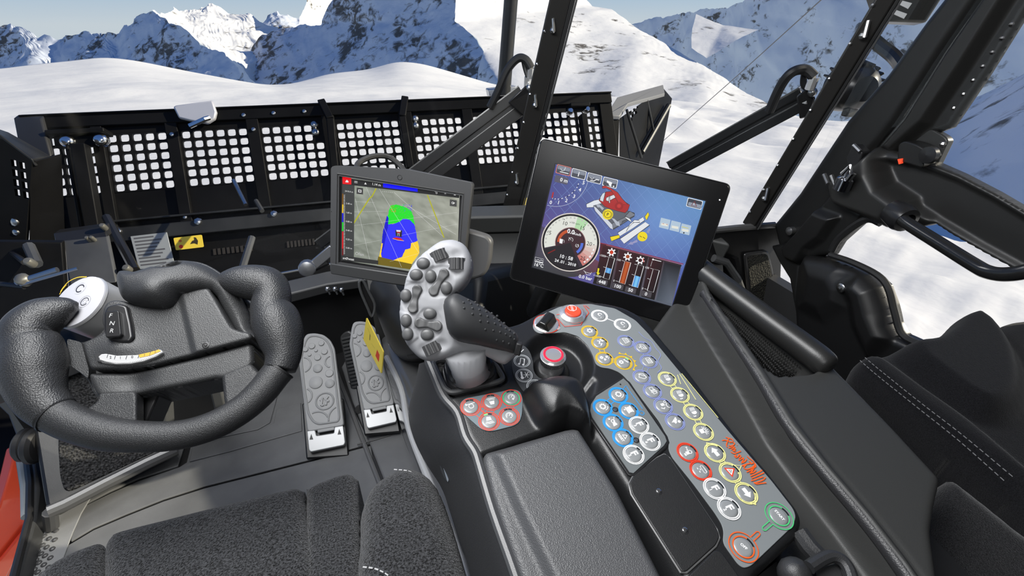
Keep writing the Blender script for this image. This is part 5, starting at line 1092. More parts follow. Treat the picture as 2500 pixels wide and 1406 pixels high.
# media strip
ms_ = thing('media_strip', 'dark curved strip with three ringed symbols left of the chrome knob', 'keypad', KPL.hit(1280, 910, 0))
so_ = smooth_poly(ku([(1250, 885), (1258, 858), (1276, 846), (1292, 860), (1300, 884), (1303, 908), (1315, 924), (1338, 934), (1330, 948), (1305, 966), (1282, 962), (1262, 935), (1252, 910)]), 3)
obj('panel_film', ppoly(MB(), KPL, so_, .001, .002), mat('strip_film', (.045, .047, .049), .4), ms_)
pr = Print(KPL, .0022)
for i, p in enumerate([(1274, 884), (1279, 919), (1306, 946)]):
    pr.ring(p, .0098, .0009, (.5, .52, .53)); pr.ring(p, .0082, .0007, (.4, .42, .43))
p = (1274, 884); pr.line([(1269, 890), (1271, 877), (1280, 879), (1279, 892)], .0008, WH); pr.disc((1267, 891), .0014, WH); pr.disc((1277, 893), .0014, WH)
pr.line([(1272, 910), (1274, 923)], .0022, WH); pr.disc((1275, 925), .0020, WH)
for a in range(0, 180, 60):
    e = np.array((math.cos(math.radians(a)), math.sin(math.radians(a))))*8; pr.line([np.array((1285, 918))-e, np.array((1285, 918))+e], .0006, WH)
pr.ring((1303, 944), .0022, .0007, WH, k=14); pr.line([(1306, 948), (1313, 952)], .0008, WH); pr.line([(1278, 856), (1272, 862)], .001, WH)
pr.build('printed_symbols', ms_, INKM)
# ================================================================== tray beside the console
TPL = Plane((.5, .3, .688), (0, -math.sin(KA), math.cos(KA)))
TRM = mat('tray_grey', (.036, .0365, .0355), .50, bump=[('noise', 1100, .3, .0005)])
tray = thing('side_tray', 'long dark grey side console with leather ridge and netted pocket left of the passenger seat', 'side console', (.5, .3, 0))
to = [(1600, 770), (1660, 690), (1705, 640), (1735, 665), (1800, 712), (1900, 782), (1990, 848), (2032, 886), (2180, 1036), (2296, 1160), (2303, 1172), (2288, 1240), (2280, 1300), (2292, 1380), (2310, 1500), (2340, 1700), (2100, 1700), (1960, 1500), (1935, 1330), (1950, 1290), (1930, 1240), (1800, 1070), (1700, 940), (1610, 815)]
val = [(1500, 770), (1600, 690), (1700, 668), (1722, 712), (1780, 800), (1850, 905), (1925, 1030), (2010, 1140), (2100, 1245), (2190, 1360), (2300, 1520), (2400, 1750), (1800, 1750), (1600, 1200)]
roll = [(1700, 668), (1730, 700), (1800, 805), (1870, 910), (1945, 1030), (2030, 1140), (2120, 1245), (2210, 1360), (2320, 1520), (2300, 1540), (2188, 1375), (2095, 1255), (2005, 1150), (1918, 1040), (1842, 912), (1772, 808), (1715, 720)]
pock = [(1722, 676), (1745, 742), (1802, 806), (1868, 893), (1898, 913), (1940, 912), (1985, 905), (2008, 893), (1965, 858), (1870, 790), (1780, 722)]
relief('tray_top', TPL, round_poly(TPL.uvs(to), .008), TRM, tray, cell=.003, r=.010, depth=.10, layers=[
    (TPL.uvs(val), -.040, .016), (TPL.uvs(roll), .0045, .006), (TPL.uvs(pock), -.05, .004)], angle=80)
rl = TPL.uvs([((a[0]+b[0])/2, (a[1]+b[1])/2) for a, b in zip(roll[1:9], roll[9:17][::-1])])
obj('leather_ridge', MB().tube(smooth_line([TPL.at(u, v, -.0050) for u, v in rl], 5), .0080, 12), mat('ridge_leather', (.026, .026, .028), .40, bump=[('vor', 750, .35, .0006)]), tray)
NET = mat('pocket_net', (.006, .006, .006), .35, bump=[('vor', 420, 1, .004)])
np_ = TPL.uvs(pock, -.03); mbn = MB()
c_ = np_.mean(0)
obj('net_liner', ppoly(MB(), TPL.up(-.042), np_*1.02-c_*.02, -.004, .0), NET, tray)
nm = MB(); q0, q1, q2, q3 = (TPL.uv(*p, -.030) for p in ((1735, 700), (1850, 800), (2000, 893), (1900, 913)))
A0, A1, B0, B1 = TPL.uv(1728, 690, -.03), TPL.uv(2000, 890, -.03), TPL.uv(1745, 745, -.03), TPL.uv(1898, 912, -.03)
for i in range(46):
    for j in range(14):
        s_ = i/45; t_ = j/13; u = (A0*(1-s_)+A1*s_)*(1-t_)+(B0*(1-s_)+B1*s_)*t_
        if sdist([u], np_)[0] < .003: continue
        p = TPL.at(*u, -.034+.010*math.sin(t_*3.1)); nm.ball(p, .0016, 6)
o_ = obj('net_knots', nm, mat('net_thread', (.03, .03, .03), .3), tray); o_['kind'] = 'stuff'
nm = MB()
for i in range(46):
    s_ = i/45; a = A0*(1-s_)+A1*s_; b = B0*(1-s_)+B1*s_
    pp_ = [a*(1-t/6)+b*t/6 for t in range(7)]; pp_ = [q for q in pp_ if sdist([q], np_)[0] > .002]
    if len(pp_) > 1: nm.tube([TPL.at(*q, -.036) for q in pp_], .0007, 4)
o_ = obj('net_threads', nm, mat('net_thread2', (.018, .018, .018), .4), tray); o_['kind'] = 'stuff'
obj('pocket_rim', MB().tube(smooth_line([TPL.hit(x, y, .004) for x, y in ((1690, 640), (1722, 668), (1800, 728), (1890, 795), (1960, 846), (2012, 886), (2030, 900))], 5), [.019]*24+[.0185, .018, .017, .0155, .0135, .011, .008], 16), mat('rim_plastic', (.020, .020, .0195), .35, bump=[('noise', 900, .2, .0005)]), tray)
obj('tray_foot', MB().hexa([(.46, .2, .0), (.54, .2, .0), (.55, .75, .0), (.46, .75, .0), (.47, .12, .60), (.535, .12, .60), (.55, .55, .66), (.47, .6, .66)]), DARK, tray)

# ================================================================== joystick
GRIP = mat('pale_grey_grip', (.30, .304, .32), .52, bump=[('noise', 900, .08, .0004)])
PADM = mat('dark_grip_pad', (.030, .031, .033), .50, bump=[('noise', 1500, .2, .0004)])
BTN = mat('dark_button', (.085, .086, .088), .42)
joy = thing('joystick', 'large pale grey multi-button joystick with dark dimpled palm pad', 'joystick', KPL.hit(1152, 925, 0))
jp = PD(1060, 740, .505); jn = nrm(-nrm(ray(1060, 740))+np.array((-.16, -.05, .10)))
JP = Plane(jp, jn)
jz = lambda x, y: (950+x/4.134, 560+y/4.134)
def jq(l): return [jz(*p) for p in l]
shell = [(550, 86), (640, 84), (730, 120), (790, 190), (824, 290), (822, 400), (785, 500), (720, 585), (650, 640), (640, 690), (700, 800), (840, 960), (1000, 1100), (1150, 1190), (1275, 1262), (1262, 1310), (1225, 1350), (1170, 1387), (1100, 1372), (1010, 1320), (900, 1272), (760, 1250), (650, 1272), (560, 1312), (450, 1338), (370, 1340), (290, 1312), (220, 1250), (165, 1180), (120, 1080), (95, 960), (85, 830), (98, 700), (125, 600), (150, 500), (190, 400), (250, 310), (330, 225), (420, 150), (490, 105)]
shp = smooth_poly(JP.uvs(jq(shell)), 3)
up_p = smooth_poly(JP.uvs(jq([(355, 205), (440, 340), (435, 370), (370, 420), (350, 500), (310, 535), (140, 512), (60, 520), (150, 300), (260, 190)])), 2)
lo_p = smooth_poly(JP.uvs(jq([(60, 818), (85, 820), (230, 870), (262, 920), (255, 1000), (290, 1090), (150, 1182), (90, 1200), (40, 1000)])), 2)
def hollow(c, rx, ry, d): 
    return (smooth_poly(JP.uvs(jq([(c[0]+rx*math.cos(t), c[1]+ry*math.sin(t)) for t in np.linspace(0, 2*math.pi, 12, endpoint=False)])), 2), d, .004)
lay = [(up_p, .0013, .0007), (lo_p, .0013, .0007),
       (smooth_poly(JP.uvs(jq([(480, 370), (600, 370), (650, 480), (640, 600), (560, 680), (430, 680), (370, 560), (400, 420)])), 2), -.0011, .0010),
       (smooth_poly(JP.uvs(jq([(200, 545), (300, 535), (345, 640), (320, 800), (240, 850), (150, 800), (105, 680), (120, 580)])), 2), -.0011, .0010),
       (smooth_poly(JP.uvs(jq([(300, 840), (400, 790), (490, 840), (540, 940), (520, 1040), (440, 1110), (330, 1110), (260, 1000)])), 2), -.0011, .0010),
       hollow((418, 225), 50, 45, -.0016), hollow((575, 290), 45, 55, -.0016), hollow((684, 255), 55, 45, -.0016), hollow((684, 430), 50, 42, -.0016), hollow((345, 1215), 45, 45, -.0016), hollow((525, 1165), 50, 45, -.0022),
       (smooth_poly(JP.uvs(jq([(340, 650), (420, 690), (520, 690), (520, 790), (400, 800), (310, 790), (305, 700)])), 2), .0008, .004)]
def jdome(P, sd, h):
    e = JP.uv(*jz(450, 700)); d = (P-e); return h-.35*(d*d).sum(1)*3.0
def jfoot(P, sd, h):
    e = JP.uv(*jz(640, 1150)); f = JP.uv(*jz(1150, 1330)); ax_ = (f-e)/np.linalg.norm(f-e); t = np.clip(((P-e)@ax_)/np.linalg.norm(f-e), 0, 1)
    return jdome(P, sd, h)*(1-t)-.020*t
relief('grip_shell', JP, shp, GRIP, joy, cell=.00125, r=.010, depth=.030, layers=lay, fn=jfoot, angle=80)
def jh(x, y):      # surface height of the shell
    q = JP.uv(*jz(x, y))-JP.uv(*jz(450, 700)); return -1.05*(q@q)
# dark palm pad: domed volume to the right
pad = [(575, 690), (640, 655), (690, 648), (760, 680), (880, 740), (1000, 822), (1120, 920), (1220, 1000), (1292, 1055), (1312, 1130), (1278, 1258), (1180, 1240), (1060, 1215), (900, 1175), (760, 1148), (670, 1118), (610, 1060), (580, 980), (562, 880), (547, 800), (555, 730)]
pdp = smooth_poly(JP.uvs(jq(pad)), 3)
def poisson(poly, n=64, it=900):
    lo_, hi_ = poly.min(0), poly.max(0); st_ = (hi_-lo_).max()/n; nu_, nv_ = (np.ceil((hi_-lo_)/st_)+3).astype(int); o_ = lo_-st_
    g_ = np.stack(np.meshgrid(o_[0]+np.arange(nu_)*st_, o_[1]+np.arange(nv_)*st_, indexing='ij'), -1); m_ = (sdist(g_.reshape(-1, 2), poly) > 0).reshape(nu_, nv_); u_ = np.zeros((nu_, nv_))
    for _ in range(it):
        a_ = (np.roll(u_, 1, 0)+np.roll(u_, -1, 0)+np.roll(u_, 1, 1)+np.roll(u_, -1, 1)+1)/4; u_ = np.where(m_, a_, 0)
    u_ = np.sqrt(u_/u_.max())
    def f(P):
        q_ = (np.asarray(P)-o_)/st_; i_ = np.clip(q_.astype(int), 0, [nu_-2, nv_-2]); t_ = np.clip(q_-i_, 0, 1); i, j = i_[:, 0], i_[:, 1]; a, b = t_[:, 0], t_[:, 1]
        return u_[i, j]*(1-a)*(1-b)+u_[i+1, j]*a*(1-b)+u_[i, j+1]*(1-a)*b+u_[i+1, j+1]*a*b
    return f
PADU = poisson(pdp)
def padf(P, sd, h):
    a = JP.uv(*jz(590, 850)); b = JP.uv(*jz(1280, 1160)); ax_ = (b-a)/np.linalg.norm(b-a); L = np.linalg.norm(b-a); t = np.clip(((P-a)@ax_)/L, 0, 1)
    return .0012+.024*PADU(P)*(1-.35*t)-.018*t
relief('palm_pad', JP, pdp, PADM, joy, cell=.00135, r=.004, depth=.032, fn=padf, angle=80)
def padh(x, y):
    P = np.array([JP.uv(*jz(x, y))]); return padf(P, sdist(P, pdp), 0)[0]
dots = [(750, 740), (800, 715), (825, 752), (870, 737), (895, 768), (955, 790), (755, 795), (840, 798), (910, 812), (980, 830), (1035, 848), (1090, 875), (840, 855), (920, 862), (992, 880), (1060, 898), (1112, 922), (1160, 948), (918, 925), (995, 935), (1065, 952), (1122, 972), (1175, 1000), (1215, 1022), (970, 1010), (1050, 1020), (1118, 1037), (1175, 1057), (1220, 1082), (1262, 1052), (1085, 1115), (1150, 1130), (1208, 1152), (1262, 1110)]
d0 = None
for x, y in dots:
    h_ = padh(x, y)-.0007; p = JP.hit(*jz(x, y), h_)
    if d0 is None: d0 = obj('dimple_stud', MB().ball(p, .0015, 10, sc=(1, 1, 1)), mat('stud_pad', (.040, .041, .043), .42), joy); ds = WLOC[d0.name]-p
    else: copy(d0, joy, p+ds)
for x, y in [(345, 343), (274, 458), (170, 668), (420, 474), (577, 592), (172, 920), (188, 1055), (412, 850), (385, 1062)]:
    h_ = jh(x, y); up = .0013 if (x, y) in ((345, 343), (274, 458), (172, 920), (188, 1055)) else -.0008
    p = JP.hit(*jz(x, y), h_+up)
    lx = 68 if (x, y) in ((345, 343), (274, 458), (412, 850), (385, 1062)) else 58
    ly = 59 if lx == 68 else 68
    ax_ = nrm(JP.hit(*jz(x+20, y), h_+up)-p); rx = np.linalg.norm(JP.hit(*jz(x+lx, y), h_+up)-p); ry = np.linalg.norm(JP.hit(*jz(x, y+ly), h_+up)-p)
    ay_ = np.cross(jn, ax_); mb = MB(); L = []
    for hh, rr in ((-.002, 1), (.0008, 1), (.0021, .92), (.0032, .72), (.0038, .42), (.0040, .05)): L.append([p+jn*hh+rr*(ax_*rx*math.cos(2*math.pi*k/24)+ay_*ry*math.sin(2*math.pi*k/24)) for k in range(24)])
    obj('button', mb.loft(L), BTN, joy, angle=60)
for a, b, wd in [((552, 445), (450, 620), 52), ((282, 610), (240, 795), 52), ((310, 945), (480, 975), 55)]:
    h_ = jh(*a); pa, pb = np.array(JP.uv(*jz(*a))), np.array(JP.uv(*jz(*b))); d = nrm(pb-pa); n_ = np.array((-d[1], d[0])); Rr = np.linalg.norm(JP.uv(*jz(a[0]+wd, a[1]))-pa); L_ = np.linalg.norm(pb-pa)
    ol = []
    for k in range(13): t = math.pi*(.5+k/12); ol.append(pa+Rr*(d*math.cos(t)+n_*math.sin(t)))
    ol.append((pa+pb)/2-n_*Rr*.62)
    for k in range(13): t = math.pi*(-.5+k/12); ol.append(pb+Rr*(d*math.cos(t)+n_*math.sin(t)))
    ol.append((pa+pb)/2+n_*Rr*.62)
    ol = smooth_poly(ol, 2)
    def rf(P, sd, h, pa=pa, d=d, L_=L_): 
        t = ((P-pa)@d)/L_; return .0042-.0022*np.exp(-((t-.5)/.30)**2)-.0012*np.exp(-((t-.0)/.2)**2)-.0012*np.exp(-((t-1)/.2)**2)
    relief('rocker_button', JP.up(h_-.0008), ol, BTN, joy, cell=.0008, r=.0016, depth=.005, fn=rf, angle=70)
for c, ax_px, w_, h_r in [((512, 268), (30, 75), .0115, .0088), ((684, 352), (80, 0), .0125, .0078), ((438, 1195), (35, 75), .0115, .0085)]:
    hh = jh(*c); p = JP.hit(*jz(*c), hh-.006); 
    perp = (-ax_px[1], ax_px[0]); 
    tang = nrm(JP.hit(*jz(c[0]+ax_px[0], c[1]+ax_px[1]), hh-.006)-p) if True else 0
    # wheel axis lies along the ribs
    axis = tang if abs(ax_px[0]) < 60 else np.cross(jn, tang)
    if abs(ax_px[0]) >= 60: axis = nrm(JP.hit(*jz(c[0], c[1]+60), hh-.006)-p)
    tdir = np.cross(axis, jn); mb = MB(); L = []
    for s_ in (-.5, .5):
        lp = []
        for k in range(56):
            t = 2*math.pi*k/56; r_ = .0104 if k % 4 < 2 else .0096
            lp.append(p+axis*w_*s_+r_*(tdir*math.cos(t)+jn*math.sin(t)))
        L.append(lp)
    obj('thumb_wheel', mb.loft(L), mat('thumb_wheel_dark', (.055, .055, .057), .38), joy, angle=20)
# stem and bellows
sb = KPL.hit(1150, 930, -.005); stp = JP.hit(*jz(760, 1210), -.028)
obj('stem', MB().tube([sb+KPL.n*.012, sb*.6+stp*.4+KPL.n*.004, stp+KPL.n*.006], [.0235, .0205, .026], 24), GRIP, joy, angle=180)
def sqloop(c, a, ht, rr=.45):
    x_ = KPL.x; y_ = KPL.y; o = []
    for k in range(32):
        t = 2*math.pi*k/32; ct, st_ = math.cos(t), math.sin(t); e = 2.0/3.4
        o.append(c+KPL.n*ht+a*(x_*math.copysign(abs(ct)**e, ct)*1.02+y_*math.copysign(abs(st_)**e, st_)*.9))
    return o
bc = KPL.hit(1148, 922, -.012)
obj('bellows', MB().loft([sqloop(bc, a, h_) for a, h_ in ((.031, 0), (.0325, .004), (.031, .008), (.0285, .0085), (.030, .013), (.0285, .0165), (.026, .017), (.0275, .0215), (.026, .025), (.0235, .0255), (.0225, .03))]), mat('bellows_rubber', (.022, .022, .023), .33), joy, angle=25)
bf = ku([(1058, 888), (1087, 950), (1099, 958), (1112, 958), (1216, 933), (1228, 926), (1226, 918), (1210, 892), (1190, 880), (1068, 880)])
mb = MB(); mb.tube([KPL.at(u, v, .0005) for u, v in round_poly(bf, .006)]+[KPL.at(*round_poly(bf, .006)[0], .0005)], .0034, 8)
obj('boot_frame', mb, mat('frame_soft', (.05, .051, .053), .45), joy)
obj('tail_clip', MB().obox(JP.hit(*jz(1318, 1140), -.010), JP.hit(*jz(1290, 1260), -.014), .007, .01, up=jn), M_RUBBER, joy, bevel=.0015)

# ================================================================== displays
def frame_plane(tl, tr, br, bl):
    tl, tr, br, bl = map(np.array, (tl, tr, br, bl)); c = (tl+tr+br+bl)/4; x = nrm((tr-tl)+(br-bl)); y = nrm((tl-bl)+(tr-br)); n = nrm(np.cross(x, y)); return Plane(c, n, x)
DR = frame_plane((.272, .739, .941), (.530, .576, .886), (.463, .537, .658), (.205, .700, .713))
d1 = thing('display', 'large black tilted display showing the tachometer and red vehicle graphic', 'display', DR.at(0, -.12, -.03))
rp_ = round_poly(DR.uvs([(1321, 336), (1786, 451), (1668, 803), (1243, 680)]), .010)
obj('housing', ppoly(MB(), DR, rp_, -.022, -.0006), mat('display_black', (.012, .012, .013), .32), d1, bevel=.002)
rq = round_poly(DR.uvs([(1322.5, 338.5), (1783.5, 453), (1666.5, 799.5), (1246, 678)]), .010)
obj('rim', MB().tube([DR.at(u, v, -.0006) for u, v in rp_]+[DR.at(*rp_[0], -.0006)], .00075, 6), mat('rim_metal', (.55, .55, .55), .25, 1), d1)
obj('glass_front', ppoly(MB(), DR, rq, -.0006, .0008), mat('front_glass', (.006, .006, .0065), .22, spec=.35), d1, bevel=.0006)
obj('status_led', MB().ball(DR.hit(1757, 488, .0008), .0012, 8), mat('white_led', (.9, .9, .9), .3, emit=((1, 1, 1), 1.0)), d1)
obj('arm_mount', MB().hexa([DR.at(-.04, -.07, -.06), DR.at(.04, -.07, -.06), DR.at(.04, .05, -.06), DR.at(-.04, .05, -.06), DR.at(-.05, -.08, -.02), DR.at(.05, -.08, -.02), DR.at(.05, .06, -.02), DR.at(-.05, .06, -.02)]), M_PLAST2, d1, bevel=.006)
obj('stand', MB().tube([DR.at(0, 0, -.05), DR.at(-.02, -.06, -.10), (.34, .80, .66), (.34, .90, .50)], [.03, .03, .03, .03], 12), M_PLAST2, d1)
P_ = Print(DR, .0010)
TLs, TRs, BRs, BLs = np.array((1357, 401)), np.array((1722, 491)), np.array((1640, 747)), np.array((1300, 652))
def sq(u, v): a = TLs*(1-u)+TRs*u; b = BLs*(1-u)+BRs*u; return tuple(a*(1-v)+b*v)
NGX, NGY = 14, 12
def scol(u, v):
    top = np.array(lin(52, 66, 138))*(1-u)+np.array(lin(98, 142, 190))*u; mid = np.array(lin(96, 80, 140))*(1-u)+np.array(lin(78, 92, 165))*u
    k = np.clip(v/.75, 0, 1); g = np.exp(-((u-.72)/.25)**2-((v-.3)/.3)**2); return top*(1-k)+mid*k+np.array(lin(120, 165, 210))*.25*g
P_.poly([sq(-.008, -.008), sq(1.008, -.008), sq(1.008, 1.008), sq(-.008, 1.008)], (.004, .004, .008))
vs, cs_, fs = [], [], []
for j in range(NGY+1):
    for i in range(NGX+1): vs.append(DR.uv(*sq(i/NGX, j/NGY))); cs_.append(tuple(scol(i/NGX, j/NGY)))
P_._add(vs, [(j*(NGX+1)+i, j*(NGX+1)+i+1, (j+1)*(NGX+1)+i+1, (j+1)*(NGX+1)+i) for j in range(NGY) for i in range(NGX)], cs_)
LB = lin(118, 150, 205)
for k in range(-8, 16):
    for (ax, ay) in ((.62, .62), (-.34, .72)):
        u0, v0 = (k*.085, 0) if ax > 0 else (k*.105+.1, 0); pts = []
        for t in np.linspace(0, 1.2, 25):
            u, v = u0+ax*t, v0+ay*t*1.1
            if 0 <= u <= 1 and v <= .66+.13*u: pts.append(sq(u, v))
        if len(pts) > 1: P_.line(pts, .00032, LB)
W1 = (.85, .86, .88)
DX = nrm(TRs-TLs); DYp = nrm(BLs-TLs)
def rr(c, w, h, col, r=.0018):          # rounded rectangle aligned to the screen, w,h in pixels
    c = np.array(c, float); q = [c-DX*w/2-DYp*h/2, c+DX*w/2-DYp*h/2, c+DX*w/2+DYp*h/2, c-DX*w/2+DYp*h/2]; P_.polyuv(round_poly(DR.uvs(q), r, 3), col)
for i, c in enumerate([(1376, 415.5), (1413, 425), (1451, 435.5), (1489.5, 446)]):
    rr(c, 36, 22, lin(214, 120, 110) if i == 0 else (.8, .82, .85)); rr(c, 33, 19, lin(62, 66, 78)); rr((c[0]+1, c[1]-4), 31, 9, lin(128, 134, 148))
P_.line([(1369, 411), (1372, 417), (1378, 416), (1381, 408)], .0006, W1); P_.line([(1367, 419), (1388, 424)], .0012, W1)
P_.text('i', (1413, 425), DX, 12, W1, bold=.02)
P_.line([(1441, 433), (1446, 438), (1450, 433)], .0006, W1); P_.line([(1441, 440), (1450, 442), (1456, 438), (1463, 440)], .0012, W1)
P_.poly([(1482, 440), (1495, 446), (1492, 452), (1481, 445)], W1); P_.poly([(1486, 448), (1493, 452), (1492, 456), (1487, 453)], W1); P_.disc((1498, 455), .0012, W1)
rr((1371, 439), 33, 17, lin(82, 80, 98)); P_.text('0 m', (1377, 440), DX, 9, W1, bold=.02)
arcp = smooth_line([(1349, 484), (1362, 486), (1380, 482), (1396, 472), (1408, 459), (1414, 444)], 6)
for k in range(0, len(arcp)-1, 3): P_.line(arcp[k:k+2], .0012, W1)
for k in range(1, len(arcp)-1, 6): P_.disc(tuple(arcp[k+1]), .0009, (.01, .01, .02), 8)
P_.line([(1348, 483), (1351, 469)], .0022, lin(170, 30, 30))
for t_, p in zip('012345', [(1345, 494), (1364, 494), (1383, 489), (1402, 479), (1416, 463), (1425, 446)]): P_.text(t_, p, DX, 8.5, W1, bold=.02)
P_.line(smooth_line([(1336, 501), (1360, 504), (1388, 498), (1412, 483), (1428, 462), (1436, 442)], 5), .00045, (.6, .66, .78))
# lower dark dashboard of the screen
RL = lin(150, 36, 44); DK = lin(26, 24, 30)
P_._add(DR.uvs([sq(0, .60), sq(.1, .64), sq(.52, .82), sq(.30, .98), sq(.25, 1), sq(0, 1)]), [(0, 1, 2, 3, 4, 5)], [lin(70, 62, 92), lin(86, 76, 100), lin(110, 60, 80), lin(60, 58, 62), lin(66, 66, 70), lin(60, 62, 68)])
P_._add(DR.uvs([(1466, 594), (1480, 597), (1664, 645), (1640, 747), (1447, 692), (1462, 640)]), [(0, 1, 2, 3, 4, 5)], [lin(86, 30, 40), lin(66, 24, 34), lin(36, 36, 44), lin(92, 100, 114), lin(36, 32, 36), lin(70, 36, 44)])
P_.line([(1459, 597), (1466, 593), (1480, 596), (1668, 644)], .0011, RL); P_.line([(1480, 598), (1667, 646.5)], .0005, lin(200, 120, 126))
for q in [[(1472, 600), (1510, 610), (1490, 702), (1449, 690)], [(1514, 611), (1583, 628), (1561, 722), (1494, 703)], [(1586, 629), (1620, 638), (1598, 732), (1565, 723)], [(1623, 640), (1662, 650), (1640, 740), (1602, 733)]]:
    P_._add(DR.uvs(q), [(0, 1, 2, 3)], [lin(60, 20, 28), lin(34, 18, 24), lin(18, 18, 22), lin(24, 22, 26)] if q[0][0] < 1600 else [lin(28, 26, 34), lin(24, 26, 32), lin(100, 108, 122), lin(72, 80, 92)])
    P_.line([q[1], q[2]], .0005, lin(110, 100, 110))
def gearp(c, r, col, n=7):
    cc = P_.U(c); pts = []
    for k in range(n):
        for da, m in ((-.24, .72), (-.15, 1.08), (.15, 1.08), (.24, .72)):
            a = 2*math.pi*(k)/n+da; pts.append(cc+r*m*np.array((math.cos(a), math.sin(a))))
    P_.polyuv(pts, col)
for c, col in (((1493, 615.5), lin(190, 60, 30)), ((1532.5, 626), lin(160, 70, 30)), ((1563, 635), None)):
    gearp(c, .0066, W1); P_.disc(c, .0030, lin(60, 18, 24) if col is None else col)
P_.line([(1494, 609), (1491, 616), (1495, 616), (1492, 622)], .0008, lin(220, 50, 20)); P_.line([(1570, 630), (1572, 640)], .0012, lin(200, 50, 40))
def bar(q, fill=None, f0=0, f1=1, cols=None):
    q = [np.array(p, float) for p in q]
    if fill is not None:
        a = q[3]*(1-f0)+q[0]*f0; b = q[2]*(1-f0)+q[1]*f0; c = q[2]*(1-f1)+q[1]*f1; d = q[3]*(1-f1)+q[0]*f1
        P_._add(DR.uvs([a, (a+b)/2, b, c, (c+d)/2, d]), [(0, 1, 4, 5), (1, 2, 3, 4)], [cols[0], cols[1], cols[0], cols[0], cols[1], cols[0]])
    P_.line(q, .0005, W1, closed=True)
bar([(1487, 626.5), (1501, 630.5), (1487, 682), (1473, 678)], 1, .27, .50, (lin(50, 110, 190), lin(120, 190, 240)))
bar([(1525.5, 637), (1540, 641), (1525.5, 693.5), (1511.5, 689)], 1, 0, 1, (lin(120, 40, 18), lin(196, 92, 40)))
bar([(1557, 645.5), (1571.5, 649.5), (1557, 702), (1542.5, 698)], 1, 0, .5, (lin(40, 110, 200), lin(130, 205, 245)))
bar([(1594.5, 656), (1609.5, 660), (1595, 713), (1580, 709)])
for p, q in [((1478, 625), (1485, 627)), ((1473, 651), (1480, 653)), ((1466, 674.5), (1472, 676)), ((1518, 635), (1524, 637)), ((1511, 660), (1517, 662)), ((1503, 685), (1510, 687)), ((1549, 644), (1556, 646)), ((1542, 669), (1548, 671)), ((1535, 694), (1541, 696)), ((1587, 654), (1593, 656)), ((1580, 679), (1586, 681)), ((1573, 704), (1579, 706))]: P_.line([p, q], .0005, W1)
for t_, p, h_ in [('-1000', (1471, 623.5), 5), ('+1000', (1458, 673), 5), ('100', (1511, 634), 5), ('0', (1499, 684.5), 5), ('100', (1580, 653), 5), ('0', (1569, 703.5), 5)]: P_.text(t_, p, DX, h_, W1)
for t_, p in [('448', (1470, 688), ), ('100', (1508.5, 698.5)), ('50', (1539.5, 707.5)), ('0', (1577, 717))]:
    rr(p, 27, 13, lin(74, 70, 76), .0012); P_.text(t_, p, DX, 8, W1, bold=.02)
P_.line([(1594, 633), (1614, 638)], .0010, W1); P_.disc((1594, 633), .0014, W1); P_.line([(1592, 637), (1588, 650)], .0004, W1)
P_.poly([(1459.5, 654), (1463.5, 655), (1461.5, 665), (1465, 666), (1459.5, 671.5), (1456, 664), (1458, 664.5)], lin(230, 215, 40))
P_.line([(1425, 660), (1430, 664), (1442, 667), (1445, 664)], .0006, W1); P_.line([(1428, 663), (1432, 670), (1440, 671), (1443, 667)], .0006, W1)
P_.text('0.0 bar', (1429.5, 677), DX, 8, W1, bold=.02)
P_.line([(1307, 627), (1327, 632), (1326, 642), (1306, 637), (1307, 627)], .0004, W1); P_.line([(1307, 633), (1311, 635), (1314, 633), (1318, 636), (1321, 634), (1326, 637)], .0006, W1); P_.poly([(1306, 636), (1326, 640), (1326, 643), (1306, 638)], W1)
P_.text('16\u00b0C', (1316.5, 646.5), DX, 8, W1, bold=.02)
# tachometer
tcx = (1392.5, 592); R0 = np.linalg.norm(P_.U((1462, 610))-P_.U((1323, 574)))/2
ua = P_.U(tcx); exx = nrm(P_.U((tcx[0]+DX[0]*20, tcx[1]+DX[1]*20))-ua); rot0 = math.atan2(exx[1], exx[0])
P_.disc(tcx, R0*1.0, lin(214, 206, 200), 48); P_.disc(tcx, R0*.965, lin(20, 18, 22), 48); P_.disc(tcx, R0*.91, lin(52, 44, 56), 48)
P_.ring(tcx, R0*.70, R0*.40, lin(222, 224, 216), -48, 205, 40, rot=rot0)
for k, (a0, a1) in enumerate([(-48, -36), (-36, -24), (-24, -12), (-12, 0), (0, 8)]):
    f = 1-k/5; P_.ring(tcx, R0*.70, R0*.40, tuple(np.array(lin(222, 224, 216))*(1-f*.8)+np.array(lin(196, 60, 50))*f*.8), a0, a1, 5, rot=rot0)
P_.ring(tcx, R0*.70, R0*.40, lin(176, 216, 168), 62, 88, 8, rot=rot0)
for a in range(-42, 0, 9): P_.ring(tcx, R0*.82, R0*.05, W1, a, a+5, 3, rot=rot0)
for a in range(20, 200, 9): P_.ring(tcx, R0*.84, R0*.05, lin(190, 190, 186), a, a+4, 3, rot=rot0)
P_.disc(tcx, R0*.52, lin(58, 34, 42), 40); P_.ring(tcx, R0*.51, R0*.02, lin(150, 110, 110), -48, 205, 36, rot=rot0)
c_ = P_.U(tcx)
P_.polyuv([c_]+[c_+R0*.93*np.array((math.cos(math.radians(a)+rot0), math.sin(math.radians(a)+rot0))) for a in range(208, 310, 8)], lin(34, 30, 36))
BK = (.012, .012, .014)
for t_, p in [('0', (1342.5, 611)), ('5', (1343.5, 568)), ('10', (1380.5, 545)), ('15', (1423, 556.5)), ('20', (1439, 594.5)), ('25', (1423, 630))]: P_.text(t_, p, DX, 9.5, BK)
P_.text('x100 rpm', (1403, 545), DX, 4.5, BK)
for p in [(1338, 566), (1378, 535.5), (1428.5, 549), (1450, 597), (1425, 641), (1337, 616)]: P_.disc(p, .0008, BK, 8)
P_.line([(1338, 618), (1356, 609)], .0016, lin(130, 22, 20))
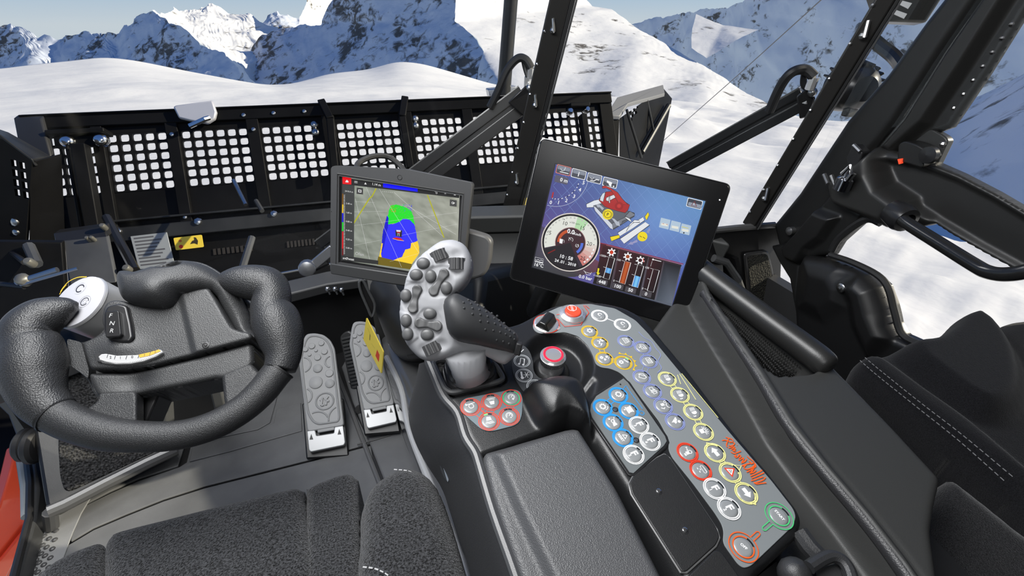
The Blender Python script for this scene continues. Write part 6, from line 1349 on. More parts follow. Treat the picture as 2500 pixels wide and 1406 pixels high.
P_.text('0.0', (1394, 565), DX, 10.5, W1, bold=.03); P_.text('Km/h', (1410, 571.5), DX, 6, W1, bold=.02)
P_.ring(tcx, R0*.40, R0*.10, lin(190, 80, 40), 118, 190, 16, rot=rot0); P_.ring(tcx, R0*.40, R0*.09, lin(80, 110, 210), -42, 12, 14, rot=rot0); P_.ring(tcx, R0*.40, R0*.09, lin(70, 30, 40), 12, 40, 8, rot=rot0)
P_.poly([(1367, 582), (1375, 584), (1373, 594.5), (1366, 593)], W1); P_.line([(1376, 585), (1378, 588), (1377, 592)], .0005, W1)
P_.ring((1394, 585), .0035, .0006, W1, -40, 220, 16, rot=rot0); P_.line([(1389, 579), (1395, 586)], .0006, W1)
P_.ring((1409, 599), .0026, .0006, W1, 120, 420, 14); P_.line([(1407, 601), (1411, 596), (1413, 602)], .0005, W1)
P_.text('10 : 58', (1383.5, 628), DX, 8.5, W1, bold=.02); P_.text('24 .01 . 2018', (1380.5, 640.5), DX, 7, W1, bold=.02)
# machine graphic
INK = (.01, .01, .012)
sxx = lambda x, y: (1410+x/4.394, 440+y/4.394)
def sp(pts, col, ol=True):
    q = [sxx(*p) for p in pts]; P_.poly(q, col)
    if ol: P_.line(q, .00055, INK, closed=True)
sp([(95, 255), (180, 215), (235, 205), (260, 250), (190, 270), (165, 290), (100, 292)], lin(222, 226, 232))
sp([(170, 270), (250, 250), (540, 330), (610, 350), (608, 385), (480, 470), (385, 528)], lin(92, 96, 106))
sp([(170, 275), (200, 290), (380, 480), (385, 528), (350, 515), (190, 330)], lin(205, 210, 222))
sp([(380, 520), (470, 470), (480, 440), (610, 380), (612, 360), (560, 330), (500, 400), (370, 460)], lin(120, 124, 134))
sp([(230, 215), (250, 165), (300, 125), (390, 115), (440, 150), (480, 210), (560, 265), (540, 320), (510, 350), (430, 330), (350, 305), (290, 280)], lin(168, 34, 36))
sp([(245, 180), (270, 140), (300, 128), (275, 230), (240, 215)], lin(205, 214, 224)); sp([(310, 185), (400, 150), (410, 185), (330, 225), (305, 215)], lin(214, 218, 224))
sp([(262, 70), (290, 55), (350, 80), (430, 130), (480, 200), (540, 260), (470, 260), (430, 230), (400, 170), (360, 110), (310, 85), (270, 88)], lin(176, 38, 38))
P_.ring(sxx(445, 275), .0052, .0030, lin(150, 26, 28), k=20); P_.disc(sxx(445, 275), .0028, lin(190, 50, 46))
sp([(334, 175), (344, 165), (350, 240), (336, 245)], lin(230, 232, 236))
sp([(200, 262), (235, 258), (285, 300), (265, 322), (240, 290), (215, 290)], lin(170, 176, 188), False)
sp([(365, 405), (395, 412), (430, 445), (445, 440), (455, 492), (415, 480), (405, 460)], lin(176, 182, 194), False)
c = sxx(325, 365); P_.disc(c, .0085, lin(236, 214, 30), 28); P_.ring(c, .0055, .0007, INK, k=24); P_.ring(c, .0070, .0005, INK, 140, 220, 8); P_.ring(c, .0070, .0005, INK, -40, 40, 8); P_.text('P', c, DX, 7, INK, bold=.02)
sp([(510, 385), (560, 410), (580, 440), (565, 445), (515, 405)], lin(222, 226, 230))
sp([(430, 560), (560, 480), (700, 393), (720, 430), (600, 510), (455, 600)], lin(222, 226, 232)); sp([(520, 550), (560, 470), (610, 425), (660, 430), (668, 450), (600, 450), (560, 490)], lin(230, 232, 236))
sp([(455, 625), (725, 445), (772, 480), (500, 680)], lin(226, 228, 232))
sp([(348, 605), (445, 585), (455, 615), (365, 652)], lin(236, 214, 30)); sp([(720, 390), (755, 340), (768, 370), (740, 428)], lin(236, 214, 30))
c = sxx(695, 602); P_.disc(c, .0078, lin(236, 214, 30), 26); P_.line([sxx(665, 595), sxx(688, 608)], .0008, INK); P_.line([sxx(725, 625), sxx(700, 606)], .0008, INK)
sp([(540, 685), (575, 655), (580, 665), (635, 635), (645, 660), (590, 680), (600, 690)], lin(150, 150, 190), False); sp([(735, 560), (770, 505), (782, 535), (770, 545), (762, 572), (750, 560)], lin(140, 148, 186), False)
for c, k in [((1622.5, 545.5), 0), ((1648, 552), 1), ((1673, 559.5), 2)]:
    rr(c, 24, 24, lin(176, 196, 214), .0008); P_.poly([(c[0]-8, c[1]-2), (c[0]+8, c[1]+1), (c[0]+7, c[1]+7), (c[0]-9, c[1]+4)], lin(226, 226, 216))
P_.line([(1617, 545), (1621, 546)], .0006, lin(180, 40, 30)); P_.line([(1626, 547), (1630, 548)], .0006, lin(180, 40, 30)); P_.line([(1664, 553), (1680, 557)], .0008, lin(220, 200, 40)); P_.disc((1669, 568), .0012, INK, 8)
rr((1695, 497), 38, 22, (.8, .82, .85)); rr((1695, 497), 35, 19, lin(58, 62, 74)); rr((1696, 501), 34, 9, lin(140, 148, 164)); P_.line([(1687, 501), (1695, 491), (1700, 504), (1687, 501)], .0007, lin(120, 40, 34)); P_.line([(1694, 495), (1693, 500)], .0007, W1)
P_.build('screen_image', d1, SCREENM)

DL = frame_plane((-.066, .913, .878), (.171, .807, .856), (.136, .765, .661), (-.101, .871, .682))
d2 = thing('display', 'smaller grey framed display showing a blue and green terrain map', 'display', DL.at(0, -.10, -.03))
BEZ = mat('bezel_grey', (.048, .049, .051), .45, bump=[('noise', 1300, .2, .0004)])
op = [(808, 408), (818, 404), (990, 413), (1148, 446), (1151, 452), (1124, 712), (1112, 716), (960, 694), (812, 668), (806, 660)]
ip = [(828, 430), (1128, 478), (1112, 686), (826, 641)]
ou = round_poly(DL.uvs(op), .004); iu = DL.uvs(ip)
def ring_solid(mb, o, i_, h0, h1, hi):     # frame: outer polygon o, inner quad i_
    k = len(o); vs = []; 
    # project each outer vertex to the nearest point on the inner quad outline
    inn = []
    for p in o:
        best = None
        for q in range(len(i_)):
            a, b = i_[q], i_[(q+1) % len(i_)]; t = np.clip((p-a)@(b-a)/((b-a)@(b-a)), 0, 1); z = a+t*(b-a); d = np.linalg.norm(p-z)
            if best is None or d < best[0]: best = (d, z)
        inn.append(best[1])
    A_ = [DL.at(*p, h0) for p in o]; B_ = [DL.at(*p, h1) for p in o]; C_ = [DL.at(*p, h1) for p in inn]; D_ = [DL.at(*p, hi) for p in inn]
    mb.add(A_+B_+C_+D_, [(i, (i+1) % k, (i+1) % k+k, i+k) for i in range(k)]+[(i+k, (i+1) % k+k, (i+1) % k+2*k, i+2*k) for i in range(k)]+[(i+2*k, (i+1) % k+2*k, (i+1) % k+3*k, i+3*k) for i in range(k)])
    return mb
def densify(p, m=6): return np.array([p[i]*(1-t/m)+p[(i+1) % len(p)]*t/m for i in range(len(p)) for t in range(m)])
mb = ring_solid(MB(), densify(ou, 4), iu, -.03, 0, -.006)
obj('bezel', mb, BEZ, d2, angle=40)
obj('back_shell', ppoly(MB(), DL, ou, -.032, -.010), BEZ, d2, bevel=.003)
obj('inner_frame', MB().tube([DL.at(*q, .0003) for q in DL.uvs([(824, 424), (1132, 473), (1116, 694), (820, 648), (824, 424)])], .0012, 6), mat('inner_rim', (.03, .03, .03), .5), d2)
obj('lower_lip', ppoly(MB(), DL, DL.uvs([(807, 642), (1121, 690), (1118, 714), (960, 693), (809, 668)]), -.02, .003), mat('lip_plastic', (.036, .037, .038), .42), d2, bevel=.002)
obj('sensor_ring', MB().tube([DL.at(*(DL.uv(976, 433)+.0042*np.array((math.cos(t), math.sin(t)))), .0002) for t in np.linspace(0, 2*math.pi, 24)], .0005, 5), DARK, d2)
obj('tiny_led', MB().ball(DL.hit(809, 516, 0), .0008, 6), DARK, d2)
obj('mount_bracket', ppoly(MB(), Plane(DL.at(.14, -.04, -.035), DL.n, DL.x), round_poly(Plane(DL.at(.14, -.04, -.035), DL.n, DL.x).uvs([(1080, 556), (1145, 562), (1190, 576), (1201, 590), (1197, 640), (1185, 672), (1160, 682), (1080, 690)]), .010), -.03, .0), mat('bracket_mid', (.085, .085, .087), .45), d2, bevel=.008, seg=3)
obj('mount_arm', MB().tube([DL.at(0, -.02, -.03), DL.at(.03, -.03, -.09), (.16, 1.12, .60), (.22, 1.42, .50)], [.03, .028, .03, .03], 12), M_PLAST2, d2)
obj('display_cable', MB().tube(smooth_line([DL.at(-.09, .085, -.03), PY(872, 402, .96), PY(905, 383, .98), PY(945, 382, .99), PY(975, 402, .98), PY(992, 425, .96)], 5), .0055, 8), M_RUBBER, d2)
P_ = Print(DL, -.0052)
lz = lambda x, y: (790+x/4.536, 390+y/4.536)
S4 = [lz(198, 190), lz(1500, 385), lz(1468, 1330), lz(186, 1115)]
P_.poly([(826, 427), (1131, 476), (1114, 690), (824, 645)], (.006, .006, .007))
A4, B4, C4, D4 = [np.array(p) for p in S4]
def ls(u, v): a = A4*(1-u)+B4*u; b = D4*(1-u)+C4*u; return tuple(a*(1-v)+b*v)
vs, cs_, fs = [], [], []; NX, NY = 44, 34
for j in range(NY+1):
    for i in range(NX+1):
        u, v = i/NX, j/NY; n1 = mnoise.fractal(Vector((u*5-v*3, v*9, 0)), .8, 2.2, 5); n2 = mnoise.noise(Vector((u*14-v*9, v*18, 4)))
        g = 142+26*n1+16*n2+18*u-6*v; vs.append(DL.uv(*ls(u, v))); tint = 6*(1-u); cs_.append(lin(np.clip(g-tint, 0, 255), np.clip(g+2-tint*.2, 0, 255), np.clip(g-10, 0, 255)))
P_._add(vs, [(j*(NX+1)+i, j*(NX+1)+i+1, (j+1)*(NX+1)+i+1, (j+1)*(NX+1)+i) for j in range(NY) for i in range(NX)], cs_)
random.seed(3)
def rough(pts, a=2.0, m=7):
    o = []
    for i in range(len(pts)):
        p, q = np.array(pts[i], float), np.array(pts[(i+1) % len(pts)], float); k = max(1, int(np.hypot(*(q-p))/14))
        for t in range(k): o.append(p+(q-p)*t/k+np.array((random.uniform(-1, 1), random.uniform(-1, 1)))*a*2.2)
    return o
def lpoly(pts, col, rgh=0): P_.poly([lz(*p) for p in (rough(pts, rgh) if rgh else pts)], col)
def lline(pts, w, col): P_.line([lz(*p) for p in pts], w, col)
WL = (.8, .8, .8)
def dash(a, b, n, w=.0004):
    a, b = np.array(a, float), np.array(b, float)
    for k in range(n): lline([a+(b-a)*k/n, a+(b-a)*(k+.5)/n], w, WL)
lpoly([(730, 510), (790, 500), (860, 515), (960, 560), (985, 640), (1000, 720), (900, 680), (830, 700), (700, 720), (700, 620)], lin(30, 225, 40), 2)
lpoly([(690, 620), (708, 640), (705, 720), (770, 715), (830, 690), (870, 655), (940, 665), (995, 720), (1010, 780), (1030, 900), (960, 930), (950, 985), (895, 1000), (860, 1080), (730, 1130), (640, 1115), (625, 1040), (650, 800)], lin(48, 48, 250), 1.5)
lpoly([(690, 625), (708, 650), (702, 740), (660, 960), (630, 1040), (625, 1030), (645, 800)], lin(10, 10, 205), 1.0)
lpoly([(1030, 905), (1045, 950), (1052, 1040), (960, 1170), (730, 1130), (860, 1080), (895, 1000), (950, 985), (960, 930)], lin(250, 210, 48), 1.0)
lpoly([(630, 930), (645, 930), (626, 1050), (640, 1115), (600, 1110)], lin(250, 210, 48), 1.0)
for (x0, x1, y0, y1, n, col) in [(735, 790, 495, 580, 16, lin(225, 50, 50)), (860, 965, 495, 570, 34, lin(40, 40, 230)), (770, 960, 520, 650, 40, lin(120, 150, 110)), (730, 790, 540, 575, 10, lin(225, 50, 50)), (780, 880, 490, 530, 18, lin(30, 225, 40))]:
    for _ in range(n):
        x, y = random.uniform(x0, x1), random.uniform(y0, y1); w = random.uniform(3, 10); lpoly([(x, y), (x+w, y+1), (x+w, y+6), (x, y+5)], col)
lpoly([(595, 1075), (760, 1115), (970, 1160), (960, 1220), (580, 1165)], lin(112, 96, 20))
for a, b in [((340, 430), (512, 1160)), ((455, 290), (855, 1195)), ((605, 320), (1050, 1040)), ((770, 360), (1330, 865)), ((900, 500), (1460, 830))]: lline([a, b], .0003, WL)
for a, b, n in [((340, 465), (560, 475), 22), ((330, 580), (700, 570), 34), ((330, 730), (660, 695), 30), ((660, 690), (1475, 585), 60), ((330, 950), (640, 890), 30), ((860, 840), (1475, 715), 50), ((730, 1130), (1050, 1040), 24), ((640, 350), (770, 365), 6)]: dash(a, b, n)
OLV = lin(176, 176, 22)
lline([(575, 318), (530, 405), (500, 430), (380, 620), (330, 700), (230, 870)], .0022, OLV); lline([(1145, 390), (1330, 865)], .0020, OLV)
# icons and bars
lpoly([(186, 190), (332, 260), (332, 1140), (184, 1115)][0:0] or [(198, 270), (335, 285), (328, 1085), (186, 1060)], lin(60, 62, 62)); lpoly([(198, 195), (1500, 385), (1497, 425), (335, 285), (198, 272)], lin(32, 32, 33)); lpoly([(186, 1060), (600, 1120), (598, 1162), (186, 1118)], lin(46, 47, 47))
lpoly([(200, 190), (300, 200), (300, 275), (202, 268)], lin(232, 8, 22)); lpoly([(235, 238), (250, 222), (268, 238), (268, 252), (235, 250)], WL)
for k in range(3): lline([(333, 236+k*9), (368, 240+k*9)], .0005, WL)
lpoly([(443, 272), (457, 250), (470, 274)], WL); P_.text('1.14 m', lz(580, 275), (B4-A4), 5.8, WL, bold=.01)
lpoly([(653, 262), (1036, 310), (1036, 356), (653, 306)], lin(2, 2, 245))
P_.ring(lz(1233, 347), .0012, .0005, WL, k=10); P_.ring(lz(1247, 368), .0014, .0005, WL, k=10); P_.disc(lz(1344, 368), .0011, WL, 8)
for a in range(0, 360, 45): e = (math.cos(math.radians(a)), math.sin(math.radians(a))); lline([(1344+e[0]*9, 368+e[1]*9), (1344+e[0]*15, 368+e[1]*15)], .0003, WL)
lpoly([(1437, 392), (1450, 374), (1462, 394)], WL)
lpoly([(360, 308), (430, 315), (430, 385), (358, 378)], lin(58, 58, 58)); lpoly([(377, 330), (412, 334), (412, 364), (377, 360)], WL); lpoly([(384, 338), (405, 341), (405, 356), (384, 353)], lin(70, 70, 70))
lpoly([(1395, 440), (1472, 450), (1470, 522), (1393, 512)], lin(66, 66, 66)); P_.ring(lz(1425, 478), .0016, .0008, WL, k=10); lpoly([(1435, 470), (1452, 480), (1430, 495)], WL)
for (y0, y1, col) in [(375, 495, lin(120, 80, 10)), (495, 590, lin(230, 190, 30)), (590, 692, lin(10, 10, 220)), (692, 790, lin(20, 210, 40)), (795, 985, lin(215, 12, 20)), (985, 1060, lin(110, 10, 14))]: lpoly([(198, y0), (213, y0+2), (211, y1+2), (196, y1)], col)
for k in range(72):
    y = 392+k*9.2; lline([(216, y), (226 if k % 2 else 232, y+1)], .0005, WL)
for t_, y in [('2410.4 m', 352), ('2.40 m', 487), ('1.60 m', 588), ('0.80 m', 687), ('0.40 m', 785), ('0.20 m', 885), ('0.00 m', 980)]: P_.text(t_, lz(275, y), (B4-A4), 3.9, WL)
P_.text('Ofen', lz(392, 1045), (B4-A4), 7.5, lin(190, 190, 190)); P_.text('sn\u00d8wsat', lz(270, 1098), (B4-A4), 5.5, WL, bold=.01)
lpoly([(790, 780), (865, 785), (860, 860), (795, 845)], lin(40, 36, 36)); lpoly([(800, 778), (850, 782), (848, 800), (803, 797)], lin(225, 220, 225)); lpoly([(805, 800), (845, 803), (843, 812), (806, 808)], lin(220, 40, 60)); lpoly([(812, 812), (840, 815), (838, 850), (828, 848), (828, 825), (820, 824), (818, 848), (810, 846)], lin(150, 150, 150))
lpoly([(760, 870), (800, 862), (850, 870), (880, 895), (840, 890), (790, 885)], lin(220, 20, 20)); lline([(760, 874), (820, 892), (885, 900)], .0008, lin(250, 210, 48))
P_.build('screen_image', d2, SCREENM)
# ================================================================== steering wheel
WA = math.radians(38)
WP_ = Plane((-.30, .60, .73), (0, -math.sin(WA), math.cos(WA)))
sw_ = thing('steering_wheel', 'black open-top steering wheel with thick leather-grained grips and padded hub', 'steering wheel', WP_.at(0, 0, -.02))
def wtube(path, k=20, n=6, flat=.92):
    p = smooth_line([(x, y, r) for x, y, r in path], n); P3 = [WP_.hit(x, y, 0) for x, y, r in p]; R3 = [max(r, 1)*((q-CC)@CF)/FPX for (x, y, r), q in zip(p, P3)]
    return MB().tube(P3, R3, k, up=WP_.n, flat=flat)
gl_ = [(190, 744, 2), (187, 744, 9), (180, 746, 17), (163, 751, 28), (133, 762, 42), (100, 778, 52), (74, 804, 58), (68, 832, 58), (76, 856, 64), (80, 895, 68), (86, 935, 62), (103, 978, 53), (136, 1011, 46)]
gr_ = [(683, 902, 37), (692, 866, 42), (686, 822, 53), (673, 782, 55), (662, 750, 46), (664, 722, 44), (652, 698, 46), (620, 690, 45), (586, 686, 39), (560, 684, 30), (543, 682, 20), (534, 681, 11), (529, 681, 2)]
rm_ = [(136, 1011, 44), (165, 1027, 43), (205, 1043, 42), (260, 1058, 41), (330, 1065, 38), (405, 1065, 36), (470, 1055, 35), (535, 1032, 35), (595, 996, 35), (640, 955, 36), (668, 920, 36), (683, 902, 36)]
WSK2 = mat('rim_grain', (.024, .0245, .026), .40, bump=[('noise', 900, .7, .0010)])
obj('grip', wtube(gl_), M_SKIN, sw_, angle=180); obj('grip', wtube(gr_), M_SKIN, sw_, angle=180)
obj('rim', wtube(rm_), WSK2, sw_, angle=180)
for a, b, c, r in [((133, 1008), (137, 1014), None, 46.5), ((684, 904), (682, 900), None, 37.5)]:
    p, q = WP_.hit(*a, 0), WP_.hit(*b, 0); m_ = (p+q)/2; d = nrm(np.array(WP_.hit(rm_[0][0], rm_[0][1], 0)-WP_.hit(rm_[1][0], rm_[1][1], 0)) if a[0] < 300 else WP_.hit(*rm_[-1][:2], 0)-WP_.hit(*rm_[-2][:2], 0)); Rr = r*((m_-CC)@CF)/FPX
    obj('grip_seam', MB().tube([m_-d*.0012, m_+d*.0012], [Rr*.995, Rr*.995], 20, up=WP_.n, flat=.92), DARK, sw_)
spk = WSK2
for poly in [[(242, 960), (240, 978), (222, 994), (196, 1004), (215, 1050), (335, 1055), (334, 955)], [(540, 915), (547, 985), (560, 1010), (610, 985), (650, 925), (628, 905), (612, 885)]]:
    obj('spoke', ppoly(MB(), WP_, round_poly(WP_.uvs(poly, -.004), .006), -.022, -.002), spk, sw_, bevel=.008, seg=3)
HUBM = mat('hub_skin', (.029, .0297, .031), .46, bump=[('vor', 750, .40, .0006), ('noise', 1400, .3, .0005)])
# hub: back body, padded face, lower lip, upper lump
hb = [(163, 828), (198, 838), (240, 818), (262, 785), (284, 738), (302, 690), (334, 664), (395, 642), (436, 633), (493, 639), (533, 660), (575, 700), (603, 730), (622, 758), (628, 790), (620, 815), (621, 886), (610, 902), (541, 927), (527, 926), (321, 964), (238, 971), (226, 958), (214, 925), (172, 893), (166, 878)]
obj('hub_body', ppoly(MB(), WP_, round_poly(WP_.uvs(hb, -.030), .012), -.09, -.030), HUBM, sw_, bevel=.016, seg=4)
lump = [(294, 706), (286, 678), (296, 661), (320, 663), (342, 668), (395, 645), (436, 634), (490, 640), (532, 662), (560, 690), (590, 745), (600, 790), (618, 812), (604, 818), (565, 803), (535, 750), (512, 706), (460, 714), (440, 720), (420, 745), (398, 752), (365, 750), (330, 744), (312, 736), (300, 728)]
lp_ = smooth_poly(WP_.uvs(lump, .008), 3)
def lumpf(P, sd, h):
    o = np.full(len(P), .004)
    for (x, y, hh, s_) in [(350, 700, .016, .045), (300, 690, .010, .03), (430, 690, .012, .04), (470, 668, .006, .05), (385, 730, .010, .022), (575, 770, -.012, .04)]:
        e = WP_.uv(x, y, .012); d = ((P-e)**2).sum(1); o += hh*np.exp(-d/(s_*s_))
    e = WP_.uv(416, 653, .008); d = np.sqrt(((P-e)**2*np.array((1, 4.5))).sum(1)); o -= .016*sstep(.020, .008, d)
    return o
relief('hub_lump', WP_, lp_, HUBM, sw_, cell=.0016, r=.016, depth=.06, fn=lumpf, angle=80)
face = [(258, 738), (272, 731), (298, 732), (321, 740), (367, 747), (405, 746), (420, 740), (438, 717), (458, 711), (510, 703), (530, 735), (567, 800), (585, 808), (613, 813), (616, 828), (481, 864), (367, 892), (300, 901), (218, 901), (205, 862), (198, 836), (252, 812), (246, 778), (250, 750)]
fc = round_poly(WP_.uvs(face, .004), .005)
crease = WP_.uvs([(436, 700), (476, 866), (640, 840), (640, 780), (520, 690)], .004)
def facef(P, sd, h): 
    e = WP_.uv(290, 850, .006); d = ((P-e)**2*np.array((1, 2.2))).sum(1); return h+.004+.006*np.exp(-d/.022**2)
relief('hub_face', WP_, fc, HUBM, sw_, cell=.0015, r=.004, depth=.05, fn=facef, layers=[(crease, .0035, .005)], angle=80)
lipq = [(212, 909), (300, 908), (367, 898), (481, 871), (607, 836), (616, 842), (619, 884), (608, 901), (541, 926), (527, 924), (430, 944), (321, 963), (240, 970), (230, 960), (216, 930)]
def lipf(P, sd, h):
    e = WP_.uv(325, 930, -.004); d = ((P-e)**2*np.array((1, 1))).sum(1); return h-.003-.006*np.exp(-d/.018**2)
relief('hub_lip', WP_, round_poly(WP_.uvs(lipq, -.003), .006), HUBM, sw_, cell=.0015, r=.007, depth=.06, fn=lipf, angle=80)
sidq = [(163, 826), (198, 835), (205, 862), (217, 902), (215, 925), (200, 912), (172, 893), (166, 880)]
obj('hub_side', ppoly(MB(), WP_, round_poly(WP_.uvs(sidq, -.014), .004), -.07, -.014), HUBM, sw_, bevel=.005)
q = WP_.hit(502, 843, .008); obj('hub_screw', MB().lathe(q, WP_.n, [(0, .0040), (.0006, .0040), (.0007, .0032), (.0003, .0030), (.0003, .0016), (.0014, .0014), (.0015, 0)], 18), M_BLACKMET, sw_, angle=40)
obj('column', MB().tube([PD(400, 830, .70), PD(400, 800, .9), PD(420, 780, 1.45)], [.05, .045, .05], 14), M_PLAST2, sw_)
obj('column_bracket', ppoly(MB(), WP_, WP_.uvs([(334, 950), (392, 930), (360, 1000), (345, 1036), (334, 1036)], -.02), -.07, -.03), M_BLACKMET, sw_, bevel=.004)
# steel drum with a white dial face
cp_ = PD(191, 735, .630); cn = nrm(.74*(-nrm(ray(191, 735)))+.68*(-.90*CR+.40*CU)); cx = nrm(np.cross((0, 0, 1), cn))
CPL = Plane(cp_, cn, cx)
dr_ = obj('steel_drum', MB().lathe(cp_, -cn, [(.0003, .0372), (.004, .0386), (.0045, .0380), (.055, .0375), (.075, .0365)], 44), mat('drum_steel', (.55, .55, .55), .38, .6), sw_)
obj('dial_face', MB().lathe(cp_, cn, [(-.003, .0380), (.0, .0374), (.0006, .0358), (.0006, 0)], 44), mat('dial_white', (.44, .44, .465), .35), dr_)
g = Print(CPL, .0010)
z1 = lambda x, y: (x/4.6875, 600+y/4.6875)
BK2 = (.03, .03, .035)
g.ring(z1(923, 490), .0055, .0014, BK2, 30, 330, 24); g.ring(z1(923, 490), .0085, .0005, (.5, .5, .52), k=24); g.ring(z1(975, 640), .0055, .0009, BK2, 20, 340, 24); g.ring(z1(975, 640), .0085, .0004, (.3, .3, .32), k=24); g.ring(z1(975, 640), .0030, .0006, (.45, .45, .47), k=16); g.ring(z1(820, 790), .0055, .0009, BK2, k=24)
g.line(smooth_line([z1(700, 530), z1(740, 470), z1(800, 410), z1(900, 365), z1(1000, 360)], 6), .0014, (.62, .40, .03)); g.line(smooth_line([z1(690, 560), z1(725, 500), z1(770, 450)], 6), .0010, (.62, .40, .03))
g.build('dial_print', dr_, INKM)
# rocker switch
rkp = [(262, 748), (290, 741), (312, 747), (322, 790), (327, 824), (318, 835), (295, 837), (265, 829), (256, 815), (254, 765)]
rb = obj('rocker_switch', ppoly(MB(), WP_, round_poly(WP_.uvs(rkp, .010), .004), -.004, .012), M_BLACKMET, sw_, bevel=.003, seg=3)
rf_ = [(256, 760), (286, 757), (291, 760), (296, 815), (292, 821), (259, 824), (256, 818)]
obj('rocker_cap', ppoly(MB(), WP_, round_poly(WP_.uvs(rf_, .018), .002), .006, .018), mat('rocker_cap', (.016, .016, .017), .25), rb, bevel=.0015)
g = Print(WP_.up(.0182), .0002)
for t_, x, y in (('F', 271, 770), ('N', 274, 789), ('R', 274, 807)): g.text(t_, (x, y), (1, .03), 10, (.45, .45, .45))
g.build('gear_letters', rb, INKM)
# thumb dial
dp = [(239, 871), (247, 864), (258, 863), (285, 868), (337, 866), (365, 860), (388, 852.5), (395, 855), (397, 861), (380, 871), (350, 882), (318, 888), (282, 889), (256, 884), (244, 878)]
td = obj('scale_dial', ppoly(MB(), WP_, round_poly(WP_.uvs(dp, .010), .001), .002, .010), mat('scale_white', (.42, .42, .42), .4), sw_, bevel=.001)
g = Print(WP_.up(.0102), .0002)
g.poly([(338, 866), (365, 860), (388, 853), (393, 857), (366, 868), (341, 873)], (.55, .33, .03))
for x, y in [(262, 868), (280, 872), (308, 872), (338, 869), (366, 863)]: g.line([(x+2, y-4), (x-1, y+5)], .0005, BK2)
for t_, x, y in (('2', 270, 872), ('1', 294, 873), ('0', 323, 871), ('1', 353, 866.5), ('2', 379, 858.5)): g.text(t_, (x, y), (1, -.18), 6, BK2)
g.build('scale_print', td, INKM)
rbs = MB(); top_ = smooth_line([(246, 876), (262, 881), (290, 884), (320, 882.5), (350, 876), (380, 866), (394, 859)], 7)
for x, y in top_: a = WP_.hit(x, y, .0102); b = WP_.hit(x-1, y+6, .0062); rbs.obox(a, b, .0016, .0016, up=WP_.n)
o_ = obj('dial_ribs', rbs, mat('rib_white', (.52, .52, .52), .4), td, smooth=False); o_['kind'] = 'stuff'
obj('dial_slot', ppoly(MB(), WP_, WP_.uvs([(232, 866), (242, 862), (252, 866), (246, 884), (236, 880)], .0085), .002, .0088), DARK, sw_)

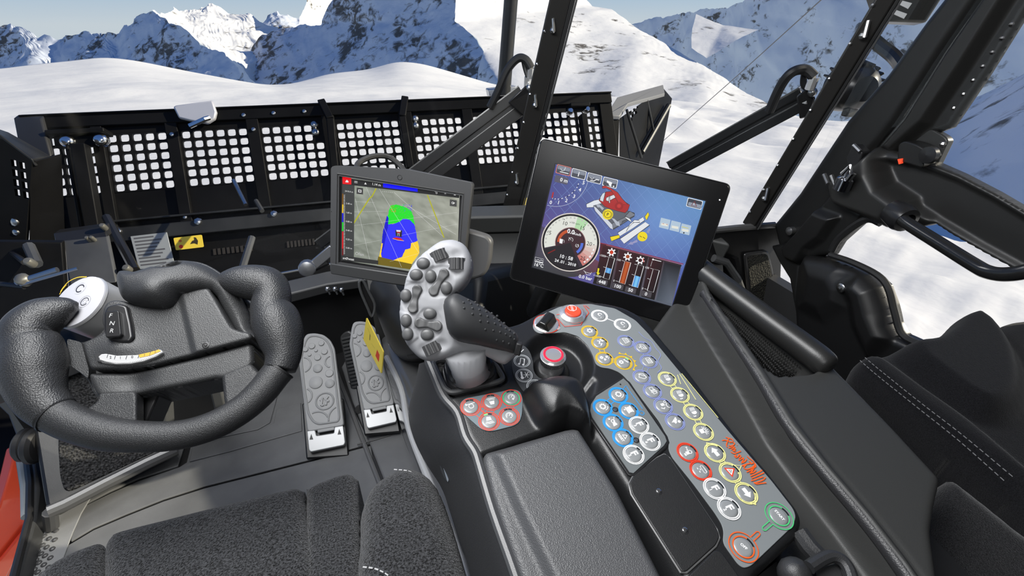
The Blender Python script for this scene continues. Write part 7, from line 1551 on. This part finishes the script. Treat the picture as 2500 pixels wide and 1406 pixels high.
# ================================================================== pedals
PA = math.radians(34)
PP = Plane(PZ(800, 1095, .03), (0, -math.sin(PA), math.cos(PA)))
PEDM = mat('pedal_grey', (.25, .253, .257), .5, bump=[('noise', 300, .15, .0006)]); PEDL = mat('pedal_alu', (.52, .525, .53), .42, .2)
pz = lambda x, y: (700+x/2.929, 640+y/2.929)
def make_pedal(label, group):
    t = thing('floor_pedal', label, 'pedal', PP.p, group)
    out = [(85, 690), (118, 560), (140, 515), (200, 508), (265, 520), (315, 560), (345, 620), (380, 900), (412, 1170), (150, 1215), (120, 980)]
    obj('plate', ppoly(MB(), PP, round_poly(PP.uvs([pz(*p) for p in out]), .01), -.012, .004), PEDM, t, bevel=.003)
    inn = [(105, 690), (135, 570), (160, 535), (205, 528), (262, 542), (300, 578), (325, 640), (355, 900), (378, 1110), (368, 1140), (230, 1160), (190, 1140), (155, 1080), (128, 900)]
    q = round_poly(PP.uvs([pz(*p) for p in inn]), .012)
    obj('raised_rim', MB().tube([PP.at(u, v, .004) for u, v in q]+[PP.at(*q[0], .004)], .0034, 8), PEDM, t)
    for x, y, r in [(180, 600, 25), (248, 580, 22), (210, 632, 13), (270, 640, 24), (163, 662, 14), (221, 682, 25), (222, 760, 34), (305, 795, 30), (208, 860, 50), (308, 868, 34), (135, 625, 20)]:
        c = PP.uv(*pz(x, y), .004); rr_ = np.linalg.norm(PP.uv(*pz(x+r, y), .004)-c)
        obj('tread_disc', MB().lathe(PP.at(*c, .004), PP.n, [(-.001, rr_), (.003, rr_*.96), (.004, rr_*.85), (.0041, 0)], 18), PEDM, t)
    for x, y, r, a0, a1 in [(112, 735, 60, -75, 75), (118, 960, 62, -60, 60), (320, 710, 45, 100, 250), (215, 1150, 85, 20, 110), (390, 1110, 90, 110, 185)]:
        c = PP.uv(*pz(x, y), .004); rr_ = np.linalg.norm(PP.uv(*pz(x+r, y), .004)-c)
        obj('tread_arc', MB().tube([PP.at(c[0]+rr_*math.cos(math.radians(a)), c[1]+rr_*math.sin(math.radians(a)), .004) for a in np.linspace(a0, a1, 12)], .0028, 8), PEDM, t)
    c = PP.uv(*pz(272, 993), .004); rr_ = np.linalg.norm(PP.uv(*pz(272+62, 993), .004)-c)
    obj('emblem_ring', MB().tube([PP.at(c[0]+rr_*math.cos(a), c[1]+rr_*math.sin(a), .004) for a in np.linspace(0, 2*math.pi, 30)], .0030, 8), PEDM, t)
    mb = MB()
    for a, b in [((-.45, -.5), (-.25, .35)), ((-.5, .1), (-.15, .45)), ((.1, -.55), (.2, .05)), ((.05, .1), (.45, .5)), ((.1, .1), (.5, -.15)), ((-.45, -.5), (-.1, -.45))]: mb.obox(PP.at(c[0]+a[0]*rr_, c[1]+a[1]*rr_, .006), PP.at(c[0]+b[0]*rr_, c[1]+b[1]*rr_, .006), .006, .004, up=PP.n)
    obj('emblem', mb, PEDM, t, bevel=.001)
    hinge = [(148, 1210), (205, 1205), (215, 1245), (340, 1225), (345, 1182), (405, 1172), (420, 1290), (410, 1310), (175, 1358), (162, 1345)]
    obj('hinge_block', ppoly(MB(), PP, round_poly(PP.uvs([pz(*p) for p in hinge]), .003), -.014, .006), PEDL, t, bevel=.002)
    obj('hinge_bar', ppoly(MB(), PP, PP.uvs([pz(*p) for p in [(218, 1190), (340, 1172), (345, 1200), (222, 1222)]]), -.004, .003), PEDM, t, bevel=.002)
    for x, y in [(178, 1258), (378, 1222)]: obj('hinge_notch', ppoly(MB(), PP, PP.uvs([pz(x, y-28), pz(x+15, y+12), pz(x-12, y+14)]), .0055, .0066), DARK, t)
    obj('pedal_base', ppoly(MB(), PP, PP.uvs([pz(*p) for p in [(100, 1000), (400, 960), (440, 1380), (130, 1400)]]), -.04, -.016), M_PLAST2, t, bevel=.004)
    return t
pd1 = make_pedal('grey treaded floor pedal beside the steering wheel, unobstructed and brighter', 'treaded floor pedals')
off = PP.hit(920, 946, 0)-PP.hit(794, 979, 0)
pd2 = pd1.copy(); COL.objects.link(pd2); pd2.location = Vector(WLOC[pd1.name]+off+np.array((.006, .01, .02))); pd2['label'] = 'grey treaded floor pedal half hidden behind the ribbed pedal and yellow tag'; pd2.rotation_euler = (0, 0, math.radians(3)); pd2.scale = (.88, .95, .95)
for ch in list(pd1.children):
    c = ch.copy(); COL.objects.link(c); c.parent = pd2
hpd = thing('ribbed_pedal', 'narrow dark ribbed pedal standing between the two floor pedals', 'pedal', PY(860, 960, 1.35))
HP = Plane(PY(855, 885, 1.38), (-.35, -.85, .35))
hq = [(828, 824), (838, 812), (851, 808), (862, 815), (874, 850), (882, 905), (881, 948), (868, 955), (857, 955), (846, 905), (834, 850)]
obj('pad', ppoly(MB(), HP, round_poly(HP.uvs(hq), .012), -.02, 0), mat('pedal_rubber', (.030, .030, .031), .45), hpd, bevel=.005)
for k in range(15):
    t_ = k/14; a = np.array((834, 828))*(1-t_)+np.array((860, 946))*t_; b = np.array((860, 822))*(1-t_)+np.array((877, 942))*t_
    obj('rib', MB().obox(HP.hit(*a, .002), HP.hit(*b, .002), .007, .006, up=HP.n), mat('rib_rubber', (.045, .045, .046), .4) if k == 0 else bpy.data.materials['rib_rubber'], hpd, bevel=.0015)
obj('stalk', MB().tube([HP.hit(862, 930, -.02), PY(872, 985, 1.42), PZ(878, 1000, .02)], [.014, .012, .014], 8), M_BLACKMET, hpd)
tagp = thing('yellow_tag', 'yellow warning tag with a red square standing edge-on beside the pedals', 'tag', PY(915, 860, 1.2))
a_, b_, c_, d_ = PY(895.5, 775, 1.24), PY(936.5, 858, 1.10), PY(932, 912, 1.10), PY(888, 828, 1.24)
TG = frame_plane(a_, b_, c_, d_)
obj('tag_film', ppoly(MB(), TG, round_poly(TG.uvs([(895.5, 775), (936.5, 858), (932, 912), (888, 828)]), .004), -.0015, .0015), mat('tag_yellow', (.80, .62, .08), .4), tagp)
g = Print(TG, .0017)
g.poly([(922, 853), (928, 866), (926, 884), (918, 868)], (.65, .05, .02)); g.line([(905, 815), (904, 830)], .004, (.03, .03, .02)); g.line([(899, 800), (907, 822)], .0015, (.35, .30, .04)); g.line([(908, 838), (916, 850)], .0015, (.5, .42, .06))
g.build('tag_print', tagp, INKM)

# ================================================================== seats
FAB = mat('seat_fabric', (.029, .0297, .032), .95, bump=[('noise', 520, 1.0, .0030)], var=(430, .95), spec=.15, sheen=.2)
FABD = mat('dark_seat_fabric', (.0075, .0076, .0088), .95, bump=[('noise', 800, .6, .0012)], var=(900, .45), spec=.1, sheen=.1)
THR = mat('pale_thread', (.50, .50, .50), .7); THR2 = mat('grey_thread', (.16, .16, .165), .7)
SPL = Plane((-.2, .4, .5), (0, 0, 1))
seat = thing('driver_seat', 'black fleck fabric driver seat cushion with side bolsters at the lower left', 'seat', (-.22, .3, 0))
cen = [(244, 1338), (257, 1307), (286, 1286), (400, 1259), (520, 1230), (640, 1201), (714, 1182), (734, 1186), (740, 1210), (744, 1600), (250, 1700), (246, 1450)]
def dome(plane, c, rad, hh): 
    e = plane.uv(*c); return lambda P, sd, h: h+hh*np.exp(-((P-e)**2).sum(1)/rad**2)
relief('seat_cushion', SPL, smooth_poly(SPL.uvs(cen), 2), FAB, seat, cell=.003, r=.022, depth=.14, fn=dome(SPL, (500, 1400), .15, .008), angle=80)
rs_ = [(743, 1205), (749, 1182), (800, 1158), (848, 1145), (867, 1157), (872, 1192), (872, 1700), (746, 1700)]
relief('side_cushion', SPL, smooth_poly(SPL.uvs(rs_), 2), FAB, seat, cell=.003, r=.018, depth=.14, angle=80)
lb = [(64, 1436), (95, 1382), (156, 1342), (225, 1315), (243, 1319), (244, 1400), (246, 1700), (40, 1700)]
relief('side_bolster', SPL, smooth_poly(SPL.uvs(lb), 2), FAB, seat, cell=.003, r=.02, depth=.14, angle=80)
SP2 = SPL.up(.02)
rb_ = [(872, 1290), (875, 1228), (896, 1176), (936, 1142), (985, 1122), (1032, 1132), (1067, 1168), (1091, 1226), (1112, 1290), (1136, 1372), (1164, 1464), (1210, 1700), (880, 1700)]
relief('thigh_bolster', SP2, smooth_poly(SP2.uvs(rb_), 2), FAB, seat, cell=.003, r=.035, depth=.17, fn=dome(SP2, (985, 1330), .09, .008), angle=80)
def stitches(parent, pl, pts, h, gap=.010, ln=.006, r=.0010, name='stitching', m=None):
    p = smooth_line([tuple(pl.hit(x, y, h)) for x, y in pts], 14); mb = MB(); acc = 0; s = []
    L = np.concatenate([[0], np.cumsum(np.linalg.norm(np.diff(p, axis=0), axis=1))]); n = int(L[-1]/gap)
    for k in range(n):
        a = [np.interp(k*gap, L, p[:, i]) for i in range(3)]; b = [np.interp(k*gap+ln, L, p[:, i]) for i in range(3)]; mb.tube([a, b], r, 5)
    o = obj(name, mb, m or THR, parent); o['kind'] = 'stuff'; return o
stitches(seat, SP2, [(962, 1146), (1003, 1152), (1030, 1180), (1048, 1215), (1066, 1270), (1084, 1330), (1106, 1410)], -.004, .0075, .005)
stitches(seat, SP2, [(886, 1384), (915, 1388), (938, 1398), (955, 1410)], .006, .0075, .005)
stitches(seat, SPL, [(290, 1304), (400, 1279), (520, 1250)], -.010, .007, .004, .0008)
obj('seat_base', MB().box((-.45, -.1, .12), (-.04, .46, .36)), M_PLAST2, seat, bevel=.02)
# passenger seat
ps = thing('passenger_seat', 'black fabric passenger seat with double stitched bolster at the right edge', 'seat', (.95, .4, 0))
QP = Plane((.75, .4, .63), (0, -.05, 1))
pc = [(2085, 884), (2104, 869), (2150, 854), (2190, 846), (2262, 837), (2300, 812), (2330, 780), (2360, 770), (2385, 776), (2412, 796), (2430, 790), (2458, 774), (2500, 768), (2600, 770), (2800, 1000), (2800, 1500), (2600, 1330), (2480, 1210), (2380, 1130), (2200, 992), (2092, 905)]
dm_ = smooth_poly(QP.uvs([(2205, 850), (2262, 840), (2310, 810), (2335, 784), (2372, 776), (2420, 810), (2465, 880), (2480, 960), (2455, 1010), (2400, 1020), (2330, 985), (2260, 930), (2215, 890)]), 3)
bs_ = smooth_poly(QP.uvs([(2100, 873), (2140, 880), (2250, 960), (2360, 1040), (2500, 1160), (2620, 1270), (2560, 1290), (2440, 1180), (2200, 992), (2092, 905)]), 3)
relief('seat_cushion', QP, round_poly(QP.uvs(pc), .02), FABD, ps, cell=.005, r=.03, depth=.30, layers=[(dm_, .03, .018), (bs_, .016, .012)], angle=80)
stitches(ps, QP, [(2112, 873), (2150, 905), (2250, 985), (2350, 1062), (2480, 1170)], .0215, .007, .0045, .0006, m=THR2)
stitches(ps, QP, [(2100, 880), (2140, 915), (2240, 995), (2340, 1075), (2470, 1190)], .0175, .007, .0045, .0006, m=THR2)
BPl = Plane((.70, .20, .63), (-.25, -.3, 1))
bk_ = [(2300, 1215), (2312, 1180), (2330, 1168), (2350, 1172), (2500, 1290), (2620, 1390), (2700, 1700), (2330, 1700), (2288, 1400), (2284, 1300)]
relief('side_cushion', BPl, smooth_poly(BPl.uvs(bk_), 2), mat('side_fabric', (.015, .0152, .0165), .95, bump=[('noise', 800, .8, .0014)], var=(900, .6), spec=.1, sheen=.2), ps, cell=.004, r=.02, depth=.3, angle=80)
bkl = thing('seat_belt_buckle', 'black seat belt buckle with a red release button at the right edge', 'seat belt buckle', PD(2490, 1200, .62))
BKP = Plane(PD(2490, 1130, .62), -nrm(ray(2490, 1130))+np.array((0, 0, .5)))
obj('housing', ppoly(MB(), BKP, round_poly(BKP.uvs([(2464, 1125), (2475, 1110), (2560, 1105), (2570, 1260), (2466, 1240)]), .005), -.03, 0), M_BLACKMET, bkl, bevel=.003)
obj('release_button', ppoly(MB(), BKP, round_poly(BKP.uvs([(2468, 1121), (2480, 1111), (2560, 1107), (2560, 1145), (2500, 1140)]), .003), 0, .006), mat('buckle_red', (.62, .02, .02), .3), bkl, bevel=.002)
